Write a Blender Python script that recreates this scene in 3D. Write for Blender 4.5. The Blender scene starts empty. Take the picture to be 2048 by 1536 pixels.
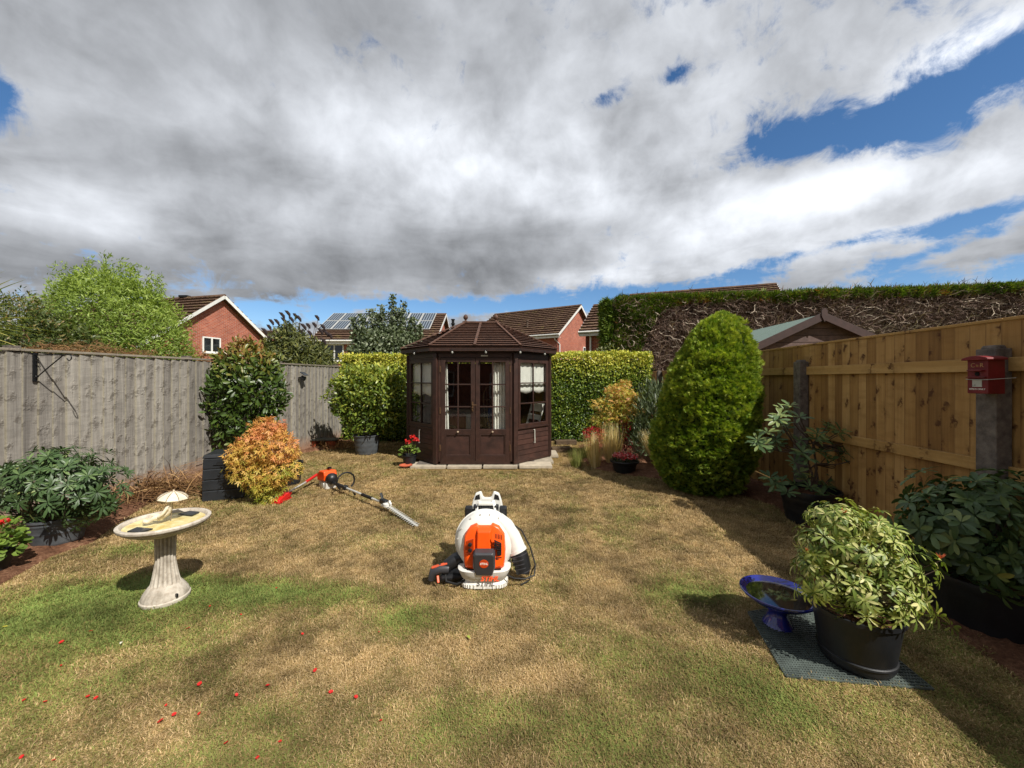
import bpy, math, random
import numpy as np
from mathutils import Vector, Matrix, Euler
R = math.radians
scene = bpy.context.scene
col = scene.collection
rng = np.random.default_rng(7)
random.seed(7)

# ------------------------------------------------------------------ camera
EYE, F, HY, CX = 1.55, 770.0, 758.0, 1024.0      # eye height, focal length and horizon of the picture
cam_d = bpy.data.cameras.new('camera')
cam_d.sensor_width = 36; cam_d.lens = 36 * F / 2048
cam_d.shift_y = -(768 - HY) / 2048
cam_d.clip_start = .05; cam_d.clip_end = 3000
cam = bpy.data.objects.new('camera', cam_d); col.objects.link(cam)
cam.location = (0, 0, EYE); cam.rotation_euler = (R(90), 0, 0)
scene.camera = cam
# ------------------------------------------------------------------ light
TOSUN = Vector((.64, -.655, 1.0)).normalized()
sun_d = bpy.data.lights.new('sun', 'SUN'); sun_d.energy = 5.0; sun_d.angle = R(.53); sun_d.color = (1, .955, .87)
sun = bpy.data.objects.new('sun', sun_d); col.objects.link(sun)
sun.rotation_euler = TOSUN.to_track_quat('Z', 'Y').to_euler()
scene.view_settings.view_transform = 'Standard'; scene.view_settings.look = 'None'
scene.view_settings.gamma = 1; scene.view_settings.exposure = 0.30
scene.view_settings.use_curve_mapping = False

def dirpx(px, py):
    return Vector(((px - CX) / F, 1, (HY - py) / F)).normalized()

world = bpy.data.worlds.new('World'); scene.world = world; world.use_nodes = True
def make_world():
    nt = world.node_tree; nt.nodes.clear(); N = nt.nodes; L = nt.links
    def val(x):
        return x
    def put(sock, v):
        if hasattr(v, 'is_output') or isinstance(v, bpy.types.NodeSocket): L.new(v, sock)
        else: sock.default_value = v
    def m(op, a, b=0.0, c=0.0, clamp=False):
        n = N.new('ShaderNodeMath'); n.operation = op; n.use_clamp = clamp
        put(n.inputs[0], a); put(n.inputs[1], b)
        if op in ('MULTIPLY_ADD', 'SMOOTH_MIN', 'SMOOTH_MAX'): put(n.inputs[2], c)
        return n.outputs[0]
    def vm(op, a, b=(0, 0, 0), out=0):
        n = N.new('ShaderNodeVectorMath'); n.operation = op
        put(n.inputs[0], a)
        if op == 'SCALE': put(n.inputs['Scale'], b)
        else: put(n.inputs[1], b)
        return n.outputs[out]
    def smooth(x, a, b):
        n = N.new('ShaderNodeMapRange'); n.interpolation_type = 'SMOOTHSTEP'
        put(n.inputs[0], x); n.inputs[1].default_value = a; n.inputs[2].default_value = b
        n.inputs[3].default_value = 0; n.inputs[4].default_value = 1
        return n.outputs[0]
    def noise(vec, s, d=6, r=.55, dist=0.0, off=0):
        n = N.new('ShaderNodeTexNoise'); L.new(vm('ADD', vec, (off, off * .7, off * 1.3)), n.inputs['Vector'])
        n.inputs['Scale'].default_value = s; n.inputs['Detail'].default_value = d
        n.inputs['Roughness'].default_value = r; n.inputs['Distortion'].default_value = dist
        return n.outputs['Fac']
    tc = N.new('ShaderNodeTexCoord'); D = vm('NORMALIZE', tc.outputs['Generated'])
    sp = N.new('ShaderNodeSeparateXYZ'); L.new(D, sp.inputs[0]); Z = sp.outputs[2]
    zz = m('ADD', m('MAXIMUM', Z, 0.0), .10)
    cb = N.new('ShaderNodeCombineXYZ')
    L.new(m('DIVIDE', sp.outputs[0], zz), cb.inputs[0]); L.new(m('DIVIDE', sp.outputs[1], zz), cb.inputs[1])
    PL = cb.outputs[0]                                     # clouds laid out on a flat layer overhead
    warp = N.new('ShaderNodeTexNoise'); L.new(PL, warp.inputs['Vector']); warp.inputs['Scale'].default_value = 1.3; warp.inputs['Detail'].default_value = 3
    PW = vm('ADD', PL, vm('SCALE', vm('SUBTRACT', warp.outputs['Color'], (.5, .5, .5)), .55))
    n1 = noise(PW, .62, 9, .56, 0, 3.1)
    n2 = noise(D, 5.5, 8, .58, .25, 8.0)
    base = m('ADD', m('MULTIPLY', n1, .55), m('MULTIPLY', n2, .45))
    def blob(px, py, a, b, ang=0):
        """soft ellipse in the sky round a direction; a, b half sizes in picture pixels"""
        c = dirpx(px, py); rt = Vector((c.y, -c.x, 0)).normalized(); up = rt.cross(c).normalized()
        k = c.y
        e1 = rt * math.cos(R(ang)) + up * math.sin(R(ang)); e2 = up * math.cos(R(ang)) - rt * math.sin(R(ang))
        dv = vm('SUBTRACT', D, tuple(c))
        x = m('DIVIDE', vm('DOT_PRODUCT', dv, tuple(e1), 1), a / F * k * k ** .5)
        y = m('DIVIDE', vm('DOT_PRODUCT', dv, tuple(e2), 1), b / F * k)
        r2 = m('ADD', m('MULTIPLY', x, x), m('MULTIPLY', y, y))
        g = m('POWER', 2.718, m('MULTIPLY', r2, -1.0))
        # only the half of the sky on that side
        front = smooth(vm('DOT_PRODUCT', D, tuple(c), 1), 0, .3)
        return m('MULTIPLY', g, front)
    holes = 0.0
    for (px, py, a, b, ang, s) in [(420, 110, 420, 150, 0, -.35), (1590, 282, 215, 44, 3, 1.0), (1880, 235, 190, 58, 16, 1.0), (-20, 200, 75, 75, 0, .9), (1520, 225, 60, 40, 0, .4),
                                   (1225, 190, 60, 24, 12, .62), (1345, 152, 50, 22, 10, .55), (1700, 330, 90, 30, 0, -.25),
                                   (1950, 440, 150, 22, 12, .75), (1620, 505, 200, 15, 6, .62), (1880, 500, 220, 14, 10, .7), (1850, 560, 300, 26, 0, .85),
                                   (930, 612, 300, 17, 0, .9), (540, 628, 120, 20, 0, .85), (1960, 205, 60, 22, 15, -.45), (1690, 238, 60, 16, 10, -.35), (1260, 590, 190, 26, -2, .9), (1480, 565, 150, 22, 6, .45),
                                   (-150, 330, 130, 60, 0, .6), (1700, 405, 260, 45, 0, -.5), (1100, 400, 500, 90, 0, -.25), (700, 470, 500, 80, 0, -.3)]:
        holes = m('ADD', holes, m('MULTIPLY', blob(px, py, a, b, ang), s))
    fine = noise(D, 16, 9, .66, .5, 1.7); mid = noise(PW, 2.6, 7, .6, .6, 4.4)
    dens = m('ADD', base, m('ADD', m('MULTIPLY', m('SUBTRACT', fine, .5), .75), m('MULTIPLY', m('SUBTRACT', mid, .5), .60)))
    thr = m('SUBTRACT', m('SUBTRACT', dens, m('MULTIPLY', holes, .46)), .24)
    cover = smooth(thr, -.05, .20)
    # brightness of the cloud: broad lit and dark areas plus billows
    br = .36
    for (px, py, a, b, ang, s) in [(1080, 350, 420, 105, -8, .36), (1700, 385, 380, 60, 0, .46), (1330, 60, 520, 120, 0, .12), (1950, 110, 260, 120, 0, .38),
                                   (60, 60, 260, 110, 0, .10), (620, 210, 260, 70, 10, .10), (560, 440, 420, 70, 8, .10), (120, 420, 240, 70, 0, .16), (640, 300, 300, 50, -20, .10),
                                   (330, 130, 330, 80, 0, -.10), (700, 40, 380, 60, 0, -.06), (850, 540, 500, 38, 0, -.09), (260, 540, 330, 60, 0, -.08), (900, 330, 120, 50, 0, .10), (1180, 555, 120, 20, 0, .25),
                                   (1500, 520, 500, 30, 4, .22), (480, 330, 260, 60, 5, -.09), (1000, 470, 330, 30, 3, -.16), (1420, 180, 160, 60, 0, .1)]:
        br = m('ADD', br, m('MULTIPLY', blob(px, py, a, b, ang), s))
    bil = noise(PW, 1.9, 8, .55, .3, 5.5); bil2 = noise(D, 7, 7, .52, .2, 2.2)
    puff = noise(D, 22, 8, .6, .6, 6.1); br = m('MULTIPLY', br, m('ADD', -.34, m('ADD', m('MULTIPLY', bil, 1.12), m('ADD', m('MULTIPLY', bil2, 1.30), m('MULTIPLY', puff, .30)))))
    br = m('ADD', br, m('MULTIPLY', m('SUBTRACT', 1.0, cover), .10))
    br = m('MAXIMUM', m('MULTIPLY', br, .98), .12)
    cc = N.new('ShaderNodeCombineColor')
    L.new(m('MULTIPLY', br, .96), cc.inputs[0]); L.new(br, cc.inputs[1]); L.new(m('MULTIPLY', br, 1.07), cc.inputs[2])
    sky = N.new('ShaderNodeTexSky'); sky.sky_type = 'NISHITA'; sky.sun_disc = False
    sky.sun_elevation = math.asin(TOSUN.z); sky.sun_rotation = math.atan2(TOSUN.x, TOSUN.y)
    sky.air_density = .85; sky.dust_density = .15; sky.ozone_density = 2.2
    hs = N.new('ShaderNodeHueSaturation'); hs.inputs['Saturation'].default_value = 1.2; L.new(sky.outputs[0], hs.inputs['Color']); bgs = N.new('ShaderNodeBackground'); L.new(hs.outputs[0], bgs.inputs[0]); bgs.inputs[1].default_value = .105
    bgc = N.new('ShaderNodeBackground'); L.new(cc.outputs[0], bgc.inputs[0]); bgc.inputs[1].default_value = 1.0
    mx = N.new('ShaderNodeMixShader'); L.new(cover, mx.inputs[0]); L.new(bgs.outputs[0], mx.inputs[1]); L.new(bgc.outputs[0], mx.inputs[2])
    out = N.new('ShaderNodeOutputWorld'); L.new(mx.outputs[0], out.inputs[0])
make_world()
world.cycles.sampling_method = 'MANUAL'; world.cycles.sample_map_resolution = 512

# ------------------------------------------------------------------ helpers
def S(h):
    h = h.lstrip('#'); v = [int(h[i:i + 2], 16) / 255 for i in (0, 2, 4)]
    return tuple(c / 12.92 if c <= .04045 else ((c + .055) / 1.055) ** 2.4 for c in v) + (1,)
def G(px, py, z=0.0):
    Y = F * (EYE - z) / (py - HY); return Vector(((px - CX) / F * Y, Y, z))
def P(px, py, Y): return Vector(((px - CX) / F * Y, Y, EYE - (py - HY) / F * Y))

def empty(name, loc, label, cat, group=None, rz=0):
    o = bpy.data.objects.new(name, None); col.objects.link(o); o.empty_display_size = .1
    o.location = loc; o.rotation_euler = (0, 0, rz); o['label'] = label; o['category'] = cat
    if group: o['group'] = group
    return o
def tag(o, label=None, cat=None, group=None, kind=None):
    if label: o['label'] = label
    if cat: o['category'] = cat
    if group: o['group'] = group
    if kind: o['kind'] = kind
    return o
def link(name, me, mat, parent=None, M=None):
    o = bpy.data.objects.new(name, me); col.objects.link(o)
    if mat is not None and not me.materials: me.materials.append(mat)
    if parent: o.parent = parent
    if M is not None: o.matrix_basis = M
    return o

class MB:
    def __init__(s): s.v = []; s.f = []
    def add(s, vs, fs, M=None):
        k = len(s.v)
        for v in vs:
            v = Vector(v); s.v.append(tuple(M @ v) if M is not None else tuple(v))
        s.f += [tuple(i + k for i in f) for f in fs]; return s
    def box(s, c, d, M=None, rz=0, taper=1.0):
        x, y, z = d[0] / 2, d[1] / 2, d[2] / 2; vs = []
        for sz in (-1, 1):
            t = taper if sz > 0 else 1
            for sx, sy in ((-1, -1), (1, -1), (1, 1), (-1, 1)):
                p = Vector((sx * x * t, sy * y * t, sz * z))
                if rz: p.rotate(Euler((0, 0, rz)))
                vs.append(p + Vector(c))
        return s.add(vs, [(0, 3, 2, 1), (4, 5, 6, 7), (0, 1, 5, 4), (1, 2, 6, 5), (2, 3, 7, 6), (3, 0, 4, 7)], M)
    def bar(s, a, b, w, h, up=(0, 0, 1), M=None):
        a = Vector(a); b = Vector(b); d = (b - a); L = d.length; d.normalize(); u = Vector(up)
        x = d.cross(u)
        if x.length < 1e-4: x = d.cross(Vector((1, 0, 0)))
        x.normalize(); u = x.cross(d)
        vs = [p + x * sx * w / 2 + u * sy * h / 2 for p in (a, b) for sx, sy in ((-1, -1), (1, -1), (1, 1), (-1, 1))]
        return s.add(vs, [(0, 1, 2, 3), (4, 7, 6, 5), (0, 4, 5, 1), (1, 5, 6, 2), (2, 6, 7, 3), (3, 7, 4, 0)], M)
    def tube(s, pts, r, n=8, M=None, cap=True):
        pts = [Vector(p) for p in pts]; rs = r if hasattr(r, '__len__') else [r] * len(pts)
        vs = []; ref = None
        for i, p in enumerate(pts):
            d = (pts[min(i + 1, len(pts) - 1)] - pts[max(i - 1, 0)]).normalized()
            if ref is None: ref = d.orthogonal().normalized()
            ref = (ref - d * ref.dot(d))
            if ref.length < 1e-5: ref = d.orthogonal()
            ref.normalize(); q = d.cross(ref)
            for k in range(n):
                a = 2 * math.pi * k / n; vs.append(p + (ref * math.cos(a) + q * math.sin(a)) * rs[i])
        fs = [(i * n + k, i * n + (k + 1) % n, (i + 1) * n + (k + 1) % n, (i + 1) * n + k) for i in range(len(pts) - 1) for k in range(n)]
        if cap: fs += [tuple(range(n - 1, -1, -1)), tuple((len(pts) - 1) * n + k for k in range(n))]
        return s.add(vs, fs, M)
    def lathe(s, prof, n=32, c=(0, 0, 0), M=None, mod=None):
        vs = []; c = Vector(c)
        for i, (r, z) in enumerate(prof):
            for k in range(n):
                a = 2 * math.pi * k / n; rr = r * (mod(a, r, z) if mod else 1)
                vs.append(c + Vector((rr * math.cos(a), rr * math.sin(a), z)))
        fs = [(i * n + k, i * n + (k + 1) % n, (i + 1) * n + (k + 1) % n, (i + 1) * n + k) for i in range(len(prof) - 1) for k in range(n)]
        flat = abs(prof[0][1] - prof[-1][1]) < 1e-5 and len(prof) == 2
        if prof[0][0] > 1e-4 and not flat and abs(prof[0][1] - prof[1][1]) > 1e-5: fs.append(tuple(range(n - 1, -1, -1)))
        if prof[-1][0] > 1e-4: fs.append(tuple((len(prof) - 1) * n + k for k in range(n)))
        return s.add(vs, fs, M)
    def prism(s, poly, d0, d1, M=None):
        """poly in the x-z plane, pushed from y=d0 to y=d1"""
        n = len(poly); vs = [(p[0], d0, p[1]) for p in poly] + [(p[0], d1, p[1]) for p in poly]
        fs = [tuple(range(n)), tuple(range(2 * n - 1, n - 1, -1))] + [(k, k + n, (k + 1) % n + n, (k + 1) % n) for k in range(n)]
        return s.add(vs, fs, M)
    def mesh(s, name='part'):
        me = bpy.data.meshes.new(name); me.from_pydata([tuple(v) for v in s.v], [], s.f); me.validate(); me.update(); return me
    def build(s, name, mat, parent=None, smooth=False, bev=0, kind=None, label=None, M=None):
        me = s.mesh(name); o = link(name, me, mat, parent, M)
        if smooth:
            me.polygons.foreach_set('use_smooth', [True] * len(me.polygons))
            if smooth != 'all': 
                try: me.set_sharp_from_angle(angle=R(40))
                except Exception: pass
        if bev:
            b = o.modifiers.new('bevel', 'BEVEL'); b.width = bev; b.segments = 2; b.limit_method = 'ANGLE'; b.angle_limit = R(35)
        if kind: o['kind'] = kind
        if label: o['label'] = label
        return o

def vnoise(x, y, seed=0):
    xi = np.floor(x).astype(int); yi = np.floor(y).astype(int); fx = x - xi; fy = y - yi
    fx = fx * fx * (3 - 2 * fx); fy = fy * fy * (3 - 2 * fy)
    def h(a, b):
        n = (a * 374761393 + b * 668265263 + seed * 1442695041) & 0x7fffffff
        n = ((n ^ (n >> 13)) * 1274126177) & 0x7fffffff
        return ((n ^ (n >> 16)) & 0xffff) / 65535.0
    return (h(xi, yi) * (1 - fx) + h(xi + 1, yi) * fx) * (1 - fy) + (h(xi, yi + 1) * (1 - fx) + h(xi + 1, yi + 1) * fx) * fy
def fbm(x, y, seed=0, o=4):
    x = np.asarray(x, float); y = np.asarray(y, float)
    t = 0; a = .5; s = 0
    for i in range(o):
        t = t + a * vnoise(x * 2 ** i, y * 2 ** i, seed + i * 17); s += a; a *= .55
    return t / s

# ------------------------------------------------------------------ materials
class NT:
    def __init__(s, name):
        s.m = bpy.data.materials.new(name); s.m.use_nodes = True; s.nt = s.m.node_tree; s.nt.nodes.clear()
        s.out = s.nt.nodes.new('ShaderNodeOutputMaterial'); s.tc = None
    def n(s, t, **k):
        nd = s.nt.nodes.new(t)
        for a, b in k.items(): setattr(nd, a, b)
        return nd
    def put(s, sock, v):
        if isinstance(v, bpy.types.NodeSocket): s.nt.links.new(v, sock)
        elif v is not None: sock.default_value = v
    def coord(s, which='Object', scale=(1, 1, 1), rnd=True):
        tc = s.n('ShaderNodeTexCoord'); o = tc.outputs[which]
        if rnd:
            oi = s.n('ShaderNodeObjectInfo'); cb = s.n('ShaderNodeVectorMath', operation='SCALE'); cb.inputs[0].default_value = (37, 53, 71)
            s.nt.links.new(oi.outputs['Random'], cb.inputs['Scale']); ad = s.n('ShaderNodeVectorMath', operation='ADD')
            s.put(ad.inputs[0], o); s.put(ad.inputs[1], cb.outputs[0]); o = ad.outputs[0]
        mp = s.n('ShaderNodeMapping'); mp.inputs['Scale'].default_value = scale; s.put(mp.inputs[0], o)
        return mp.outputs[0]
    def noise(s, vec, sc, d=4, r=.55, dist=0):
        n = s.n('ShaderNodeTexNoise'); s.put(n.inputs['Vector'], vec); n.inputs['Scale'].default_value = sc
        n.inputs['Detail'].default_value = d; n.inputs['Roughness'].default_value = r; n.inputs['Distortion'].default_value = dist
        return n.outputs['Fac']
    def ramp(s, fac, stops):
        n = s.n('ShaderNodeValToRGB'); s.put(n.inputs[0], fac); e = n.color_ramp.elements
        while len(e) < len(stops): e.new(.5)
        for i, (p, c) in enumerate(stops): e[i].position = p; e[i].color = c if len(c) == 4 else tuple(c) + (1,)
        return n.outputs[0]
    def mix(s, fac, a, b, mode='MIX'):
        n = s.n('ShaderNodeMix', data_type='RGBA', blend_type=mode); s.put(n.inputs[0], fac); s.put(n.inputs[6], a); s.put(n.inputs[7], b); return n.outputs[2]
    def math(s, op, a, b=0.0, clamp=False):
        n = s.n('ShaderNodeMath', operation=op, use_clamp=clamp); s.put(n.inputs[0], a); s.put(n.inputs[1], b); return n.outputs[0]
    def attr(s, name, kind='GEOMETRY'):
        n = s.n('ShaderNodeAttribute', attribute_name=name, attribute_type=kind); return n.outputs['Fac']
    def bump(s, h, st=.3, dist=.01, normal=None):
        n = s.n('ShaderNodeBump'); s.put(n.inputs['Height'], h); n.inputs['Strength'].default_value = st; n.inputs['Distance'].default_value = dist
        if normal is not None: s.put(n.inputs['Normal'], normal)
        return n.outputs[0]
    def bsdf(s, color, rough=.6, metal=0, normal=None, spec=.5, coat=0, **k):
        b = s.n('ShaderNodeBsdfPrincipled'); s.put(b.inputs['Base Color'], color); s.put(b.inputs['Roughness'], rough)
        b.inputs['Metallic'].default_value = metal; b.inputs['Specular IOR Level'].default_value = spec
        b.inputs['Coat Weight'].default_value = coat
        if normal is not None: s.put(b.inputs['Normal'], normal)
        return b
    def fin(s, sh):
        s.nt.links.new(sh if isinstance(sh, bpy.types.NodeSocket) else sh.outputs[0], s.out.inputs[0]); return s.m

def plain(name, hexc, rough=.5, metal=0, var=.12, sc=12, bump=.15, coat=0, bd=.002, spec=.5):
    t = NT(name); v = t.coord(scale=(1, 1, 1)); n = t.noise(v, sc, 5, .6); c = S(hexc)
    lo = tuple(x * (1 - var * 1.6) for x in c[:3]) + (1,); hi = tuple(min(1, x * (1 + var)) for x in c[:3]) + (1,)
    colr = t.ramp(n, [(.3, lo), (.7, hi)]); oi = t.n('ShaderNodeObjectInfo'); colr = t.mix(1, colr, t.ramp(oi.outputs['Random'], [(0, (.88, .88, .88, 1)), (1, (1.12, 1.11, 1.10, 1))]), 'MULTIPLY')
    r = t.math('ADD', rough - .08, t.math('MULTIPLY', t.noise(v, sc * 2.3, 3), .16))
    return t.fin(t.bsdf(colr, r, metal, t.bump(t.noise(v, sc * 9, 3), bump, bd), spec, coat))

def leafmat(name, stops, rough=.45, trans=.25, spec=.4, randf=.25):
    t = NT(name); a = t.attr('tint'); v = t.coord(rnd=False)
    n = t.noise(v, 7, 3); f = t.math('ADD', a, t.math('MULTIPLY', t.math('SUBTRACT', n, .5), randf))
    c = t.ramp(f, [(p, S(h)) for p, h in stops])
    b = t.bsdf(c, rough, spec=spec); tr = t.n('ShaderNodeBsdfTranslucent'); c2 = t.mix(.35, c, (.5, .6, .05, 1), 'MIX')
    c2 = t.mix(1.0, c, (1.3, 1.35, .55, 1), 'MULTIPLY')
    t.put(tr.inputs[0], c2); mx = t.n('ShaderNodeMixShader'); mx.inputs[0].default_value = trans
    t.put(mx.inputs[1], b.outputs[0]); t.put(mx.inputs[2], tr.outputs[0]); return t.fin(mx)

def woodmat(name, stops, knot, knots=.9, grain=60, rough=.8, stain=None, bs=.5, per=.35, kscale=(1, 1, .45), kdens=7.0, edgef=0.0, edgec='ffffff'):
    """boards whose long side is the object's z"""
    t = NT(name); v = t.coord(scale=(1, 1, 1)); vg = t.coord(scale=(1, 1, .035))
    g = t.noise(vg, grain, 6, .65, .6); g2 = t.noise(vg, grain * .22, 4, .6, 1.2)
    oi = t.n('ShaderNodeObjectInfo'); f = t.math('ADD', t.math('MULTIPLY', g, .45), t.math('MULTIPLY', g2, .55))
    f = t.math('ADD', f, t.math('MULTIPLY', t.math('SUBTRACT', oi.outputs['Random'], .5), per))
    c = t.ramp(f, [(p, S(h)) for p, h in stops])
    vo = t.n('ShaderNodeTexVoronoi', voronoi_dimensions='2D'); sk = t.n('ShaderNodeSeparateXYZ'); t.put(sk.inputs[0], t.coord(scale=kscale)); ck = t.n('ShaderNodeCombineXYZ')
    wob = t.math('MULTIPLY', t.noise(v, 22, 3), .12); t.put(ck.inputs[0], t.math('ADD', sk.outputs[0], wob)); t.put(ck.inputs[1], t.math('ADD', sk.outputs[2], wob)); t.put(vo.inputs['Vector'], ck.outputs[0]); vo.inputs['Scale'].default_value = kdens
    kn = t.ramp(vo.outputs['Distance'], [(.05, (1, 1, 1, 1)), (.15, (0, 0, 0, 1))])
    halo = t.ramp(vo.outputs['Distance'], [(.10, (1, 1, 1, 1)), (.34, (0, 0, 0, 1))])
    edge = t.ramp(t.attr('edge'), [(.2, (0, 0, 0, 1)), (.9, (1, 1, 1, 1))]); c = t.mix(t.math('MULTIPLY', edge, edgef), c, S(edgec))
    c = t.mix(t.math('MULTIPLY', halo, .22), c, S(knot)); band = t.noise(t.coord(scale=(.25, 1, 1)), 11, 4, .6, .3); c = t.mix(t.math('MULTIPLY', t.ramp(band, [(.5, (0, 0, 0, 1)), (.68, (1, 1, 1, 1))]), .35), c, S(stops[0][1]))
    ring = t.math('MULTIPLY', kn, knots)
    c = t.mix(ring, c, S(knot))
    if stain:
        sp = t.n('ShaderNodeSeparateXYZ'); t.put(sp.inputs[0], t.n('ShaderNodeTexCoord').outputs['Object'])
        zf = t.math('ADD', sp.outputs[2], t.math('MULTIPLY', t.noise(v, 5, 3), .22))
        st = t.ramp(zf, [(stain[1], (1, 1, 1, 1)), (stain[2], (0, 0, 0, 1))])
        c = t.mix(t.math('MULTIPLY', st, .75), c, S(stain[0]))
    h = t.math('ADD', g, t.math('MULTIPLY', halo, 1.1)); h = t.math('ADD', h, t.math('MULTIPLY', band, 1.2)); h = t.math('ADD', h, t.math('MULTIPLY', t.noise(t.coord(scale=(.3, .3, 1)), 30, 2), .5))
    return t.fin(t.bsdf(c, rough, normal=t.bump(h, bs, .004), spec=.3))

M = {}
M['fence_old'] = woodmat('weathered_wood', [(.22, '5e5a55'), (.42, '7e7973'), (.58, '959088'), (.78, 'b0aaa0')], '4a4239', .5, 60, .85, ('9a7258', .16, .42), 1.0, .22, (1, 1, .62), 8.0, .55, 'aaa38c')  # pale edge colour paints the sun catching the thick board edges
M['fence_old_rail'] = woodmat('weathered_rail', [(.25, '665f55'), (.5, '857d70'), (.78, 'a09786')], '4d443a', .5, 60, .85, None, .7, .2)
M['fence_new'] = woodmat('treated_pine', [(.2, '795730'), (.45, '9b7542'), (.65, 'b08a54'), (.85, 'c49f68')], '53331a', .95, 40, .7, None, .5, .42, (1, 1, .55), 6.0, .5, '5e4020')
M['rail_new'] = woodmat('treated_rail', [(.2, '8e6c3c'), (.5, 'b18c54'), (.8, 'c6a46c')], '573619', .9, 40, .7, None, .3, .2)
M['brown_wood'] = plain('dark_stained_timber', '36211a', .50, 0, .25, 9, .3, 0, .002)
M['brown_board'] = plain('stained_cladding', '3c251e', .55, 0, .3, 7, .4)
M['brown_roof'] = plain('stained_roof_slat', '573b2d', .7, 0, .35, 14, .5)
M['inside_wood'] = plain('stained_inside_boards', '5e3422', .6, 0, .25, 8, .3)
M['concrete'] = plain('aged_concrete', '686059', .9, 0, .35, 18, .8, 0, .006)
M['slab'] = plain('pale_paving', 'a89d8b', .85, 0, .18, 10, .6, 0, .004)
M['black_plastic'] = plain('black_plastic', '1b1c1f', .42, 0, .2, 8, .15)
M['pot_black'] = plain('black_plant_pot', '1d1f23', .45, 0, .35, 5, .25)
M['bin_plastic'] = plain('charcoal_bin_plastic', '24272b', .42, 0, .2, 6, .3)
M['grey_plastic'] = plain('dark_grey_plastic', '3a3a3e', .4, 0, .1, 9, .1)
M['white_plastic'] = plain('white_tool_plastic', 'd9d8d2', .38, 0, .10, 7, .15)
M['orange_plastic'] = plain('orange_tool_plastic', 'e8520c', .35, 0, .08, 7, .1)
M['orange_print'] = plain('orange_print', 'd9480f', .5, 0, .05, 7, 0)
M['white_print'] = plain('white_print', 'efece4', .5, 0, .03, 7, 0)
M['red_paint'] = plain('red_tool_paint', 'c0201c', .4, 0, .12, 8, .1)
M['dull_red'] = plain('faded_red_paint', '6c1419', .5, 0, .2, 12, .2)
M['steel'] = plain('brushed_steel', 'cfcfca', .35, .45, .1, 20, .1)
M['white_paint'] = plain('white_upvc', 'dcdcd8', .4, 0, .06, 5, .05)
M['iron'] = plain('black_wrought_iron', '17181a', .5, .4, .2, 20, .3)
M['cord'] = plain('black_rubber', '101010', .55, 0, .1, 9, .1)
M['terracotta'] = plain('terracotta', 'b3583a', .8, 0, .2, 12, .3)
M['stem'] = plain('brown_bark', '57463a', .85, 0, .35, 30, .6)
M['stem_grey'] = plain('grey_bark', '7a7166', .85, 0, .3, 30, .6)
M['cloth'] = plain('white_cloth', 'dddbd4', .85, 0, .06, 10, .3)
M['pink_cloth'] = plain('pink_cushion', 'a56a60', .9, 0, .1, 10, .3)
M['blue_cloth'] = plain('blue_cushion', '263a72', .9, 0, .1, 10, .3)
M['wicker'] = plain('wicker', 'a3907a', .8, 0, .3, 60, .8)
M['slate'] = plain('dark_panel', '20262e', .25, 0, .15, 25, .05)
M['felt'] = plain('green_mineral_felt', '6a7d75', .95, 0, .18, 60, .6)
M['shed_wood'] = plain('shed_boards', '5c4a45', .85, 0, .25, 12, .4)
M['bargewood'] = plain('shed_bargeboard', '3b2724', .7, 0, .2, 12, .4)
M['tag_white'] = plain('pale_tag', 'b9bab0', .5, 0, .1, 20, .1)
M['gold'] = plain('faded_gold_print', 'b08a5c', .5, .2, .1, 20, 0)
M['hole'] = plain('dark_hole', '0a0707', .9, 0, .1, 8, 0)

def stone():
    t = NT('cast_stone'); v = t.coord(); n = t.noise(v, 9, 6, .65); n2 = t.noise(v, 45, 4, .6)
    c = t.ramp(n, [(.3, S('8f8679')), (.5, S('b9b0a3')), (.72, S('d0c8bb'))]); c = t.mix(t.math('MULTIPLY', t.ramp(n2, [(.52, (0, 0, 0, 1)), (.66, (1, 1, 1, 1))]), .4), c, S('8a7a68'))
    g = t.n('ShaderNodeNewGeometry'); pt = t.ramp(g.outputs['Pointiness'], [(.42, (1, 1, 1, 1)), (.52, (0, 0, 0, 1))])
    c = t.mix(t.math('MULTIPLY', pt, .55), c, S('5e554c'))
    return t.fin(t.bsdf(c, .85, normal=t.bump(n2, .5, .003), spec=.3))
M['stone'] = stone()
def sandm():
    t = NT('algae_stained_water_bed'); v = t.coord(); n = t.noise(v, 14, 5, .6, .5)
    c = t.ramp(n, [(.3, S('b89a4e')), (.5, S('d9c98a')), (.7, S('e4dcb0'))])
    return t.fin(t.bsdf(c, .25, normal=t.bump(n, .2, .003), spec=.5, coat=.4))
M['sand'] = sandm()
def glazed():
    t = NT('blue_glaze'); v = t.coord(); n = t.noise(v, 6, 4, .6)
    c = t.ramp(n, [(.3, S('11154a')), (.6, S('1f2a86')), (.8, S('2c3aa0'))])
    return t.fin(t.bsdf(c, .12, spec=.6, coat=.6))
M['glaze'] = glazed()
def puddle():
    t = NT('murky_water'); v = t.coord(); n = t.noise(v, 9, 4)
    return t.fin(t.bsdf(t.ramp(n, [(.35, S('1c1a1c')), (.7, S('37322f'))]), .04, spec=.6, coat=.8))
M['puddle'] = puddle()
def glassm():
    t = NT('window_glass'); g = t.n('ShaderNodeBsdfGlossy'); g.inputs['Roughness'].default_value = .02; g.inputs[0].default_value = (.9, .95, 1, 1)
    tr = t.n('ShaderNodeBsdfTransparent'); tr.inputs[0].default_value = (.95, .96, .95, 1)
    fr = t.n('ShaderNodeLayerWeight'); fr.inputs[0].default_value = .5; f = t.math('ADD', t.math('MULTIPLY', t.math('POWER', fr.outputs['Facing'], 4.5), .75), .022)
    mx = t.n('ShaderNodeMixShader'); t.put(mx.inputs[0], f); t.put(mx.inputs[1], tr.outputs[0]); t.put(mx.inputs[2], g.outputs[0]); return t.fin(mx)
M['glass'] = glassm()
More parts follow.
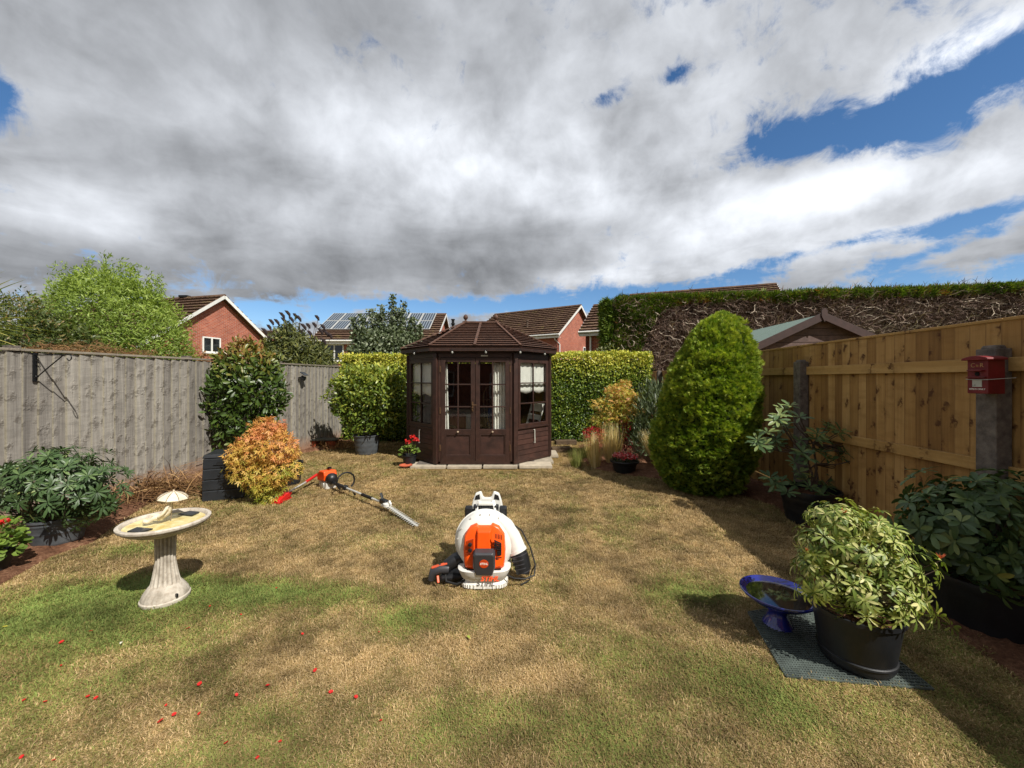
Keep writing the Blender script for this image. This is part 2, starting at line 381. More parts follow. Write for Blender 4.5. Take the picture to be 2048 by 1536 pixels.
def hglass():
    t = NT('dark_house_window'); v = t.coord(); n = t.noise(v, 1.4, 3)
    return t.fin(t.bsdf(t.ramp(n, [(.4, S('0d1013')), (.65, S('2b3236'))]), .06, spec=.7))
M['dark_glass'] = hglass()
def brickm():
    t = NT('red_brick'); tc = t.n('ShaderNodeTexCoord')
    b = t.n('ShaderNodeTexBrick'); mp = t.n('ShaderNodeMapping'); t.put(mp.inputs[0], tc.outputs['UV']); t.put(b.inputs['Vector'], mp.outputs[0])
    b.inputs['Color1'].default_value = S('a85a40'); b.inputs['Color2'].default_value = S('8e4532'); b.inputs['Mortar'].default_value = S('a8948a')
    b.inputs['Scale'].default_value = 1; b.inputs['Mortar Size'].default_value = .008; b.inputs['Brick Width'].default_value = .225; b.inputs['Row Height'].default_value = .075
    b.offset = .5; v = t.coord(rnd=False); n = t.noise(v, 1.2, 5, .6); n3 = t.noise(v, 6, 3, .6)
    c = t.mix(1, b.outputs[0], t.ramp(n, [(.3, (.8, .78, .76, 1)), (.7, (1.12, 1.1, 1.1, 1))]), 'MULTIPLY')
    c = t.mix(t.math('MULTIPLY', t.ramp(n3, [(.55, (0, 0, 0, 1)), (.7, (1, 1, 1, 1))]), .3), c, S('c08a74'))
    return t.fin(t.bsdf(c, .9, normal=t.bump(b.outputs['Fac'], -.5, .01), spec=.2))
M['brick'] = brickm()
def tilem():
    t = NT('brown_concrete_tile'); v = t.coord(rnd=False); n = t.noise(v, .9, 5, .65); n2 = t.noise(v, 7, 4, .6)
    c = t.ramp(t.math('ADD', t.math('MULTIPLY', n, .5), t.math('MULTIPLY', n2, .5)), [(.3, S('43322a')), (.5, S('5f4a3d')), (.7, S('7a6352'))])
    c = t.mix(t.math('MULTIPLY', t.ramp(t.noise(v, 2.3, 5), [(.58, (0, 0, 0, 1)), (.7, (1, 1, 1, 1))]), .5), c, S('93884f'))
    return t.fin(t.bsdf(c, .9, normal=t.bump(n2, .4, .02), spec=.2))
M['tile'] = tilem()
def soilm():
    t = NT('dry_red_soil'); v = t.coord(rnd=False); n = t.noise(v, 6, 8, .7); n2 = t.noise(v, 40, 5, .7)
    c = t.ramp(t.math('ADD', t.math('MULTIPLY', n, .5), t.math('MULTIPLY', n2, .5)), [(.3, S('432c20')), (.5, S('6c4b38')), (.66, S('98745a'))])
    return t.fin(t.bsdf(c, .95, normal=t.bump(t.math('ADD', n, n2), .9, .03), spec=.15))
M['soil'] = soilm()
def lawnm():
    t = NT('parched_lawn'); v = t.coord(rnd=False); n = t.noise(v, 55, 6, .75); n2 = t.noise(v, 9, 5, .65); n3 = t.noise(v, 160, 3, .7)
    g = t.math('ADD', t.attr('green'), t.math('MULTIPLY', t.math('SUBTRACT', n2, .5), .35))
    dry = t.ramp(n, [(.3, S('4e3d25')), (.48, S('7d663f')), (.64, S('b0955f'))])
    grn = t.ramp(n, [(.3, S('2c3317')), (.5, S('55602e')), (.68, S('8a8c4c'))])
    c = t.mix(t.ramp(g, [(.25, (0, 0, 0, 1)), (.75, (1, 1, 1, 1))]), dry, grn)
    return t.fin(t.bsdf(c, .95, normal=t.bump(t.math('ADD', n, n3), 1.0, .02), spec=.1))
M['lawn'] = lawnm()
def bladem():
    t = NT('grass_blade'); g = t.attr('green', 'INSTANCER'); b = t.attr('blade')
    f = t.math('ADD', t.math('MULTIPLY', g, .8), t.math('MULTIPLY', t.math('SUBTRACT', b, .5), .62))
    c = t.ramp(f, [(.0, S('cdb48a')), (.14, S('ae9367')), (.30, S('958052')), (.48, S('88854f')), (.68, S('8c9750')), (.95, S('7a8e4a'))])
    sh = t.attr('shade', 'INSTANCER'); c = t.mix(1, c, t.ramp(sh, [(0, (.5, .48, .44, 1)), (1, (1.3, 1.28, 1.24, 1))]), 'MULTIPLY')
    bs = t.bsdf(c, .65, spec=.25); tr = t.n('ShaderNodeBsdfTranslucent'); t.put(tr.inputs[0], c)
    mx = t.n('ShaderNodeMixShader'); mx.inputs[0].default_value = .25; t.put(mx.inputs[1], bs.outputs[0]); t.put(mx.inputs[2], tr.outputs[0]); return t.fin(mx)
M['blade'] = bladem()

M['lf_hedge'] = leafmat('privet_leaf', [(0, '2c3f13'), (.3, '4d6620'), (.55, '8a9a38'), (.8, 'c2bf4c'), (1, 'e0d466')], .38, .2)
M['lf_conifer'] = leafmat('conifer_spray', [(0, '3b520f'), (.4, '638028'), (.7, '93a43a'), (1, 'c0c656')], .6, .25)
M['lf_ley'] = leafmat('cypress_spray', [(0, '33460f'), (.4, '526a20'), (.7, '7f8f38'), (.9, '94703a'), (1, '95552f')], .6, .25)
M['twig'] = leafmat('bare_twig', [(0, '3a2b26'), (.4, '654f45'), (.75, '92806f'), (1, 'c0b2a0')], .85, 0)
M['lf_willow'] = leafmat('light_green_leaf', [(0, '4b5d22'), (.4, '71863a'), (.7, '92a54a'), (1, 'b2bf64')], .5, .35)
M['lf_dark'] = leafmat('dark_green_leaf', [(0, '232f14'), (.5, '3b4a20'), (.8, '5b6530'), (1, '7c6a3c')], .45, .2)
M['lf_grey'] = leafmat('grey_green_leaf', [(0, '35402a'), (.4, '536040'), (.75, '7c8668'), (1, 'a9ae96')], .5, .2)
M['lf_bud'] = leafmat('olive_leaf', [(0, '343d22'), (.5, '596034'), (1, '868542')], .5, .25)
M['plume'] = leafmat('seed_plume', [(0, '281c1c'), (1, '4b3532')], .9, 0)
M['lf_photinia'] = leafmat('glossy_laurel_leaf', [(0, '24330f'), (.45, '496024'), (.7, '747433'), (.88, '8c6d3a'), (1, '8c5636')], .38, .15, .45)
M['lf_acer'] = leafmat('maple_leaf', [(0, '7c8c30'), (.22, 'aaa342'), (.5, 'cda452'), (.75, 'cd9054'), (1, 'c0704c')], .5, .22)
M['lf_rhodo'] = leafmat('rhododendron_leaf', [(0, '2b3f20'), (.5, '485f38'), (.85, '687c4a'), (1, '8a8a48')], .42, .12, .4)
M['lf_pieris'] = leafmat('pieris_leaf', [(0, '44561f'), (.35, '6d8038'), (.7, 'a4ac5e'), (1, 'd2cc90')], .45, .25, .35)
M['lf_pierisred'] = leafmat('pieris_young_leaf', [(0, 'b97a52'), (1, 'bd4a3c')], .4, .3)
M['lf_choisya'] = leafmat('yellow_green_leaf', [(0, '36471a'), (.4, '5d712a'), (.75, '8f983c'), (1, 'bdb954')], .35, .25)
M['lf_geranium'] = leafmat('geranium_leaf', [(0, '40581f'), (1, '7d9440')], .5, .3)
M['red_petal'] = leafmat('red_petal', [(0, 'b31a1c'), (1, 'e0352f')], .5, .3)
M['pink_petal'] = leafmat('pink_white_petal', [(0, 'c4262c'), (.6, 'c94a55'), (1, 'e6c8c4')], .5, .3)
M['red_leaf'] = leafmat('crimson_leaf', [(0, '5f141d'), (.5, '96202a'), (1, 'b8353a')], .45, .3)
M['straw'] = leafmat('straw_blade', [(0, 'a08f58'), (.4, 'ccb67a'), (1, 'ebdaae')], .7, .25)
M['strawred'] = leafmat('dead_brown_blade', [(0, '5b402a'), (.5, '8d6a45'), (1, 'c2a070')], .8, .15)
M['lf_cord'] = leafmat('cordyline_blade', [(0, '5a6b22'), (.6, '96983a'), (1, 'c9bd5c')], .4, .25)
M['lf_dry'] = leafmat('dry_leaf', [(0, '6a4a30'), (1, 'a88255')], .8, .2)

# ------------------------------------------------------------------ leaves
def T_leaf(w=.45, fold=.12, droop=.12, seg=2):
    """leaf along +y, length 1"""
    ys = [0, .32, .66, .90, 1.0] if seg == 2 else [0, .5, 1.0]
    ws = [.08, .72, 1.0, .62, 0] if seg == 2 else [.1, 1, 0]
    V = []; Fc = []
    for y, q in zip(ys, ws):
        z = -droop * y * y; x = q * w / 2
        if q == 0: V.append((0, y, z))
        else: V += [(-x, y, z + fold * q * w), (0, y, z), (x, y, z + fold * q * w)]
    n = len(ys) - 1
    for i in range(n - 1):
        a = i * 3; Fc += [(a, a + 1, a + 4, a + 3), (a + 1, a + 2, a + 5, a + 4)]
    a = (n - 1) * 3; Fc += [(a, a + 1, a + 3), (a + 1, a + 2, a + 3)]
    return np.array(V, float), Fc
def T_blade(w=.05, bend=.5):
    V = [(-w / 2, 0, 0), (w / 2, 0, 0), (-w * .4, .5, -bend * .12), (w * .4, .5, -bend * .12), (0, 1, -bend * .5)]
    return np.array(V, float), [(0, 1, 3, 2), (2, 3, 4)]
def T_maple():
    V = [(0, 0, 0)]; Fc = []
    for k, a in enumerate((-115, -62, 0, 62, 115)):
        L = (.5, .8, 1, .8, .5)[k]; a = R(a); d = np.array((math.sin(a), math.cos(a))); q = np.array((d[1], -d[0]))
        i = len(V)
        for (t, w) in ((.45, -.13), (.45, .13)):
            p = d * t * L + q * w * L + (0, .15); V.append((p[0], p[1], .04))
        p = d * L + (0, .15); V.append((p[0], p[1], -.12))
        Fc += [(0, i, i + 2, i + 1)]
    return np.array(V, float), Fc
def T_spray():
    V = []; Fc = []
    for k, (a, L) in enumerate(((-48, .62), (-20, .9), (5, 1.0), (30, .85), (55, .6))):
        a = R(a); d = np.array((math.sin(a), math.cos(a))); q = np.array((d[1], -d[0])) * .07; i = len(V)
        z = (-.06, .05, 0, .06, -.05)[k]
        V += [tuple(-q * .6) + (0,), tuple(d * L * .55 + q * 1.3) + (z,), tuple(d * L) + (z * 2,), tuple(d * L * .55 - q * 1.3) + (z,)]
        Fc += [(i, i + 1, i + 2, i + 3)]
    return np.array(V, float), Fc
def T_twig():
    V = []; pts = [(0, 0, 0), (.06, .35, .05), (-.05, .68, .0), (.08, 1, .06)]; w = [.03, .025, .018, .006]
    for p, q in zip(pts, w): V += [(p[0] - q, p[1], p[2]), (p[0] + q, p[1], p[2] + q)]
    Fc = [(2 * i, 2 * i + 1, 2 * i + 3, 2 * i + 2) for i in range(3)]
    V += [(-.05, .68, 0), (-.02, .7, .01), (-.25, .9, .1)]; Fc += [(8, 9, 10)]
    return np.array(V, float), Fc
def nrm(a): return a / np.maximum(np.linalg.norm(a, axis=-1, keepdims=True), 1e-9)
def frames(A, Nn):
    Y = nrm(A); X = nrm(np.cross(Y, Nn)); Z = np.cross(X, Y); return X, Y, Z
def cloud(name, tmpl, Pp, A, Nn, Sz, tint, mat, parent=None, kind='stuff', smooth=False):
    V, Fc = tmpl; n = len(Pp)
    if n == 0: return None
    X, Y, Z = frames(A, Nn); Sz = np.broadcast_to(np.asarray(Sz, float), (n,))
    W = Pp[:, None, :] + Sz[:, None, None] * (V[None, :, 0:1] * X[:, None, :] + V[None, :, 1:2] * Y[:, None, :] + V[None, :, 2:3] * Z[:, None, :])
    k = len(V); fl = np.array([len(f) for f in Fc]); idx = np.concatenate([np.array(f) for f in Fc])
    I = (idx[None, :] + (np.arange(n) * k)[:, None]).ravel(); ls = np.tile(fl, n)
    me = bpy.data.meshes.new(name); me.vertices.add(n * k); me.vertices.foreach_set('co', W.astype(np.float32).ravel())
    me.loops.add(len(I)); me.loops.foreach_set('vertex_index', I.astype(np.int32))
    me.polygons.add(len(ls)); st = np.concatenate([[0], np.cumsum(ls)[:-1]]); me.polygons.foreach_set('loop_start', st.astype(np.int32))
    try: me.polygons.foreach_set('loop_total', ls.astype(np.int32))
    except Exception: pass
    at = me.attributes.new('tint', 'FLOAT', 'POINT'); at.data.foreach_set('value', np.repeat(np.clip(tint, 0, 1), k).astype(np.float32))
    if smooth: me.polygons.foreach_set('use_smooth', [True] * len(ls))
    me.update(calc_edges=True)
    o = link(name, me, mat, parent)
    if kind: o['kind'] = kind
    return o
def leaf_parts(name, tmpl, Pp, A, Nn, Sz, tint, mat, parent, k=300):
    """nearest leaves as objects of their own (shared meshes), the rest in one mesh"""
    n = len(Pp); loc = np.array(parent.location); Sz = np.broadcast_to(np.asarray(Sz, float), (n,))
    d = np.linalg.norm(Pp + loc - np.array((0, 0, EYE)), axis=1)
    jitter = rng.random(n) * .25
    order = np.argsort(d - Sz * 2 + jitter); sel = order[:k]; rest = order[k:]
    V, Fc = tmpl; meshes = []
    for q in range(5):
        me = bpy.data.meshes.new(name); me.from_pydata([tuple(v) for v in V], [], Fc); me.materials.append(mat)
        at = me.attributes.new('tint', 'FLOAT', 'POINT'); at.data.foreach_set('value', [(q + .5) / 5] * len(V))
        me.polygons.foreach_set('use_smooth', [True] * len(Fc)); meshes.append(me)
    X, Y, Z = frames(A, Nn)
    for i in sel:
        me = meshes[int(min(4, max(0, tint[i] * 5)))]
        o = bpy.data.objects.new(name, me); col.objects.link(o); o.parent = parent
        m3 = Matrix(((X[i][0], Y[i][0], Z[i][0]), (X[i][1], Y[i][1], Z[i][1]), (X[i][2], Y[i][2], Z[i][2])))
        o.matrix_basis = Matrix.Translation(Vector(Pp[i])) @ m3.to_4x4() @ Matrix.Scale(float(Sz[i]), 4)
    if len(rest): cloud('foliage', tmpl, Pp[rest], A[rest], Nn[rest], Sz[rest], tint[rest], mat, parent, smooth=True)

def shell(n, blobs, depth=.25, zmin=None, lump=.12, seed=1):
    """points near the surface of a union of ellipsoids -> P, outward normal"""
    B = np.array([list(c) + list(r) for c, r in blobs], float); area = (B[:, 3] * B[:, 5] + B[:, 4] * B[:, 5] + B[:, 3] * B[:, 4])
    out = []; on = []; tot = 0
    while tot < n:
        k = int(n * 1.6) + 50; b = rng.choice(len(B), k, p=area / area.sum()); d = nrm(rng.normal(size=(k, 3)))
        lum = 1 + lump * (fbm(d[:, 0] * 4 + b * 3.1, d[:, 1] * 4 + d[:, 2] * 4 + b, seed, 3) - .5) * 2
        rr = (1 - depth * rng.random(k) ** 1.6) * lum
        p = B[b, :3] + d * B[b, 3:] * rr[:, None]; ok = np.ones(k, bool)
        for j in range(len(B)):
            q = np.linalg.norm((p - B[j, :3]) / B[j, 3:], axis=1); ok &= ~((b != j) & (q < .80 - depth * .3))
        if zmin is not None: ok &= p[:, 2] > zmin
        nn = nrm(d / B[b, 3:]); out.append(p[ok]); on.append(nn[ok]); tot += ok.sum()
        if tot == 0: break
    return np.concatenate(out)[:n], np.concatenate(on)[:n]
def rnd(n, s=1.0): return rng.normal(size=(n, 3)) * s
def up(n): return np.tile(np.array((0., 0, 1)), (n, 1))

def tree_stems(parent, base, tips, r=.03, mat='stem', name='trunk', n=6):
    mb = MB()
    for t in tips:
        a = Vector(base); b = Vector(t); mid = a.lerp(b, .5) + Vector((random.uniform(-.1, .1), random.uniform(-.1, .1), 0)) * (b - a).length
        mid.x = a.x + (mid.x - a.x) * .7; mid.y = a.y + (mid.y - a.y) * .7
        pts = [a, a.lerp(mid, .5), mid, mid.lerp(b, .5), b]; mb.tube(pts, [r, r * .85, r * .65, r * .45, r * .15], n)
    return mb.build(name, M[mat], parent, smooth=True)

# ------------------------------------------------------------------ fence lines and ground
def fl(Y): return -5.80 + .164 * Y            # left fence X at Y
def fr(Y): return 3.155 + .092 * Y              # right fence X at Y

GB = [(310, 1185, .60, .40, .9), (180, 1215, .6, .35, .7), (60, 1230, .6, .4, .7), (620, 1195, .55, .16, .8), (470, 1190, .5, .15, .6), (820, 1240, .30, .17, .95), (1400, 1200, .35, .22, .75), (1300, 1330, .5, .3, .55),
      (1450, 1350, .4, .3, .6), (1100, 1480, .45, .22, .6), (1300, 1510, .4, .2, .6), (880, 1440, .3, .15, .45), (150, 1330, .5, .3, .55), (350, 1300, .35, .2, .4), (980, 955, 1.1, .12, .55), (1230, 1075, .35, .2, .35), (700, 900, .6, .3, .3),
      (1640, 1440, .4, .25, .5), (1780, 1340, .35, .4, .45), (640, 935, .4, .3, .35), (1800, 1240, .3, .5, .4), (300, 1095, .35, .12, .6), (240, 1110, .3, .12, .5)]
GBw = [(G(a, b), rx, ry, s) for a, b, rx, ry, s in GB]
DB = [(G(230, 1325), .22, .1), (G(980, 1300), .3, .1), (G(620, 1130), .6, .15), (G(420, 1140), .4, .1), (G(600, 1340), .4, .18), (G(1050, 1350), .2, .1)]
def green(x, y):
    g = .10 + .85 * (fbm(x * .9 + 5, y * .9, 3, 4) - .42)
    for c, rx, ry, s in GBw: g = g + .62 * s * np.exp(-(((x - c.x) / rx) ** 2 + ((y - c.y) / ry) ** 2))
    g = g * np.where(y > 3.6, .62, 1.0) + .7 * (fbm(x * 4, y * 4, 9, 4) - .5)
    for c, rx, ry in DB: g = g - .5 * np.exp(-(((x - c.x) / rx) ** 2 + ((y - c.y) / ry) ** 2))
    return np.clip(g, 0, 1)
def gz(x, y): return .03 * (fbm(x * .8, y * .8, 21, 3) - .5)

def grid(name, xs, ys, mat, zf, attr=None, keep=None):
    Xg, Yg = np.meshgrid(xs, ys); x = Xg.ravel(); y = Yg.ravel(); z = zf(x, y); nx = len(xs)
    me = bpy.data.meshes.new(name); fs = []
    for j in range(len(ys) - 1):
        for i in range(nx - 1):
            a = j * nx + i; fs.append((a, a + 1, a + nx + 1, a + nx))
    me.from_pydata(list(zip(x, y, z)), [], fs)
    if attr is not None:
        at = me.attributes.new('green', 'FLOAT', 'POINT'); at.data.foreach_set('value', attr(x, y).astype(np.float32))
    me.polygons.foreach_set('use_smooth', [True] * len(fs)); o = link(name, me, mat); o['kind'] = 'structure'; return o
grid('lawn', np.linspace(-6.5, 7, 136), np.linspace(-2, 17, 190), M['lawn'], gz, green)
gr = MB(); gr.add([(-900, -900, -.05), (900, -900, -.05), (900, 1500, -.05), (-900, 1500, -.05)], [(0, 1, 2, 3)])
def fieldm():
    t = NT('far_grass'); v = t.coord(rnd=False); n = t.noise(v, .3, 5)
    return t.fin(t.bsdf(t.ramp(n, [(.35, S('4e5a30')), (.65, S('7d7a4a'))]), .95, spec=.1))
tag(gr.build('ground', fieldm()), kind='structure')

def bed(name, edge, line, rise=.04, ns=16, seed=4):
    """soil strip between a wavy lawn edge and the fence"""
    pts = []; m = len(edge); 
    for i, e in enumerate(edge):
        l = line[i]
        for k in range(ns + 1):
            t = k / ns; x = e[0] + (l[0] - e[0]) * t; y = e[1] + (l[1] - e[1]) * t
            if k == 0: x += .06 * (float(fbm(x * 7, y * 7, seed)) - .5)
            h = rise * min(1, t * 5) * (.6 + 1.1 * float(fbm(x * 8, y * 8, seed + 3))) + .008 + (.05 * (float(fbm(x * 28, y * 28, seed + 5, 2)) - .4) if k else 0) - (.03 if k == 0 else 0)
            pts.append((x, y, float(gz(x, y)) + h))
    fs = [(i * (ns + 1) + k, (i + 1) * (ns + 1) + k, (i + 1) * (ns + 1) + k + 1, i * (ns + 1) + k + 1) for i in range(m - 1) for k in range(ns)]
    mb = MB(); mb.add(pts, fs); return tag(mb.build(name, M['soil'], smooth='all'), kind='structure')
def densify(pts, step=.07):
    o = []
    for a, b in zip(pts[:-1], pts[1:]):
        a = Vector(a[:2]); b = Vector(b[:2]); n = max(1, int((b - a).length / step))
        o += [tuple(a.lerp(b, i / n)) for i in range(n)]
    return o + [tuple(pts[-1][:2])]
le = densify([(-3.3, 1.6), G(0, 1175), G(110, 1112), G(190, 1085), G(250, 1040), G(330, 988), G(400, 968), G(500, 930), G(600, 908), G(680, 895), (-3.9, 9.6)])
bed('flower_bed_left', le, [(fl(y) + .0, y) for x, y in le], .03, 20)
re_ = densify([(2.5, .2), (2.6, 2.0), (2.75, 3.0), (3.0, 3.9), (3.2, 4.7), (2.9, 5.5), (2.1, 6.05), (1.75, 6.25), (1.4, 6.6), (1.3, 7.3), (1.5, 9.0)])
bed('flower_bed_right', re_, [(fr(y), y) for x, y in re_], .02, 26, 11)

# grass blades
def make_grass():
    hid = bpy.data.collections.new('grass_tufts')
    for q in range(5):
        V = []; Fc = []; bl = []
        for b in range(15):
            a = random.uniform(0, 6.28); r0 = random.uniform(0, .035); x0, y0 = r0 * math.cos(a), r0 * math.sin(a)
            d = random.uniform(0, 6.28); ln = random.uniform(.018, .042) * (1.35 if q == 4 else 1); el = R(random.uniform(8, 55)); w = random.uniform(.0011, .0021)
            dx, dy = math.cos(d), math.sin(d); hx, hz = ln * math.cos(el), ln * math.sin(el); i = len(V)
            V += [(x0 - dy * w, y0 + dx * w, -.004), (x0 + dy * w, y0 - dx * w, -.004),
                  (x0 + dx * hx * .55 - dy * w, y0 + dy * hx * .55 + dx * w, hz * .75), (x0 + dx * hx * .55 + dy * w, y0 + dy * hx * .55 - dx * w, hz * .75),
                  (x0 + dx * hx, y0 + dy * hx, hz * .85)]
            Fc += [(i, i + 1, i + 3, i + 2), (i + 2, i + 3, i + 4)]; t = random.random(); bl += [t] * 5
        me = bpy.data.meshes.new('grass_tuft'); me.from_pydata(V, [], Fc); me.materials.append(M['blade'])
        at = me.attributes.new('blade', 'FLOAT', 'POINT'); at.data.foreach_set('value', bl)
        o = bpy.data.objects.new('grass_tuft', me); hid.objects.link(o)
    # points
    n = 600000; y = 1.35 + rng.random(n) ** 1.9 * 8.8; x = (rng.random(n) * 2 - 1) * (y * 1.40 + .1)
    # thin so density falls with distance
    left = np.interp(y, [p[1] for p in le], [p[0] for p in le]); right = np.interp(y, [p[1] for p in re_], [p[0] for p in re_])
    shade_zone = (x > right - .05) & (rng.random(n) > .16)
    ok = (x > left + .02) & (x < fr(y) - .1) & ~shade_zone
    gx = x + .64; gy = y - 7.89
    ok &= ~((np.abs(gx) < 1.62) & (np.abs(gy) < 1.42) & ((np.abs(gx) + np.abs(gy)) < 2.3))
    ma, mb_, mc, md_ = G(1496, 1232), G(1650, 1205), G(1868, 1388), G(1572, 1362); q4 = [ma, md_, mc, mb_]; ins = np.ones(n, bool)
    wob = .03 * (fbm(x * 14, y * 14, 77, 2) - .35)
    for i4 in range(4):
        A4, B4 = q4[i4], q4[(i4 + 1) % 4]; ex, ey = B4.x - A4.x, B4.y - A4.y; l4 = math.hypot(ex, ey); ins &= ((ex * (y - A4.y) - ey * (x - A4.x)) / l4) > wob
    ok &= ~ins
    ok &= rng.random(n) < np.clip(2.9 / (x * 0 + y), .35, 1)
    x = x[ok]; y = y[ok]; z = gz(x, y); n = len(x)
    me = bpy.data.meshes.new('grass'); me.vertices.add(n); me.vertices.foreach_set('co', np.stack([x, y, z], 1).astype(np.float32).ravel())
    g = green(x, y) + rng.normal(size=n) * .10
    sc = (.48 + .45 * rng.random(n)) * (1 + .3 * np.clip(g, 0, 1)) * np.clip(.85 + y * .07, .9, 1.5)
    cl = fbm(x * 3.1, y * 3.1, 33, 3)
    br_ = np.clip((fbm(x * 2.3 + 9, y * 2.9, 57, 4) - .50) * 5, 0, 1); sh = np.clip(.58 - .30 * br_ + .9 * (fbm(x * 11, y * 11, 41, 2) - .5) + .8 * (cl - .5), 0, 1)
    me.attributes.new('green', 'FLOAT', 'POINT').data.foreach_set('value', np.clip(g, 0, 1).astype(np.float32))
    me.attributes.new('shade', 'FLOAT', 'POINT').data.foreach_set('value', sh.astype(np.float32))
    me.attributes.new('sc', 'FLOAT', 'POINT').data.foreach_set('value', sc.astype(np.float32))
    rot = np.stack([rng.normal(size=n) * .12, rng.normal(size=n) * .12, rng.random(n) * 6.28], 1)
    me.attributes.new('rot', 'FLOAT_VECTOR', 'POINT').data.foreach_set('vector', rot.astype(np.float32).ravel())
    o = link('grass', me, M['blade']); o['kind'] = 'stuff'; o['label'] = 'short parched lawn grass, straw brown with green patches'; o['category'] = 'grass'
    ng = bpy.data.node_groups.new('grass_scatter', 'GeometryNodeTree')
    ng.interface.new_socket('Geometry', in_out='INPUT', socket_type='NodeSocketGeometry'); ng.interface.new_socket('Geometry', in_out='OUTPUT', socket_type='NodeSocketGeometry')
    N = ng.nodes; L = ng.links; gi = N.new('NodeGroupInput'); go = N.new('NodeGroupOutput'); ip = N.new('GeometryNodeInstanceOnPoints')
    ci = N.new('GeometryNodeCollectionInfo'); ci.inputs['Collection'].default_value = hid; ci.inputs['Separate Children'].default_value = True; ci.inputs['Reset Children'].default_value = True
    ip.inputs['Pick Instance'].default_value = True
    ar = N.new('GeometryNodeInputNamedAttribute'); ar.data_type = 'FLOAT_VECTOR'; ar.inputs['Name'].default_value = 'rot'
    er = N.new('FunctionNodeEulerToRotation'); L.new(ar.outputs[0], er.inputs[0])
    a2 = N.new('GeometryNodeInputNamedAttribute'); a2.data_type = 'FLOAT'; a2.inputs['Name'].default_value = 'sc'
    rv = N.new('FunctionNodeRandomValue'); rv.data_type = 'INT'
    for s in rv.inputs:
        if s.name == 'Max' and s.type == 'INT': s.default_value = 4
        if s.name == 'Min' and s.type == 'INT': s.default_value = 0
    ro = [s for s in rv.outputs if s.type == 'INT'][0]
    L.new(gi.outputs[0], ip.inputs['Points']); L.new(ci.outputs[0], ip.inputs['Instance']); L.new(er.outputs[0], ip.inputs['Rotation'])
    L.new(a2.outputs[0], ip.inputs['Scale']); L.new(ro, ip.inputs['Instance Index']); L.new(ip.outputs[0], go.inputs[0])
    md = o.modifiers.new('scatter', 'NODES'); md.node_group = ng
    print('grass tufts', n)
make_grass()

# ------------------------------------------------------------------ fences
def board_mesh(w, h, t0, t1, seed, warp=.006, segs=10, name='board'):
    """feather-edge board: x across, -y is the face, z up"""
    r = random.Random(seed); V = []; Fc = []; bow = r.uniform(-warp, warp); tw = r.uniform(-warp, warp)
    for k in range(segs + 1):
        z = h * k / segs; a = bow * math.sin(math.pi * k / segs) + tw * (k / segs - .5) + r.uniform(-.0008, .0008); sx = r.uniform(-.0015, .0015)
        cup = r.uniform(.001, .003)
        V += [(-w / 2 + sx, a - t1, z), (-w / 2 + .014 + sx, a - t1 + .002, z), (w / 2 + sx, a - t0, z), (w / 2 + sx, 0, z), (-w / 2 + sx, 0, z)]
    for k in range(segs):
        b = k * 5
        for i in range(5): Fc.append((b + i, b + (i + 1) % 5, b + 5 + (i + 1) % 5, b + 5 + i))
    Fc += [(4, 3, 2, 1, 0), tuple(segs * 5 + i for i in range(5))]
    me = bpy.data.meshes.new(name); me.from_pydata(V, [], Fc); me.attributes.new('edge', 'FLOAT', 'POINT').data.foreach_set('value', [1., 0, 0, 0, 1.] * (segs + 1)); me.update(); return me

def left_fence():
    y0, y1 = 2.2, 9.75; o = empty('fence', (fl(y0), y0, 0), 'weathered silver grey close board fence along the left side of the lawn', 'fence')
    d = Vector((.164, 1, 0)).normalized(); nrmv = Vector((d.y, -d.x, 0))   # towards the garden (+X)
    L = (y1 - y0) / d.y; ang = math.atan2(d.y, d.x)
    # board local -y faces the garden: local x axis = -d
    ms = [board_mesh(.128, 1.80, .003, .022, s, .007) for s in range(6)]
    for m_ in ms: m_.materials.append(M['fence_old'])
    k = 0; s = .06
    while s < L:
        z = .02 - .0 * s; Rm = Matrix.Rotation(ang, 4, 'Z')
        b = link('board', ms[k % 6] if k % 4 else ms[(k * 5) % 6], None, o)
        b.matrix_basis = Matrix.Translation(d * s + nrmv * (.002 + .002 * (k % 2)) + Vector((0, 0, .03 + random.uniform(-.004, .004)))) @ Rm @ Matrix.Rotation(random.uniform(-.003, .003), 4, 'Y')
        s += .117 + random.uniform(-.004, .004); k += 1
    def seg(a, b, off, zc, w, h, name, mat='fence_old_rail'):
        mb = MB(); mb.box((0, 0, 0), (w, h, (b - a)))       # long axis z so that the grain runs along
        q = mb.build(name, M[mat], o, bev=.003)
        q.matrix_basis = Matrix.Translation(d * (a + b) / 2 + nrmv * off + Vector((0, 0, zc))) @ Matrix(((nrmv.x, 0, d.x, 0), (nrmv.y, 0, d.y, 0), (0, 1, 0, 0), (0, 0, 0, 1)))
    a = 0
    while a < L:
        b = min(a + 1.83, L); seg(a + .004, b - .004, -.002, 1.855, .075, .026, 'capping_rail'); seg(a, b, -.05, 1.5, .05, .07, 'back_rail'); seg(a, b, -.05, .35, .05, .07, 'back_rail')
        mb = MB(); mb.box((0, 0, .95), (.09, .09, 1.9)); q = mb.build('post', M['concrete'], o); q.location = d * a - nrmv * .08; q.rotation_euler = (0, 0, ang)
        seg(a, b, -.012, .07, .03, .14, 'gravel_board'); a = b
left_fence()

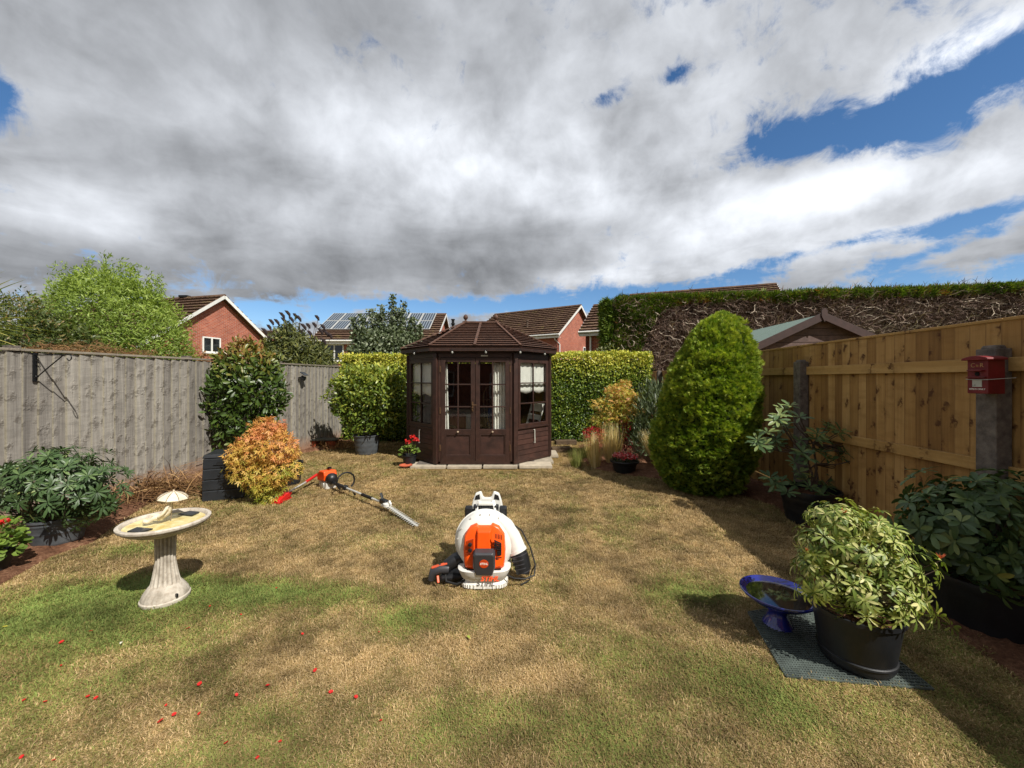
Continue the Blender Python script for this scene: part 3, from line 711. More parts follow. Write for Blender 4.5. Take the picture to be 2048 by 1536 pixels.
def right_fence():
    y0, y1 = -1.6, 16.0; o = empty('fence', (fr(y0), y0, 0), 'golden new timber board fence with concrete posts on the right', 'fence')
    d = Vector((.092, 1, 0)).normalized(); nv = Vector((-d.y, d.x, 0)); L = (y1 - y0) / d.y; ang = math.atan2(d.y, d.x)
    ms = [board_mesh(.125, 1.80, .006, .015, 40 + s, .004) for s in range(6)]
    for m_ in ms: m_.materials.append(M['fence_new'])
    s = .05; k = 0
    while s < L:
        low = -.20 if s > (8.7 - y0) / d.y else 0
        b = link('board', ms[(k * 7) % 6], None, o)
        b.matrix_basis = Matrix.Translation(d * s - nv * (.03 + .002 * (k % 2)) + Vector((0, 0, .15 + low))) @ Matrix.Rotation(ang + math.pi, 4, 'Z')
        s += .105 + random.uniform(-.006, .006); k += 1
    fm = Matrix(((nv.x, 0, d.x, 0), (nv.y, 0, d.y, 0), (0, 1, 0, 0), (0, 0, 0, 1)))
    def seg(a, b, off, za, zb, w, h, name, mat):
        mb = MB(); mb.box((0, 0, 0), (w, h, b - a)); q = mb.build(name, M[mat], o, bev=.003)
        q.matrix_basis = Matrix.Translation(d * (a + b) / 2 + nv * off + Vector((0, 0, (za + zb) / 2))) @ Matrix.Rotation(0, 4, 'X') @ fm @ Matrix.Rotation(math.atan2(zb - za, b - a) * -1, 4, 'X')
    posts = [-1.3, .70, 2.68, 4.72, 6.7, 8.7, 10.7, 12.7, 14.7, 16.0]
    for i, py in enumerate(posts):
        s = (py - y0) / d.y; h = 1.76
        mb = MB(); mb.box((0, 0, h / 2), (.13, .10, h)); mb.box((0, 0, h + .012), (.10, .075, .024), taper=.8)
        q = mb.build('post', M['concrete'], o, bev=.006); q.location = d * s + nv * .045; q.rotation_euler = (0, 0, ang)
        if i < len(posts) - 1:
            s2 = (posts[i + 1] - y0) / d.y
            za, zb = (.93, .91) if py < 4.5 else (.81, .79); lw = -.2 if py > 8.6 else 0
            seg(s + .066, s2 - .066, .002, 1.65 + lw, 1.65 + lw, .045, .095, 'upper_rail', 'rail_new')
            seg(s + .066, s2 - .066, .002, za, zb, .045, .09, 'lower_rail', 'rail_new')
            seg(s + .066, s2 - .066, .004, .075, .075, .03, .15, 'gravel_board', 'rail_new')
            seg(s + .002, s2 - .002, -.035, 1.964 + lw, 1.964 + lw, .05, .022, 'capping_rail', 'rail_new')
right_fence()

# bracket on the left fence
def bracket():
    Y = 4.12; d = Vector((.164, 1, 0)).normalized(); nv = Vector((d.y, -d.x, 0)); o = empty('hanging_bracket', Vector((fl(Y), Y, 1.52)) + nv * .022, 'black wrought iron hanging basket bracket on grey fence', 'bracket')
    mb = MB(); mb.bar((0, 0, 0), (0, 0, .31), .035, .012, nv); mb.build('back_plate', M['iron'], o, bev=.003)
    mb = MB(); mb.bar((0, 0, .285), nv * .46 + Vector((0, 0, .285)), .012, .010)
    c = nv * .46 + Vector((0, 0, .255)); mb.tube([c + (nv * math.cos(a) + Vector((0, 0, math.sin(a)))) * .03 for a in [math.pi / 2 - k * .45 for k in range(11)]], .005, 6); mb.build('arm', M['iron'], o)
    mb = MB(); mb.tube([(nv * .015 + Vector((0, 0, .04))), nv * .18 + Vector((0, 0, .15)), nv * .38 + Vector((0, 0, .28))], .006, 6)
    for zc, s in ((.20, 1), (.07, -1), (.24, 1)):
        c = nv * .035 + Vector((0, 0, zc)); mb.tube([c + (nv * math.cos(a) + Vector((0, 0, math.sin(a) * s))) * .022 for a in [k * .5 for k in range(10)]], .004, 5)
    mb.build('brace', M['iron'], o, smooth=True)
bracket()
def solar():
    Y = 8.05; d = Vector((.164, 1, 0)).normalized(); nv = Vector((d.y, -d.x, 0)); o = empty('solar_light', Vector((fl(Y), Y, 1.60)) + nv * .02, 'small black solar spotlight fixed high on the grey fence', 'lamp')
    MB().tube([(0, 0, -.02), nv * .06 + Vector((0, 0, -.01)), nv * .10 + Vector((0, 0, .02))], .012, 8).build('bracket', M['black_plastic'], o)
    MB().box((0, 0, 0), (.12, .16, .014), Matrix.Translation(nv * .13 + Vector((0, 0, .06))) @ Matrix.Rotation(R(35), 4, 'Y')).build('solar_panel', M['slate'], o, bev=.003)
    MB().lathe([(.02, 0), (.045, .02), (.05, .08), (.046, .082)], 16, M=Matrix.Translation(nv * .06 + Vector((0, 0, -.02))) @ Matrix.Rotation(R(110), 4, 'Y')).build('lamp_head', M['black_plastic'], o, smooth=True)
solar()

# ------------------------------------------------------------------ houses
def uvwall(name, pts, mat, parent, thick=.12, u=None):
    """flat wall polygon (points in order) with metre UVs, pushed back a little for thickness"""
    pts = [Vector(p) for p in pts]; n = len(pts); nn = (pts[1] - pts[0]).cross(pts[2] - pts[0]).normalized(); u = Vector(u).normalized() if u else (pts[1] - pts[0]).normalized()
    me = bpy.data.meshes.new(name); V = [tuple(p) for p in pts] + [tuple(p - nn * thick) for p in pts]
    Fc = [tuple(range(n)), tuple(range(2 * n - 1, n - 1, -1))] + [(k, k + n, (k + 1) % n + n, (k + 1) % n) for k in range(n)]
    me.from_pydata(V, [], Fc); uv = me.uv_layers.new(name='UVMap')
    for lp in me.loops:
        p = Vector(V[lp.vertex_index]); uv.data[lp.index].uv = (p.dot(u), p.z)
    me.update(); return link(name, me, mat, parent)
def house(name, label, apex, v, length, half, rise, eave_z, walls=True, gable_front=0, courses=None, cat='house', over=.3, ridge_z=None):
    """apex: ridge end nearest; v: unit direction of the ridge from apex; returns empty + frame"""
    a = Vector((apex[0], apex[1], 0)); v = Vector((v[0], v[1], 0)).normalized(); p = Vector((-v.y, v.x, 0))
    if p.dot(-a) < 0: p = -p                      # p points to the camera side
    o = empty(name, a, label, cat, 'brick houses beyond the hedge'); rz = eave_z + rise
    def pt(s, w, z): return v * s + p * w + Vector((0, 0, z))
    # walls
    wl = half - .35
    def Wl(*q, nm='wall'): uvwall(nm, q, M['brick'], o)
    def face(q, out):
        n_ = (q[1] - q[0]).cross(q[2] - q[0]); return q if n_.dot(out) > 0 else [q[0]] + q[:0:-1]
    zs = -.1; ez = eave_z - .05; slope = rise / half
    gz_ = rz - .12
    for s, sg in ((over, -1), (length - over, 1)):
        q = [pt(s, -wl, zs), pt(s, wl, zs), pt(s, wl, gz_ - slope * wl), pt(s, 0, gz_), pt(s, -wl, gz_ - slope * wl)]
        uvwall('wall', face(q, v * sg), M['brick'], o, .2, p)
    for w, sg in ((wl, 1), (-wl, -1)):
        q = [pt(over, w, zs), pt(length - over, w, zs), pt(length - over, w, gz_ - slope * wl), pt(over, w, gz_ - slope * wl)]
        uvwall('wall', face(q, p * sg), M['brick'], o, .2, v)
    # tile courses
    n = courses or int(half / math.cos(math.atan(slope)) / .36)
    for sg in (1, -1):
        mb = MB(); nt = max(2, int(length / .33))
        for k in range(n):
            t0, t1 = k / n, (k + 1.12) / n
            if t1 > 1: t1 = 1.0
            w0, w1 = half * (1 - t0) + .0, half * (1 - t1); z0, z1 = eave_z + rise * t0, eave_z + rise * t1
            for i in range(nt):
                s0 = length * i / nt + .012; s1 = length * (i + 1) / nt - .004; j = random.uniform(-.006, .006)
                A = [pt(s0, sg * w0, z0 + .15 + j), pt(s1, sg * w0, z0 + .13 + j), pt(s1, sg * w1, z1 + .02), pt(s0, sg * w1, z1 + .03), pt(s0, sg * (w0 - .10), z0 + .02), pt(s1, sg * (w0 - .10), z0 + .02)]
                mb.add(A, [(0, 1, 2, 3), (4, 5, 1, 0), (4, 0, 3), (5, 2, 1)])
        q = mb.build('roof_tiles', M['tile'], o, kind='stuff')
        sb = MB(); sb.add([pt(0, sg * half, eave_z), pt(length, sg * half, eave_z), pt(length, 0, rz), pt(0, 0, rz), pt(0, sg * half, eave_z - .1), pt(length, sg * half, eave_z - .1), pt(length, 0, rz - .1), pt(0, 0, rz - .1)],
                          [(0, 1, 2, 3), (7, 6, 5, 4), (0, 4, 5, 1), (1, 5, 6, 2), (3, 7, 4, 0)]); sb.build('roof', M['tile'], o)
        g = MB(); g.tube([pt(0, sg * (half + .05), eave_z - .02), pt(length, sg * (half + .05), eave_z - .02)], .06, 8); g.build('gutter', M['white_paint'], o)
        g = MB(); g.bar(pt(.02, sg * (half - .03), eave_z - .13), pt(length - .02, sg * (half - .03), eave_z - .13), .03, .2); g.bar(pt(.02, sg * (half - .2), eave_z - .2), pt(length - .02, sg * (half - .2), eave_z - .2), .34, .02); g.build('fascia', M['white_paint'], o)
        for s in (0, length):
            g = MB(); g.bar(pt(s, sg * (half + .04), eave_z - .07), pt(s, 0, rz - .05), .03, .16, up=(0, 0, 1)); g.build('bargeboard', M['white_paint'], o)
    rb = MB(); m_ = int(length / .45)
    for i in range(m_):
        rb.tube([pt(length * i / m_ + .01, 0, rz + .0), pt(length * (i + 1) / m_ - .005, 0, rz + .0)], .11, 8)
    rb.build('ridge_tiles', M['tile'], o, kind='stuff')
    return o, pt, v, p, rz
def window(o, c, u, out, w, h, n=2):
    """c centre of window on the wall; u along, out outward"""
    u = Vector(u); out = Vector(out); c = Vector(c) + out * .03
    root = MB(); root.bar(c - u * w / 2 - Vector((0, 0, h / 2 + .03)) + out * .03, c + u * w / 2 - Vector((0, 0, h / 2 + .03)) + out * .03, .14, .06)
    fw = .07
    for sx in (-1, 1): root.bar(c + u * sx * (w / 2 - fw / 2) - Vector((0, 0, h / 2)), c + u * sx * (w / 2 - fw / 2) + Vector((0, 0, h / 2)), .07, fw, up=tuple(u))
    for sz in (-1, 1): root.bar(c - u * w / 2 + Vector((0, 0, sz * (h / 2 - fw / 2))), c + u * w / 2 + Vector((0, 0, sz * (h / 2 - fw / 2))), .068, fw)
    for i in range(1, n): root.bar(c + u * (w * i / n - w / 2) - Vector((0, 0, h / 2)), c + u * (w * i / n - w / 2) + Vector((0, 0, h / 2)), .066, fw * 1.2, up=tuple(u))
    wn = root.build('window', M['white_paint'], o)
    for i in range(n):
        q = MB(); q.bar(c + u * (w * (i + .5) / n - w / 2) - Vector((0, 0, h / 2 - .03)) - out * .004, c + u * (w * (i + .5) / n - w / 2) + Vector((0, 0, h / 2 - .03)) - out * .004, .012, w / n - .06, up=tuple(u)); q.build('pane', M['dark_glass'], wn)
    return wn

# house A, left: gable to the right-front
def houseA():
    Y1 = 22; ap = P(450, 592, Y1); u = Vector((.24, .97, 0)); v = Vector((-.97, .24, 0))
    o, pt, v_, p, rz = house('house', 'red brick house with white bargeboards and small gable window behind left fence', ap, v, 11, 4.3, 4.3 * .76, ap.z - 4.3 * .76)
    c = P(422.5, 690, 21.4)
    s = -(Vector((c.x, c.y, 0)) - Vector(ap)); 
    # put window on gable plane: find point on plane along the view ray
    pl = Vector((ap.x, ap.y, 0)) + v_ * .3; r = P(422.5, 690, 1) - Vector((0, 0, EYE)); r = Vector((r.x, 1, (HY - 690) / F))
    t = pl.dot(v_) / r.dot(v_); w = Vector((0, 0, EYE)) + r * t - Vector((ap.x, ap.y, 0))
    window(o, w, p, -v_, 1.02, .86, 2)
    for s in (3.0, 5.0): MB().box(tuple(pt(s, 0, rz + .12)), (.5, .3, .12)).build('ridge_vent', M['iron'], o)
houseA()
def houseB():
    ap = P(893, 629, 30); o, pt, v, p, rz = house('house', 'brick house with rows of solar panels on its brown tiled roof', ap, (-1, 0), 8.6, 4.0, ap.z - 4.15, 4.15)
    sl = (rz - 4.15) / 4.0; n_ = (p * sl + Vector((0, 0, 1))).normalized(); dn = (p - Vector((0, 0, sl))).normalized()
    Ls = math.hypot(4, rz - 4.15); pw, ph = .985, 1.50
    for r in range(2):
        for c in range(8):
            s = .72 + c * (pw + .015) + pw / 2; w = .12 + r * (ph + .03) + ph / 2
            cc = v * s + dn * w + Vector((0, 0, rz)) + n_ * .16
            mm = Matrix((( v.x, dn.x, n_.x, cc.x), (v.y, dn.y, n_.y, cc.y), (v.z, dn.z, n_.z, cc.z), (0, 0, 0, 1)))
            f = MB().box((0, 0, -.01), (pw, ph, .035)).build('solar_panel', M['steel'], o, M=mm)
            g = MB().box((0, 0, .009), (pw - .11, ph - .11, .01)).build('cell_sheet', M['cells'], f)
    window(o, pt(0, 3.65, 0) * 1.0 + v * 7.35 + Vector((0, 0, 3.35)) , v, p, 1.9, 1.15, 3)
    window(o, v * 3.2 + p * 3.65 + Vector((0, 0, 3.35)), v, p, 1.6, 1.1, 2)
def cellm():
    t = NT('solar_cells'); tc = t.n('ShaderNodeTexCoord'); w = t.n('ShaderNodeTexWave', wave_type='BANDS', bands_direction='X'); t.put(w.inputs[0], tc.outputs['Object']); w.inputs['Scale'].default_value = 1.75
    c = t.ramp(w.outputs['Fac'], [(.0, S('2b333d')), (.82, S('39434f')), (.95, S('8b97a3'))]); return t.fin(t.bsdf(c, .3, spec=.6))
M['cells'] = cellm()
houseB()
def houseC():
    ap = P(1163, 611, 30); o, pt, v, p, rz = house('house', 'brick house with plain brown roof behind the summerhouse', ap, (-.847, .53), 8.2, 4.11, ap.z - 4.65, 4.65)
    f = -v
    window(o, v * .3 + p * -1.5 + Vector((0, 0, 3.6)), p, f, 1.0, 1.1, 2)
    window(o, v * 2.6 + p * 3.76 + Vector((0, 0, 4.0)), v, p, 1.4, .9, 2)
    c = v * .38 + p * 3.5; MB().tube([c + p * .5 + Vector((0, 0, 4.6)), c + p * .45 + Vector((0, 0, 4.3)), c + Vector((0, 0, 4.0)) + f * .15, c + Vector((0, 0, 0)) + f * .15], .05, 8).build('downpipe', M['white_paint'], o)
    c = v * 3.2 + p * 2.9 + Vector((0, 0, rz - 2.9 * (rz - 4.65) / 4.11)); MB().tube([c, c + Vector((0, 0, .5))], .07, 8).tube([c + Vector((0, 0, .5)), c + Vector((0, 0, .58))], .11, 8).build('flue', M['stem'], o)
houseC()
def houseD():
    ap = P(1187, 612, 24); o, pt, v, p, rz = house('house', 'brick house whose brown roof ends behind the tall cypress hedge', ap, (.9, -.43), 8, 3.4, ap.z - 4.1, 4.1)
    c = v * .6 + p * 3.3; MB().tube([c + p * .1 + Vector((0, 0, 4.05)), c + Vector((0, 0, 3.8)) - p * .15, c - p * .15], .05, 8).build('downpipe', M['white_paint'], o)
houseD()
def houseE():
    ap = P(1553, 568, 30); o, pt, v, p, rz = house('house', 'distant house roof just showing above the cypress hedge', ap, (-.93, .36), 11, 4.2, 2.8, ap.z - 2.8)
houseE()
def houseF():
    ap = P(560, 662, 60); house('house', 'distant grey roofed house glimpsed beyond the red gable', ap, (-1, .1), 9, 4.5, 2.6, ap.z - 2.6)
houseF()
MB().tube([(0, 0, 0), (0, 0, 1.2)], .12, 8).tube([(0, 0, 1.2), (0, 0, 1.35)], .16, 8)
fo = MB().tube([(0, 0, 0), (0, 0, 7.0)], .13, 10).tube([(0, 0, 6.6), (0, 0, 6.7)], .2, 10).tube([(0, 0, 7.0), (0, 0, 7.1)], .18, 10).build('flue_pipe', M['iron'])
fo.location = (P(906, 650, 36).x, 36, 0.05); tag(fo, 'thin black metal flue to the right of the solar panel house', 'flue')

def own_house():  # unseen house wall and patio, added for the summerhouse glass to reflect
    o = empty('house', (0, -7.2, 0), 'added rear wall of the brick house, unseen behind the camera', 'house')
    uvwall('wall', [Vector((7, 0, -.1)), Vector((-7, 0, -.1)), Vector((-7, 0, 5.2)), Vector((7, 0, 5.2))], M['brick'], o, .3)
    for x, z, w in ((-4, 1.3, 1.8), (0, 1.2, 2.4), (4, 1.3, 1.8), (-3.5, 3.9, 1.6), (3.5, 3.9, 1.6)): window(o, Vector((x, .02, z)), (1, 0, 0), (0, 1, 0), w, 1.3, 3)
    MB().add([(-7.3, .4, 5.1), (7.3, .4, 5.1), (7.3, -4, 7.6), (-7.3, -4, 7.6), (-7.3, .4, 5.0), (7.3, .4, 5.0), (7.3, -4, 7.5), (-7.3, -4, 7.5)], [(0, 1, 2, 3), (7, 6, 5, 4), (0, 4, 5, 1)]).build('roof', M['tile'], o)
    q = MB().box((0, -4.6, .0), (12, 4.8, .04)).build('unseen_patio', M['slab']); q['kind'] = 'structure'
own_house()
# shed behind the right fence
def shed():
    ap = P(1637, 630, 7.0); d = Vector((.092, 1, 0)).normalized(); u = Vector((d.y, -d.x, 0)); o = empty('shed', (ap.x, ap.y, 0), 'garden shed with green felt roof behind right fence', 'shed')
    H = ap.z; hw = 1.25; rs = .60; zl = H - rs
    def pt(s, w, z): return d * s + u * w + Vector((0, 0, z))
    for sg in (-1, 1):
        mb = MB(); L = 2.6
        A = [pt(-.1, 0, H), pt(L, 0, H), pt(L, sg * hw, zl), pt(-.1, sg * hw, zl)]; B = [a - Vector((0, 0, .03)) for a in A]
        mb.add(A + B, [(0, 1, 2, 3), (7, 6, 5, 4), (0, 3, 7, 4), (1, 5, 6, 2), (3, 2, 6, 7)]); mb.build('roof', M['felt'], o)
        st = MB()
        for s in (.9, 1.85): st.add([pt(s, 0, H + .006), pt(s + .03, 0, H + .006), pt(s + .03, sg * hw, zl + .006), pt(s, sg * hw, zl + .006), pt(s, 0, H - .01), pt(s + .03, 0, H - .01), pt(s + .03, sg * hw, zl - .01), pt(s, sg * hw, zl - .01)], [(0, 1, 2, 3), (0, 3, 7, 4), (1, 5, 6, 2)])
        st.build('felt_lap', M['felt'], o)
        bb = MB(); bb.bar(pt(-.13, 0, H - .04), pt(-.13, sg * (hw + .03), zl - .055), .03, .13); bb.build('bargeboard', M['bargewood'], o, bev=.003)
        sw = MB(); sw.box((0, 0, zl / 2), (.03, 2.3, zl - .1), Matrix.Translation(d * 1.2 + u * sg * (hw - .12)) @ Matrix.Rotation(math.atan2(d.y, d.x) - math.pi / 2, 4, 'Z')); sw.build('side_wall', M['shed_wood'], o)
    mb = MB(); mb.prism([(-.05, 0), (0, -.11), (.05, 0), (.05, .1), (0, .14), (-.05, .1)], -.16, -.145, Matrix(((u.x, d.x, 0, 0), (u.y, d.y, 0, 0), (0, 0, 1, H - .04), (0, 0, 0, 1)))); mb.build('apex_finial', M['bargewood'], o)
    for k in range(20):
        z0 = .1 + k * .125; z1 = z0 + .118
        if z0 > H - .1: break
        w0 = min(hw - .12, (H - .05 - z0) / rs * hw); w1 = min(hw - .12, (H - .05 - z1) / rs * hw)
        if w1 <= 0.02: w1 = .02
        A = [pt(.0, -w0, z0), pt(0, w0, z0), pt(.006, w1, z1), pt(.006, -w1, z1), pt(.03, -w0, z0), pt(.03, w0, z0), pt(.03, w1, z1), pt(.03, -w1, z1)]
        MB().add(A, [(0, 1, 2, 3), (7, 6, 5, 4), (0, 4, 5, 1), (3, 2, 6, 7), (0, 3, 7, 4), (1, 5, 6, 2)]).build('board', M['shed_wood'], o)
    MB().add([pt(.035, -hw + .13, .1), pt(.035, hw - .13, .1), pt(.035, hw - .13, zl), pt(.035, 0, H - .06), pt(.035, -hw + .13, zl)], [(0, 1, 2, 3, 4)]).build('gable_lining', M['hole'], o)
shed()

# ------------------------------------------------------------------ summerhouse
def gazebo():
    o = empty('summerhouse', (-.64, 7.89, 0), 'dark brown octagonal timber summerhouse with glazed double doors', 'summerhouse')
    W = M['brown_wood']; B = M['brown_board']
    C = [(-.69, -1.15), (.69, -1.15), (1.35, -.46), (1.35, .46), (.69, 1.15), (-.69, 1.15), (-1.35, .46), (-1.35, -.46)]
    E = [(-.79, -1.29), (.79, -1.29), (1.50, -.52), (1.50, .52), (.79, 1.29), (-.79, 1.29), (-1.50, .52), (-1.50, -.52)]
    zb = .07; ze = 2.10; zr = 2.68
    def FM(i):
        a = Vector(C[i] + (0,)); b = Vector(C[(i + 1) % 8] + (0,)); x = (b - a).normalized(); y = Vector((-x.y, x.x, 0)); m = (a + b) / 2
        return Matrix(((x.x, y.x, 0, m.x), (x.y, y.y, 0, m.y), (0, 0, 1, 0), (0, 0, 0, 1))), (b - a).length
    # floor
    fm = MB(); n = 8; fm.add([(x * .97, y * .97, zb + .03) for x, y in C] + [(x * .97, y * .97, zb - .01) for x, y in C], [tuple(range(8)), tuple(range(15, 7, -1))] + [(k, k + 8, (k + 1) % 8 + 8, (k + 1) % 8) for k in range(8)])
    fm.build('floor', M['inside_wood'], o)
    for x, y in C:
        a = math.atan2(y, x); MB().box((x, y, (zb + 2.0) / 2), (.085, .085, 2.0 - zb), rz=a).build('corner_post', W, o, bev=.006)
    def panes(parent, mm, x0, x1, z0, z1, nc=2, nr=3, yy=0.0, bar=.022):
        w = (x1 - x0) / nc; h = (z1 - z0) / nr
        for i in range(1, nc): MB().box((x0 + w * i, yy, (z0 + z1) / 2), (bar, .030, z1 - z0), mm).build('glazing_bar', W, parent, bev=.003)
        for j in range(1, nr): MB().box(((x0 + x1) / 2, yy + .001, z0 + h * j), (x1 - x0, .034, bar), mm).build('glazing_bar', W, parent, bev=.003)
        for i in range(nc):
            for j in range(nr):
                MB().box((x0 + w * (i + .5), yy + .008, z0 + h * (j + .5)), (w - bar + .004, .004, h - bar + .004), mm).build('pane', M['glass'], parent)
    for i in range(8):
        mm, L = FM(i); h = L / 2 - .045
        MB().box((0, 0, 1.965), (2 * h, .05, .07), mm).build('head_rail', W, o, bev=.003)
        MB().box((0, 0, zb + .02), (2 * h, .06, .05), mm).build('sill_rail', W, o, bev=.003)
        if i == 0:
            MB().box((-h + .02, 0, 1.0), (.04, .06, 1.86), mm).build('door_jamb', W, o, bev=.003)
            MB().box((h - .02, 0, 1.0), (.04, .06, 1.86), mm).build('door_jamb', W, o, bev=.003)
            for sg in (-1, 1):
                x0, x1 = (-h + .045, -.004) if sg < 0 else (.004, h - .045); y = -.012; z0 = .105; z1 = 1.925
                pane0, pane1 = .675, 1.845; sw = .075
                mb = MB()
                for xx in (x0 + sw / 2, x1 - sw / 2): mb.box((xx, y, (z0 + z1) / 2), (sw, .04, z1 - z0), mm)
                for za, zz in ((z0, z0 + .11), (.585, pane0), (pane1, z1)): mb.box(((x0 + x1) / 2, y + .0015, (za + zz) / 2), (x1 - x0 - 2 * sw + .002, .040, zz - za), mm)
                dr = mb.build('door', W, o, bev=.004)
                panes(dr, mm, x0 + sw, x1 - sw, pane0, pane1, yy=y)
                MB().box(((x0 + x1) / 2, y + .006, (z0 + .11 + .585) / 2), (x1 - x0 - 2 * sw + .01, .012, .585 - z0 - .10), mm).build('panel', B, dr)
                mo = MB(); a0, a1, b0, b1 = x0 + sw, x1 - sw, z0 + .11, .585
                for q in (((a0 + a1) / 2, y - .006, b0 + .009, a1 - a0, .018), ((a0 + a1) / 2, y - .006, b1 - .009, a1 - a0, .018)): mo.box(q[:3], (q[3], .02, q[4]), mm)
                for q in ((a0 + .009), (a1 - .009)): mo.box((q, y - .0065, (b0 + b1) / 2), (.018, .021, b1 - b0 - .036), mm)
                mo.build('moulding', W, dr, bev=.003)
                MB().lathe([(.0, 0), (.016, .004), (.012, .02), (.018, .03), (.012, .042), (0, .045)], 12, M=mm @ Matrix.Translation(((x0 + x1) / 2, y - .02, .63)) @ Matrix.Rotation(R(90), 4, 'X')).build('knob', M['wicker'], dr, smooth=True)
                for zz in (.35, 1.0, 1.72): MB().box((x0 - .01 if sg < 0 else x1 + .01, y - .024, zz), (.022, .012, .11), mm).build('hinge', M['brass'], dr)
            hd = MB(); hd.box((-.045, -.042, 1.07), (.03, .012, .17), mm); hd.tube([(-.045, -.05, 1.10), (-.045, -.09, 1.10), (.03, -.095, 1.10)], .008, 8, mm); hd.tube([(-.045, -.05, 1.02), (-.045, -.07, 1.02)], .014, 10, mm)
            hd.build('door_handle', M['brass'], o, smooth=True)
            MB().box((.16, -.034, 1.955), (.12, .01, .022), mm).build('name_plate', M['tag_white'], o)
        else:
            full = i in (3, 4, 5); nb = 19 if full else 6; hh = ((1.92 if full else .665) - .105) / nb
            for k in range(nb):
                z0 = .105 + k * hh
                A = [(-h, -.022, z0), (h, -.022, z0), (h, -.012, z0 + hh - .006), (-h, -.012, z0 + hh - .006), (-h, .012, z0), (h, .012, z0), (h, .012, z0 + hh - .003), (-h, .012, z0 + hh - .003)]
                MB().add(A, [(0, 1, 2, 3), (7, 6, 5, 4), (0, 4, 5, 1), (3, 2, 6, 7), (0, 3, 7, 4), (1, 5, 6, 2)], mm).build('board', B, o)
            if full:
                MB().bar((-h * .8, .03, .3), (h * .7, .03, 1.8), .05, .03, M=mm).build('brace', M['inside_wood'], o); MB().box((0, .02, 1.0), (2 * h, .012, 1.8), mm).build('lining', M['inside_wood'], o); continue
            mb = MB(); z0, z1 = .69, 1.90; sw = .055; x0, x1 = -h + .02, h - .02
            MB().box((0, -.006, .675), (2 * h, .07, .03), mm).build('window_sill', W, o, bev=.004)
            mb.box((0, 0, 1.915), (2 * h, .04, .03), mm)
            for xx in (-h + .01, h - .01): mb.box((xx, 0, 1.3), (.02, .045, 1.2), mm)
            mb.box((x0 + sw / 2, -.008, (z0 + z1) / 2), (sw, .04, z1 - z0), mm); mb.box((x1 - sw / 2, -.008, (z0 + z1) / 2), (sw, .04, z1 - z0), mm)
            mb.box((0, -.007, z0 + .03), (x1 - x0 - 2 * sw, .038, .06), mm); mb.box((0, -.007, z1 - .03), (x1 - x0 - 2 * sw, .038, .06), mm)
            wn = mb.build('window', W, o, bev=.004)
            panes(wn, mm, x0 + sw, x1 - sw, z0 + .06, z1 - .06, yy=-.008)
            if i in (1, 7): MB().tube([(0, -.05, .62), (0, -.055, .38)], .008, 8, mm).tube([(0, -.03, .62), (0, -.05, .62)], .010, 8, mm).tube([(0, -.03, .39), (0, -.055, .39)], .009, 8, mm).build('window_stay', M['tag_white'], o)
    # eaves
    for i in range(8):
        a = Vector(E[i] + (0,)); b = Vector(E[(i + 1) % 8] + (0,)); d = (b - a).normalized(); z = Vector((0, 0, 1))
        MB().bar(a * .985 + z * 2.065, b * .985 + z * 2.065, .02, .07).build('fascia', W, o, bev=.003)
        a2 = Vector(C[i] + (0,)); b2 = Vector(C[(i + 1) % 8] + (0,))
        MB().add([a * .98 + z * 2.035, b * .98 + z * 2.035, b2 * .96 + z * 2.035, a2 * .96 + z * 2.035, a * .98 + z * 2.045, b * .98 + z * 2.045, b2 * .96 + z * 2.045, a2 * .96 + z * 2.045], [(3, 2, 1, 0), (4, 5, 6, 7), (0, 1, 5, 4)]).build('soffit', W, o)
        MB().bar(a2 * .995 + z * 2.015, b2 * .995 + z * 2.015, .03, .055).build('frieze', W, o)
    # roof slats
    RL, RR = Vector((-.31, 0, zr)), Vector((.31, 0, zr))
    tops = {0: (RL, RR), 1: (RR, RR), 2: (RR, RR), 3: (RR, RR), 4: (RR, RL), 5: (RL, RL), 6: (RL, RL), 7: (RL, RL)}
    for i in range(8):
        a = Vector(E[i] + (ze,)); b = Vector(E[(i + 1) % 8] + (ze,)); c, d = tops[i][1], tops[i][0]
        n_ = (b - a).cross(((c + d) / 2) - a).normalized(); n = 13
        MB().add([a, b, c, d, a - n_ * .015, b - n_ * .015, c - n_ * .015, d - n_ * .015], [(0, 1, 2, 3), (7, 6, 5, 4), (0, 4, 5, 1)]).build('roof_deck', B, o)
        for k in range(n):
            t0 = k / n; t1 = min(1, (k + 1.05) / n); 
            A, Bq, Cq, Dq = a.lerp(d, t0), b.lerp(c, t0), b.lerp(c, t1), a.lerp(d, t1); j = random.uniform(-.002, .002)
            MB().add([A + n_ * (.034 + j), Bq + n_ * (.034 + j), Cq + n_ * .008, Dq + n_ * .008, A.lerp(d, .03) + n_ * .002, Bq.lerp(c, .03) + n_ * .002], [(0, 1, 2, 3), (4, 5, 1, 0), (4, 0, 3), (5, 2, 1)]).build('roof_slat', M['brown_roof'], o)
        hp = MB(); up_ = Vector((0, 0, .030)); hp.bar(a + up_ + Vector((0, 0, .004)), d + up_ * 1.5, .036, .024); hp.build('hip_rib', M['brown_roof'], o, bev=.003)
        if i in (0, 4): MB().bar((a + b) / 2 + n_ * .04, (c + d) / 2 + n_ * .03, .045, .028, up=tuple(n_)).build('centre_rib', M['brown_roof'], o, bev=.003)
    MB().bar(RL + Vector((-.06, 0, .03)), RR + Vector((.06, 0, .03)), .11, .035).build('ridge_cap', M['brown_roof'], o, bev=.004)
    for q in (RL, RR): MB().lathe([(.045, .03), (.045, .055), (.02, .065), (.018, .08), (.042, .105), (.05, .13), (.04, .165), (.015, .19), (0, .195)], 16, c=tuple(q)).build('finial', M['brown_roof'], o, smooth=True)
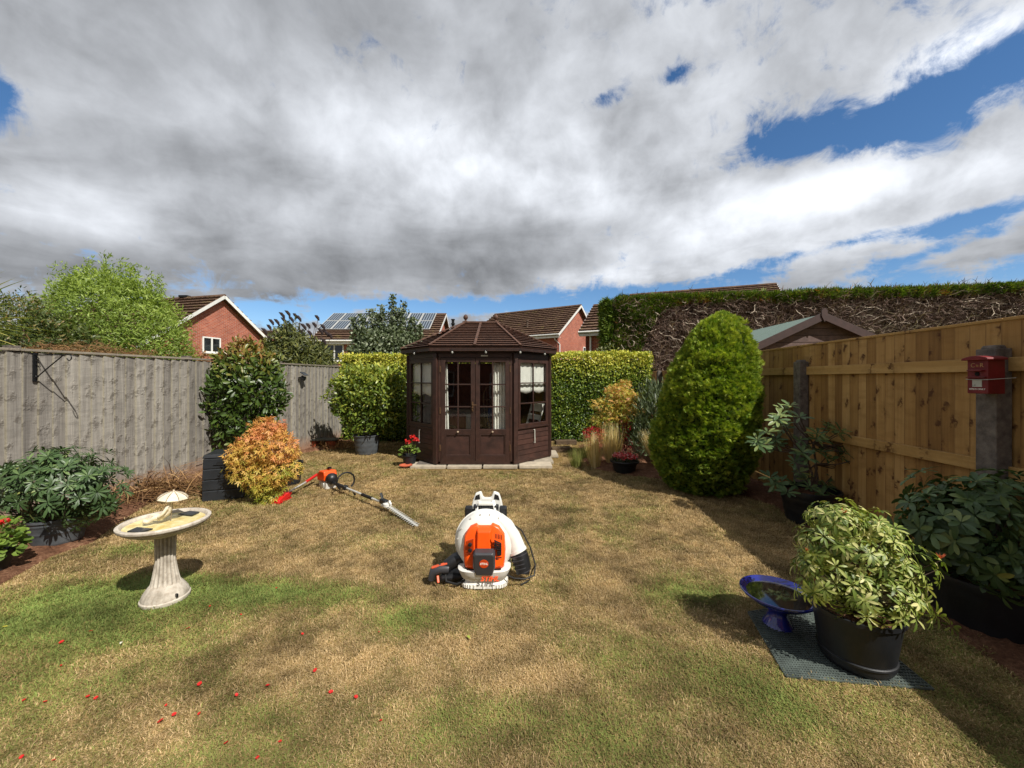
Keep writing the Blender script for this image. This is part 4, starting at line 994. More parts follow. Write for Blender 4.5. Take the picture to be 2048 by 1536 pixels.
    # curtains and blinds fixed inside the windows
    def curtain(x0, x1, z0, z1, mm, y, amp=.018, waves=5, name='curtain', gather=0):
        mb = MB(); V = []; Fc = []; nx, nz = 36, 10
        for j in range(nz + 1):
            for k in range(nx + 1):
                t = k / nx; zz = z0 + (z1 - z0) * j / nz; sq = 1 - gather * (1 - j / nz) * .3
                zz2 = zz + (.02 * math.sin(t * 14) if (j == 0 and name == 'blind') else 0)
                V.append((x0 + (x1 - x0) * t * sq, y + amp * math.sin(t * waves * 6.28 + .4 * math.sin(j * .7)), zz2))
        for j in range(nz):
            for k in range(nx): a = j * (nx + 1) + k; Fc.append((a, a + 1, a + nx + 2, a + nx + 1))
        mb.add(V, Fc, mm); q = mb.build(name, M['cloth'], o, smooth='all'); sd = q.modifiers.new('thickness', 'SOLIDIFY'); sd.thickness = .004
    m0, L0 = FM(0); curtain(-.60, -.50, .45, 1.88, m0, .06, .016, 2, gather=-1); curtain(.30, .57, .45, 1.88, m0, .10, .02, 5, gather=0)
    m1, L1 = FM(1); curtain(-.40, .40, 1.30, 1.88, m1, .04, .006, 6, 'blind')
    m7, L7 = FM(7); curtain(-.40, .40, 1.26, 1.88, m7, .04, .006, 6, 'blind')
    for i in (2, 6):
        mi, Li = FM(i); curtain(-.38, .38, 1.3, 1.88, mi, .04, .006, 6, 'blind')
    # paving under it
    g = o.location
M['brass'] = plain('dull_bronze', '6f5640', .45, .6, .2, 30, .1)
gazebo()
def slabs():
    k = 0
    rows = [(-1.66, 6.60, .62, .36), (-1.02, 6.59, .6, .36), (-.4, 6.60, .6, .36), (.22, 6.61, .58, .36), (.26, 6.98, .60, .56), (.42, 7.55, .6, .60)]
    for x, y, w, d in rows:
        s = MB().box((0, 0, 0), (w - .012, d - .012, .05)).build('paving_slab', M['slab'], bev=.006); s.location = (x + w / 2 - .1, y + d / 2, .030 + random.uniform(-.003, .004)); s.rotation_euler = (0, 0, random.uniform(-.02, .02))
        tag(s, kind='structure')
    MB().box((-.64, 7.89, .02), (2.1, 2.3, .07)).build('summerhouse_base', M['concrete'])['kind'] = 'structure'
slabs()
M['bulb'] = plain('clear_bulb', '8f8f88', .15, 0, .1, 20, 0)
def string_lights():
    pts = []
    # bulbs just under the eave, in picture order from the left
    E = [(-1.50, -.52), (-.79, -1.29), (.79, -1.29), (1.50, -.52)]
    o = empty('string_lights', (-.64, 7.89, 2.04), 'row of small clear bulbs strung under the summerhouse eaves', 'lights')
    def at(seg, t): a = Vector(E[seg] + (0,)); b = Vector(E[seg + 1] + (0,)); return a.lerp(b, t) * 1.01
    for seg, t in ((0, .55), (1, .26), (1, .62), (1, .99), (2, .62)):
        p = at(seg, t); MB().tube([p + Vector((0, 0, .015)), p + Vector((0, 0, -.015))], .010, 8).build('socket', M['black_plastic'], o); MB().lathe([(.008, 0), (.018, -.014), (.02, -.026), (.012, -.04), (0, -.044)], 12, c=tuple(p + Vector((0, 0, -.012)))).build('bulb', M['bulb'], o, smooth=True)
        pts.append(p + Vector((0, 0, .016)))
    MB().tube([at(0, 0) + Vector((0, 0, .02))] + pts + [at(2, 1) + Vector((0, 0, .02))], .003, 5).build('cable', M['cord'], o)
string_lights()
def interior():
    # arched back chair
    o = empty('wicker_chair', (-.28, 8.25, .10), 'wicker chair with arched back and blue seat cushion inside summerhouse', 'chair', rz=.25)
    pts = [(-.26, .2, .4)] + [(-.30 * math.cos(a), .22, 1.05 + .34 * math.sin(a)) for a in [k * math.pi / 10 for k in range(11)]] + [(.26, .2, .4)]
    MB().tube(pts, .016, 8).build('back_frame', M['wicker'], o, smooth=True)
    mb = MB()
    for k in range(-3, 4): mb.tube([(k * .07, .21, .42), (k * .075, .22, 1.05 + .32 * math.sqrt(max(0, 1 - (k * .075 / .3) ** 2)))], .007, 6)
    for z in (.6, .8, 1.0): mb.tube([(-.28, .215, z), (.28, .215, z)], .007, 6)
    mb.build('back_rods', M['wicker'], o)
    MB().box((0, 0, .40), (.52, .48, .05)).build('seat', M['wicker'], o, bev=.015); MB().box((0, -.02, .47), (.48, .44, .10)).build('cushion', M['blue_cloth'], o, bev=.035)
    MB().box((0, .15, .68), (.42, .1, .36)).build('cushion', M['blue_cloth'], o, bev=.04)
    for x in (-.22, .22):
        for y in (-.2, .2): MB().tube([(x, y, .39), (x * 1.08, y * 1.08, .0)], .016, 8).build('leg', M['wicker'], o)
        MB().tube([(x * 1.15, .2, .68), (x * 1.25, -.1, .66), (x * 1.1, -.24, .42)], .014, 8).build('arm', M['wicker'], o, smooth=True)
    o = empty('armchair', (-1.0, 8.05, .10), 'low armchair with pink and cream cushions behind left door', 'chair', rz=.5)
    MB().box((0, 0, .3), (.6, .55, .12)).build('seat', M['wicker'], o, bev=.03); MB().box((0, .25, .55), (.6, .08, .5)).build('backrest', M['wicker'], o, bev=.03)
    MB().box((-.09, .12, .56), (.34, .12, .34)).build('cushion', M['pink_cloth'], o, bev=.05, label='pink cushion'); MB().box((.2, .08, .53), (.25, .12, .33), rz=-.4).build('cushion', M['cloth'], o, bev=.05, label='cream cushion')
    for x in (-.26, .26):
        for y in (-.22, .24): MB().box((x, y, .12), (.05, .05, .24)).build('leg', M['wicker'], o)
        MB().box((x * 1.1, 0, .48), (.05, .5, .05)).build('arm', M['wicker'], o, bev=.01)
    o = empty('folding_chair', (.28, 7.75, .10), 'cream slatted folding chair behind right window of summerhouse', 'chair', rz=-1.0)
    mb = MB()
    for x in (-.2, .2): mb.bar((x, -.22, 0), (x, .2, .55), .03, .03); mb.bar((x * .9, .22, 0), (x * .9, -.18, .46), .03, .03)
    mb.build('frame', M['cloth'], o); MB().box((0, -.02, .47), (.42, .42, .02)).build('seat', M['cloth'], o)
    for x in (-.2, .2): MB().bar((x, .14, .46), (x, .3, .95), .03, .025).build('back_post', M['cloth'], o)
    MB().bar((-.2, .27, .87), (.2, .27, .87), .02, .16).build('backrest', M['cloth'], o); MB().bar((-.2, .2, .68), (.2, .2, .68), .02, .1).build('backrest', M['cloth'], o)
interior()

# ------------------------------------------------------------------ hedges
def privet():
    y0, x0, x1 = 9.45, -4.25, 3.42; o = empty('hedge', ((x0 + x1) / 2, y0 + .45, 0), 'clipped yellow green privet hedge behind the summerhouse', 'hedge'); cx = (x0 + x1) / 2; cy = y0 + .45
    def top(x): return 2.12 + .013 * (x - x0) 
    n = 36000; u = rng.random(n) * (x1 - x0) + x0; z = (rng.random(n) ** .93) * 2.14 + .03
    bulge = .09 * (fbm(u * 1.8, z * 1.8, 5, 3) - .5) * 2 + .03 * (fbm(u * 8, z * 8, 6, 2) - .5) * 2
    dep = rng.random(n) ** 2 * .14; Pp = np.stack([u, y0 - bulge + dep, z], 1); Nn = np.tile((0., -1, .1), (n, 1)) + rnd(n, .45)
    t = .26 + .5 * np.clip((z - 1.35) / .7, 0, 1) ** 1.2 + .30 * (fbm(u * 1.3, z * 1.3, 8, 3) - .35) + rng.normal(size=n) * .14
    # top
    m = 15000; ux = rng.random(m) * (x1 - x0) + x0; uy = y0 + rng.random(m) * .85 - .04; hz = top(ux) + .05 * (fbm(ux * 4, uy * 4, 9, 3) - .5) * 2 - rng.random(m) ** 2 * .1
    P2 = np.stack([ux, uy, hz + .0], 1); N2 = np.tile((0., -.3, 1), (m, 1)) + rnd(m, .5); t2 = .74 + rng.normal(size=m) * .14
    k = 3500; uy = y0 + rng.random(k) * .85; uz = rng.random(k) * 2.15; P3 = np.stack([x1 + .05 * rng.normal(size=k) - .02, uy, uz], 1); N3 = np.tile((1., 0, .1), (k, 1)) + rnd(k, .4); t3 = .25 + .4 * (uz > 1.8) + rng.normal(size=k) * .15
    Pa = np.concatenate([Pp, P2, P3]) - np.array((cx, cy, 0)); Na = np.concatenate([Nn, N2, N3]); ta = np.concatenate([t, t2, t3]); q = len(Pa)
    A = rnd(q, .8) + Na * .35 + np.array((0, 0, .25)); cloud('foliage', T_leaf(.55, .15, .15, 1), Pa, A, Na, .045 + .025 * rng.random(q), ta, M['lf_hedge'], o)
    MB().box((0, 0.06, 1.02), (x1 - x0 - .12, .74, 2.02)).build('dark_core', M['hedge_core'], o)  # added solid box; its dark green stands in for the hedge's shaded inside
M['hedge_core'] = plain('hedge_core_dark', '26300f', .8, 0, .4, 40, 1.0, 0, .03)
M['twig_core'] = plain('dead_inner_twigs', '3d2d27', .9, 0, .4, 25, 1.0, 0, .05)
M['conifer_core'] = plain('conifer_core_dark', '263a10', .9, 0, .3, 40, 1.0, 0, .03)
privet()
def cypress():
    a = Vector((.272 * 17.5, 17.5, 0)); b = Vector((1.62 * 14.6, 14.6, 0)); d = (b - a).normalized(); nv = Vector((d.y, -d.x, 0)); L = (b - a).length; H = 5.2
    o = empty('hedge', a, 'tall cypress hedge with bare brown twiggy face and green top', 'hedge'); dn = np.array(d); nn = np.array(nv)
    def Hf(s): return H + .10 * (fbm(s * .35, s * 0, 3, 3) - .5) * 2 - .0
    def bul(s, z): return .28 * (fbm(s * .6, z * .6, 2, 3) - .5) * 2 + .12 * (fbm(s * 2.5, z * 2.5, 12, 3) - .5) * 2
    def face_pts(n, z0=1.0, z1=None):
        s = rng.random(n) * L; z = z0 + rng.random(n) * (Hf(s) - z0 if z1 is None else z1 - z0); return s, z
    # added solid dark brown core in place of inner twigs, bumpy
    ns, nz = 150, 24; V = []; Fc = []
    for i in range(ns + 1):
        for k in range(nz + 1):
            s = L * i / ns; z = (float(Hf(np.array(s))) - .12) * k / nz; off = float(bul(np.array(s), np.array(z))) - .18; V.append(tuple(d * s + nv * off + Vector((0, 0, z))))
    for i in range(ns):
        for k in range(nz): q = i * (nz + 1) + k; Fc.append((q, q + 1, q + nz + 2, q + nz + 1))
    base = len(V)
    for i in range(ns + 1):
        s = L * i / ns; z = float(Hf(np.array(s))) - .12; V.append(tuple(d * s - nv * 1.8 + Vector((0, 0, z))))
    for i in range(ns): Fc.append((i * (nz + 1) + nz, base + i, base + i + 1, (i + 1) * (nz + 1) + nz))
    V += [tuple(-nv * 1.8)]; Fc.append(tuple(range(0, nz + 1)) + (base, len(V) - 1))
    MB().add(V, Fc).build('dark_core', M['twig_core'], o)
    n = 30000; s, z = face_pts(n); s = s; m = bul(s, z); Pp = dn * s[:, None] + nn * (m - .16 + .2 * rng.random(n))[:, None]; Pp[:, 2] = z
    A = rnd(n, .75) + nn * .35 + np.array((0, 0, .1)) + dn * .2; N2 = nn + rnd(n, .4); t = .30 + .42 * rng.random(n) ** 2.2 + .25 * (fbm(s * 1.5, z * 1.5, 4, 3) - .5)
    hi = rng.random(n) > .955; t = np.where(hi, .9, t)
    cloud('bare_twigs', T_twig(), Pp, A, np.broadcast_to(N2, (n, 3)), .22 + .34 * rng.random(n) + .2 * hi, t, M['twig'], o)
    # green top and left end
    n = 27000; s = rng.random(n) * L; back = rng.random(n); hz = Hf(s); edge = .16 + .34 * fbm(s * .9, s * 0 + 3, 7, 3)
    # fade of green down the face, wide at the left end
    s[:6500] = rng.random(6500) ** 1.3 * 3.0; gl = 3.9 * np.exp(-(s / 1.25) ** 2); isface = (rng.random(n) < .55) | (np.arange(n) < 6500)
    zf = hz - rng.random(n) ** np.where(gl > .8, 1.0, 1.5) * (edge * .75 + gl); m = bul(s, zf)
    Pp = dn * s[:, None] + nn * np.where(isface, m + .05 * rng.random(n), -back * 1.6)[:, None]; Pp[:, 2] = np.where(isface, zf, hz + .06 * rng.normal(size=n))
    Nn = np.where(isface[:, None], nn[None] + np.array((0, 0, .4)), np.array((0, 0, 1.))[None]) + rnd(n, .35); A = rnd(n, .5) + np.array((0, 0, .8)) + nn * .5
    t = .42 + .2 * rng.normal(size=n) + .45 * (fbm(s * .8, zf * 2, 6, 3) - .5) + np.where(isface & (zf < hz - edge * .45) & (s > 2), .28, 0) * (fbm(s * 1.1, zf, 14, 2) > .55)
    cloud('green_sprays', T_spray(), Pp, A, Nn, .13 + .16 * rng.random(n), t, M['lf_ley'], o)
    m = 9000; w = rng.random(m) * 1.8; z = rng.random(m) * 4.1 + 1.05; z = np.minimum(z, H - .05); Pp = -nn * w[:, None] + dn * (-.12 + .25 * rng.normal(size=m) * .4 - .25 * np.sqrt(np.clip(z / H, 0, 1)))[:, None]; Pp = Pp.copy(); Pp[:, 2] = z
    cloud('green_sprays', T_spray(), Pp, rnd(m, .5) + np.array((-.5, -.2, .5)), -dn + rnd(m, .4), .16 + .18 * rng.random(m), .35 + .2 * rng.normal(size=m), M['lf_ley'], o)
cypress()

def conifer():
    o = empty('conifer', (2.72, 5.42, 0), 'large egg shaped clipped golden green conifer by the right fence', 'conifer')
    prof = [(.0, .42), (.06, .52), (.3, .66), (.55, .72), (.8, .725), (1.1, .70), (1.4, .64), (1.7, .575), (1.95, .50), (2.15, .41), (2.32, .29), (2.42, .17), (2.48, .03)]
    prof = [(z_, max(.02, r_ - (.07 if z_ < 1.2 else .045))) for z_, r_ in prof]; zs = np.array([p[0] for p in prof]); rs = np.array([p[1] for p in prof]); cxf = lambda z: -.05 + .30 * np.clip((z - .5) / 2.0, 0, 1) ** 1.2
    n = 46000; cand = int(n * 2.2); z = rng.random(cand) * 2.48; r = np.interp(z, zs, rs); k = rng.random(cand) < (r + .12) / .85; z = z[k][:n]; n = len(z); r = np.interp(z, zs, rs)
    # sprays sit in layers
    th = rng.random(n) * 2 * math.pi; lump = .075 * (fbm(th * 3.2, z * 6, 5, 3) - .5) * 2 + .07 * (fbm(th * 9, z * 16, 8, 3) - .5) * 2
    rr = (r + lump) * (1 - .16 * rng.random(n) ** 2); Pp = np.stack([cxf(z) + rr * np.cos(th), rr * np.sin(th), z], 1)
    slope = np.gradient(rs, zs); sl = -np.interp(z, zs, slope); Nn = nrm(np.stack([np.cos(th), np.sin(th), np.clip(sl, -.5, 4)], 1))
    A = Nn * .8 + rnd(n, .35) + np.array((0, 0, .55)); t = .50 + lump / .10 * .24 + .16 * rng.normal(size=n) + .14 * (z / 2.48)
    cloud('foliage', T_spray(), Pp, A, Nn * .3 + np.array((0, 0, .9)) + rnd(n, .35), .034 + .028 * rng.random(n), t, M['lf_conifer'], o)
    mb = MB(); V = []; 
    nn_ = 28
    for q, (zz, rrr) in enumerate(prof):
        for k in range(nn_): a = 2 * math.pi * k / nn_; c = float(cxf(np.array(zz))); V.append((c + rrr * .86 * math.cos(a), rrr * .86 * math.sin(a), zz * .985))
    Fc = [(i * nn_ + k, i * nn_ + (k + 1) % nn_, (i + 1) * nn_ + (k + 1) % nn_, (i + 1) * nn_ + k) for i in range(len(prof) - 1) for k in range(nn_)]; Fc += [tuple((len(prof) - 1) * nn_ + k for k in range(nn_))]
    mb.add(V, Fc).build('dark_core', M['conifer_core'], o, smooth='all')  # added solid hull against see-through; dark colour paints the crown's inner shade
    MB().tube([(0, 0, -.02), (0, 0, .5)], .06, 8).build('trunk', M['stem'], o)
conifer()

# ------------------------------------------------------------------ trees behind
def bushtree(name, label, cat, loc, blobs, n, tmpl, size, mat, tintf, stems=True, depth=.3, lump=.15, seed=1, axisup=.3, group=None, spread=.6, trunk_r=.06):
    o = empty(name, loc, label, cat, group)
    Pp, Nn = shell(n, blobs, depth, .02, lump, seed); q = len(Pp)
    A = Nn * .5 + rnd(q, spread) + np.array((0, 0, axisup)); sz = size[0] + (size[1] - size[0]) * rng.random(q)
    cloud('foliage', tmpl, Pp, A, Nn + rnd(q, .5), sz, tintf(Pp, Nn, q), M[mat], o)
    if stems: tree_stems(o, (0, 0, -.03), [Vector(c) for c, r in blobs], trunk_r, 'stem')
    return o
TREEG = 'trees and bushes beyond the left fence'
def trees():
    c = P(215, 600, 12.0)
    bushtree('tree', 'large bright green feathery tree behind the left fence', 'tree', (c.x, c.y, 0),
             [((.0, 0, 3.4), (1.6, 1.3, 1.35)), ((-1.0, .1, 3.5), (1.0, 1, 1.1)), ((.9, 0, 3.0), (1.35, 1.2, 1.25)), ((1.5, -.1, 2.2), (1.1, 1, 1.3)), ((-.9, -.2, 2.3), (1.3, 1.1, 1.4)), ((.2, -.3, 2.1), (1.6, 1.1, 1.4)), ((-.3, 0, 4.3), (.75, .7, .65)), ((.75, 0, 4.0), (.6, .6, .6))],
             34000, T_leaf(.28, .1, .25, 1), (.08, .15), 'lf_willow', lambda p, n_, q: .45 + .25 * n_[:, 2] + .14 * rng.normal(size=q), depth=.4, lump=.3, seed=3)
    o = bpy.data.objects['tree']
    # feathery shoots above the crown
    n = 2600; k = 34; ang = rng.random(k) * 6.28; rad = rng.random(k) ** .5 * 1.35; sx = rad * np.cos(ang) * 1.15; sy = rad * np.sin(ang) * .8; idx = rng.integers(0, k, n); h = rng.random(n)
    base = 4.75 - .55 * (np.abs(sx) / 1.5) ** 1.5; Pp = np.stack([sx[idx] + h * .12 + .05 * rng.normal(size=n), sy[idx] + .05 * rng.normal(size=n), base[idx] - .5 + h * (.75 + .4 * rng.random(k)[idx])], 1)
    cloud('foliage', T_leaf(.25, .1, .3, 1), Pp, rnd(n, .6) + np.array((.1, 0, .5)), rnd(n), .09 + .06 * rng.random(n), .55 + .15 * rng.normal(size=n), M['lf_willow'], o)
    c = P(110, 650, 10.2)
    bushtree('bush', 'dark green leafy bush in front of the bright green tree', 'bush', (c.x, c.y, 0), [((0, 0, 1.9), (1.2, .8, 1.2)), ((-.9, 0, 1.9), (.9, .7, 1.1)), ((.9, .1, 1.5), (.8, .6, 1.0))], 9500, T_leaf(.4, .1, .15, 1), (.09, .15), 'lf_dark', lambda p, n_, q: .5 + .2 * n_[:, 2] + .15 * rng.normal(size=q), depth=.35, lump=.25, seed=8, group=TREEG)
    c = P(20, 610, 9.5)
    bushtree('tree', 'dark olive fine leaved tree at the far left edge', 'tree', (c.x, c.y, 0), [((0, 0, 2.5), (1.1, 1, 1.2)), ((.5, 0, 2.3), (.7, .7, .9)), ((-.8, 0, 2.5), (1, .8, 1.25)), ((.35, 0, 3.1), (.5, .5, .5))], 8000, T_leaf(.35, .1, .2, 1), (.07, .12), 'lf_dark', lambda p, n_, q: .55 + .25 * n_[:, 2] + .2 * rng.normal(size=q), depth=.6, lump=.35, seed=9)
    # cordyline at the left edge
    o = empty('cordyline', (-6.58, 4.45, 0), 'spiky yellow green cordyline at left edge behind fence', 'plant')
    n = 130; d = nrm(rnd(n) * np.array((1, 1, .7)) + np.array((0, 0, .35))); Pp = np.tile((0., 0, 2.15), (n, 1)) + d * .04
    V = []; Fc = []
    for i in range(7):
        t = i / 6; w = .028 * (1 - t) ** .6 + .001; V += [(-w, t, -.28 * t * t), (w, t, -.28 * t * t)]
    Fc = [(2 * i, 2 * i + 1, 2 * i + 3, 2 * i + 2) for i in range(6)]
    leaf_parts('leaf', (np.array(V), Fc), Pp, d, up(n) + rnd(n, .1), .62 + .25 * rng.random(n), .55 + .25 * rng.normal(size=n), M['lf_cord'], o, 130)
    MB().tube([(0, 0, -.04), (.03, 0, 1.2), (0, 0, 2.15)], [.07, .055, .05], 10).build('trunk', M['stem_grey'], o, smooth=True)
    # dry stuff on the fence top
    for (px, py, w, n, lab) in ((140, 688, .55, 900, 'dead brown climber hanging over the top of the left fence'),):
        Y = 4.9; b = Vector((fl(Y) - .14, Y, 0)); o = empty('dead_climber', b, lab, 'climber')
        q = n; Pp = np.stack([-.15 + .1 * rng.normal(size=q), (rng.random(q) - .5) * 1.1, 1.87 + .05 * np.abs(rng.normal(size=q))], 1)
        Pp[:, 0] += .164 * Pp[:, 1]; cloud('stems', T_twig(), Pp, rnd(q) * np.array((1, 1, .5)), rnd(q),   .05 + .07 * rng.random(q), .15 + .4 * rng.random(q), M['strawred'], o)
        MB().tube([(-.2, -.5, -.03), (-.15, -.2, 1.0), (-.12, 0, 1.9)], .02, 6).build('stem', M['stem'], o)
    c = P(385, 690, 14); bushtree('bush', 'dry golden brown bush between bright green tree and red house', 'bush', (c.x, c.y, 0), [((0, 0, 1.9), (.55, .5, .9)), ((.4, 0, 1.5), (.5, .5, .9))], 1700, T_leaf(.35, .1, .2, 1), (.08, .15), 'lf_dry', lambda p, n_, q: .6 + .25 * rng.normal(size=q), depth=.6, lump=.3, seed=12, group=TREEG)
    # buddleia
    c = P(585, 700, 12.0)
    o = bushtree('buddleia', 'olive buddleia with dark dead flower plumes above the left fence', 'bush', (c.x, c.y, 0),
             [((-.15, 0, 2.0), (.75, .6, 1.0)), ((.55, 0, 1.8), (.65, .6, .9)), ((-.6, 0, 1.6), (.6, .5, .9)), ((.95, 0, 1.5), (.5, .5, .9)), ((-.1, 0, 2.75), (.5, .4, .55)), ((.3, 0, 2.4), (.5, .4, .5)), ((.8, 0, 2.1), (.4, .4, .6)), ((-.55, 0, 2.3), (.4, .4, .5))], 9500, T_leaf(.26, .1, .3, 1), (.12, .2), 'lf_bud', lambda p, n_, q: .5 + .25 * rng.normal(size=q), depth=.6, lump=.35, seed=14)
    tips = [(P(x, y, 12) - Vector((c.x, c.y, 0))) for x, y in ((567, 632), (578, 628), (556, 645), (545, 645), (600, 638), (592, 632), (610, 655), (618, 652), (636, 636), (630, 650), (648, 655), (585, 640), (540, 655), (570, 642), (605, 665), (655, 668), (662, 672), (532, 664), (622, 668), (644, 664), (552, 672), (575, 660), (560, 668), (590, 662), (600, 680), (570, 684), (540, 678), (632, 690), (612, 678), (583, 652), (650, 684), (628, 676))]
    mbs = MB()
    for tp in tips:
        r = random.uniform(-.1, .1); b = Vector((tp.x * .6, tp.y * .6, 1.6)); mbs.tube([b, b.lerp(tp, .6), tp], [.015, .01, .006], 5)
        dr = random.choice((-1, -1, 1)); q = MB(); k_ = random.uniform(.6, 1.0); q.tube([tp + Vector((.03, 0, -.08)), tp + Vector((.0, 0, .0)), tp + Vector((-.07 * k_, 0, .08 * k_)), tp + Vector((-.16 * k_, 0, .13 * k_))], [.02, .045, .045, .006], 7); me = q.build('flower_plume', M['stem_dark'], o, smooth=True)
    mbs.build('stem', M['stem'], o)
    # upright tree behind privet
    c = P(775, 680, 14.5)
    o = bushtree('tree', 'grey green tree with tall upright shoots in front of solar panels', 'tree', (c.x, c.y, 0),
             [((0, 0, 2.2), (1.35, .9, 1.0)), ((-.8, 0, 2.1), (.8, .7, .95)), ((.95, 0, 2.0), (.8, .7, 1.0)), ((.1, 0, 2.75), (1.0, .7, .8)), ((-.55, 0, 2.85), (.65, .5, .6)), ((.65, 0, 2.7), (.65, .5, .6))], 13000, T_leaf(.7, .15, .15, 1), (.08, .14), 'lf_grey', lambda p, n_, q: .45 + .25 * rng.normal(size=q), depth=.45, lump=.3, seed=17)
    sh = [(784, 590), (807, 605), (764, 612), (742, 618), (722, 630), (826, 636), (800, 622), (705, 635), (790, 615), (755, 630), (840, 650)]
    n = 5200; idx = rng.integers(0, len(sh), n); T = np.array([tuple(P(x, y, 14.5) - Vector((c.x, c.y, 0))) for x, y in sh]); h = rng.random(n)
    Pp = T[idx].copy(); ln = (T[idx, 2] - 2.3); Pp[:, 2] -= (1 - h) * ln * .95; rad = .05 + .10 * (1 - h) ** .7; Pp[:, 0] += rng.normal(size=n) * rad; Pp[:, 1] += rng.normal(size=n) * rad; Pp[:, 0] *= 1 - (1 - h) * .2
    cloud('foliage', T_leaf(.7, .15, .15, 1), Pp, rnd(n, .7) + np.array((0, 0, .2)), rnd(n) + np.array((0, -.5, .6)), .08 + .05 * rng.random(n), .42 + .25 * rng.normal(size=n), M['lf_grey'], o)
    mb = MB()
    for t_ in T: mb.tube([(t_[0] * .5, t_[1], 1.8), (t_[0] * .85, t_[1], (1.8 + t_[2]) / 2), tuple(t_)], [.03, .018, .006], 5)
    mb.build('shoots', M['stem'], o)
    c = P(1212, 700, 15); bushtree('bush', 'small mid green bush between privet hedge and cypress hedge', 'bush', (c.x, c.y, 0), [((0, 0, 1.8), (.6, .5, 1.1)), ((-.45, 0, 1.5), (.5, .5, .95))], 2300, T_leaf(.5, .1, .2, 1), (.08, .14), 'lf_bud', lambda p, n_, q: .5 + .25 * rng.normal(size=q), depth=.5, lump=.3, seed=19)
M['stem_dark'] = plain('dark_seed_head', '2a1d1e', .9, 0, .3, 60, 1.0, 0, .01)
trees()

# ------------------------------------------------------------------ shrubs in the garden
def pot(parent, r0, r1, h, c=(0, 0, 0), rim=.012, bands=(), n=36, mat='pot_black', soil=True, name='pot'):
    """round pot, base radius r0, rim radius r1"""
    prof = [(r0 * .96, 0), (r0, .01)]; k = 14
    for i in range(1, k + 1):
        t = i / k; z = .01 + (h - .03) * t; r = r0 + (r1 - r0) * t
        for b in bands:
            if abs(z - b * h) < h * .5 / k: r += .006
        prof.append((r, z))
    prof += [(r1 + rim, h - .02), (r1 + rim, h), (r1 - .004, h), (r1 - .012, h - .06)]
    o = MB().lathe(prof + [(.001, h - .06)], n, c).build(name, M[mat], parent, smooth=True)
    if soil: MB().lathe([(r1 - .014, h - .058), (.3 * r1, h - .04), (0, h - .038)], 20, c).build('compost', M['soil'], parent, smooth='all')
    return o
def photinia():
    o = empty('photinia', (-4.36, 6.25, 0), 'glossy dark green laurel shrub with bronze tips against left fence', 'shrub'); o.scale = (.86, .9, 1.0)
    bl = [((0, 0, 1.45), (.58, .45, .5)), ((-.5, 0, 1.5), (.18, .2, .2)), ((.55, 0, 1.15), (.2, .2, .25)), ((.05, 0, 2.0), (.25, .25, .2)), ((-.3, 0, 1.15), (.42, .4, .5)), ((.28, 0, 1.35), (.5, .42, .5)), ((0, 0, .85), (.5, .4, .5)), ((.05, 0, 1.8), (.45, .35, .32)), ((-.28, .02, 1.65), (.35, .3, .3)), ((.36, 0, 1.7), (.3, .3, .28))]
    Pp, Nn = shell(5000, bl, .5, .25, .4, 31); q = len(Pp); t = .28 + .55 * np.clip((Pp[:, 2] - 1.45) / .6, 0, 1) ** 1.2 + .13 * rng.normal(size=q)
    leaf_parts('leaf', T_leaf(.40, .12, .12), Pp, Nn * .6 + rnd(q, .55) + np.array((0, 0, .35)), Nn + np.array((0, -.2, .5)) + rnd(q, .35), .075 + .045 * rng.random(q), t, M['lf_photinia'], o, 300)
    tree_stems(o, (0, 0, -.02), [(-.3, 0, 1.2), (.1, .1, 1.4), (.3, -.05, 1.4), (.45, -.1, 1.0), (-.1, 0, 1.7)], .022, 'stem_grey', 'stems')
photinia()
def acer():
    o = empty('maple', (-3.15, 4.88, 0), 'round orange and yellow Japanese maple beside the black bin', 'maple'); o.scale = (.88, .88, 1.0)
    bl = [((.02, 0, .72), (.36, .33, .24)), ((-.24, -.02, .60), (.24, .25, .17)), ((.27, -.02, .66), (.22, .25, .20)), ((.08, 0, .93), (.22, .22, .13)), ((-.12, -.08, .42), (.30, .26, .16)), ((.24, -.02, .42), (.26, .26, .17)), ((.05, -.05, .24), (.28, .24, .13)), ((.12, -.05, .09), (.16, .16, .09))]
    Pp, Nn = shell(3300, bl, .5, .03, .35, 41); q = len(Pp); t = .18 + .66 * np.clip((Pp[:, 2] - .1) / .9, 0, 1) + .5 * (fbm(Pp[:, 0] * 7, Pp[:, 2] * 7, 5, 3) - .5) + .12 * rng.normal(size=q)
    leaf_parts('leaf', T_maple(), Pp, Nn * .55 + rnd(q, .4) + np.array((0, 0, -.25)), Nn + np.array((0, -.1, .55)) + rnd(q, .3), .044 + .024 * rng.random(q), t, M['lf_acer'], o, 300)
    tree_stems(o, (0, 0, -.02), [(-.25, 0, .6), (.05, 0, .8), (.25, 0, .6), (.1, -.2, .4), (-.1, .15, .7)], .014, 'stem', 'stems')
acer()
def pot_behind():
    o = empty('plant_pot', (G(578, 968).x, 5.7, 0), 'black pot half hidden behind the orange maple', 'pot'); pot(o, .14, .17, .32)
pot_behind()
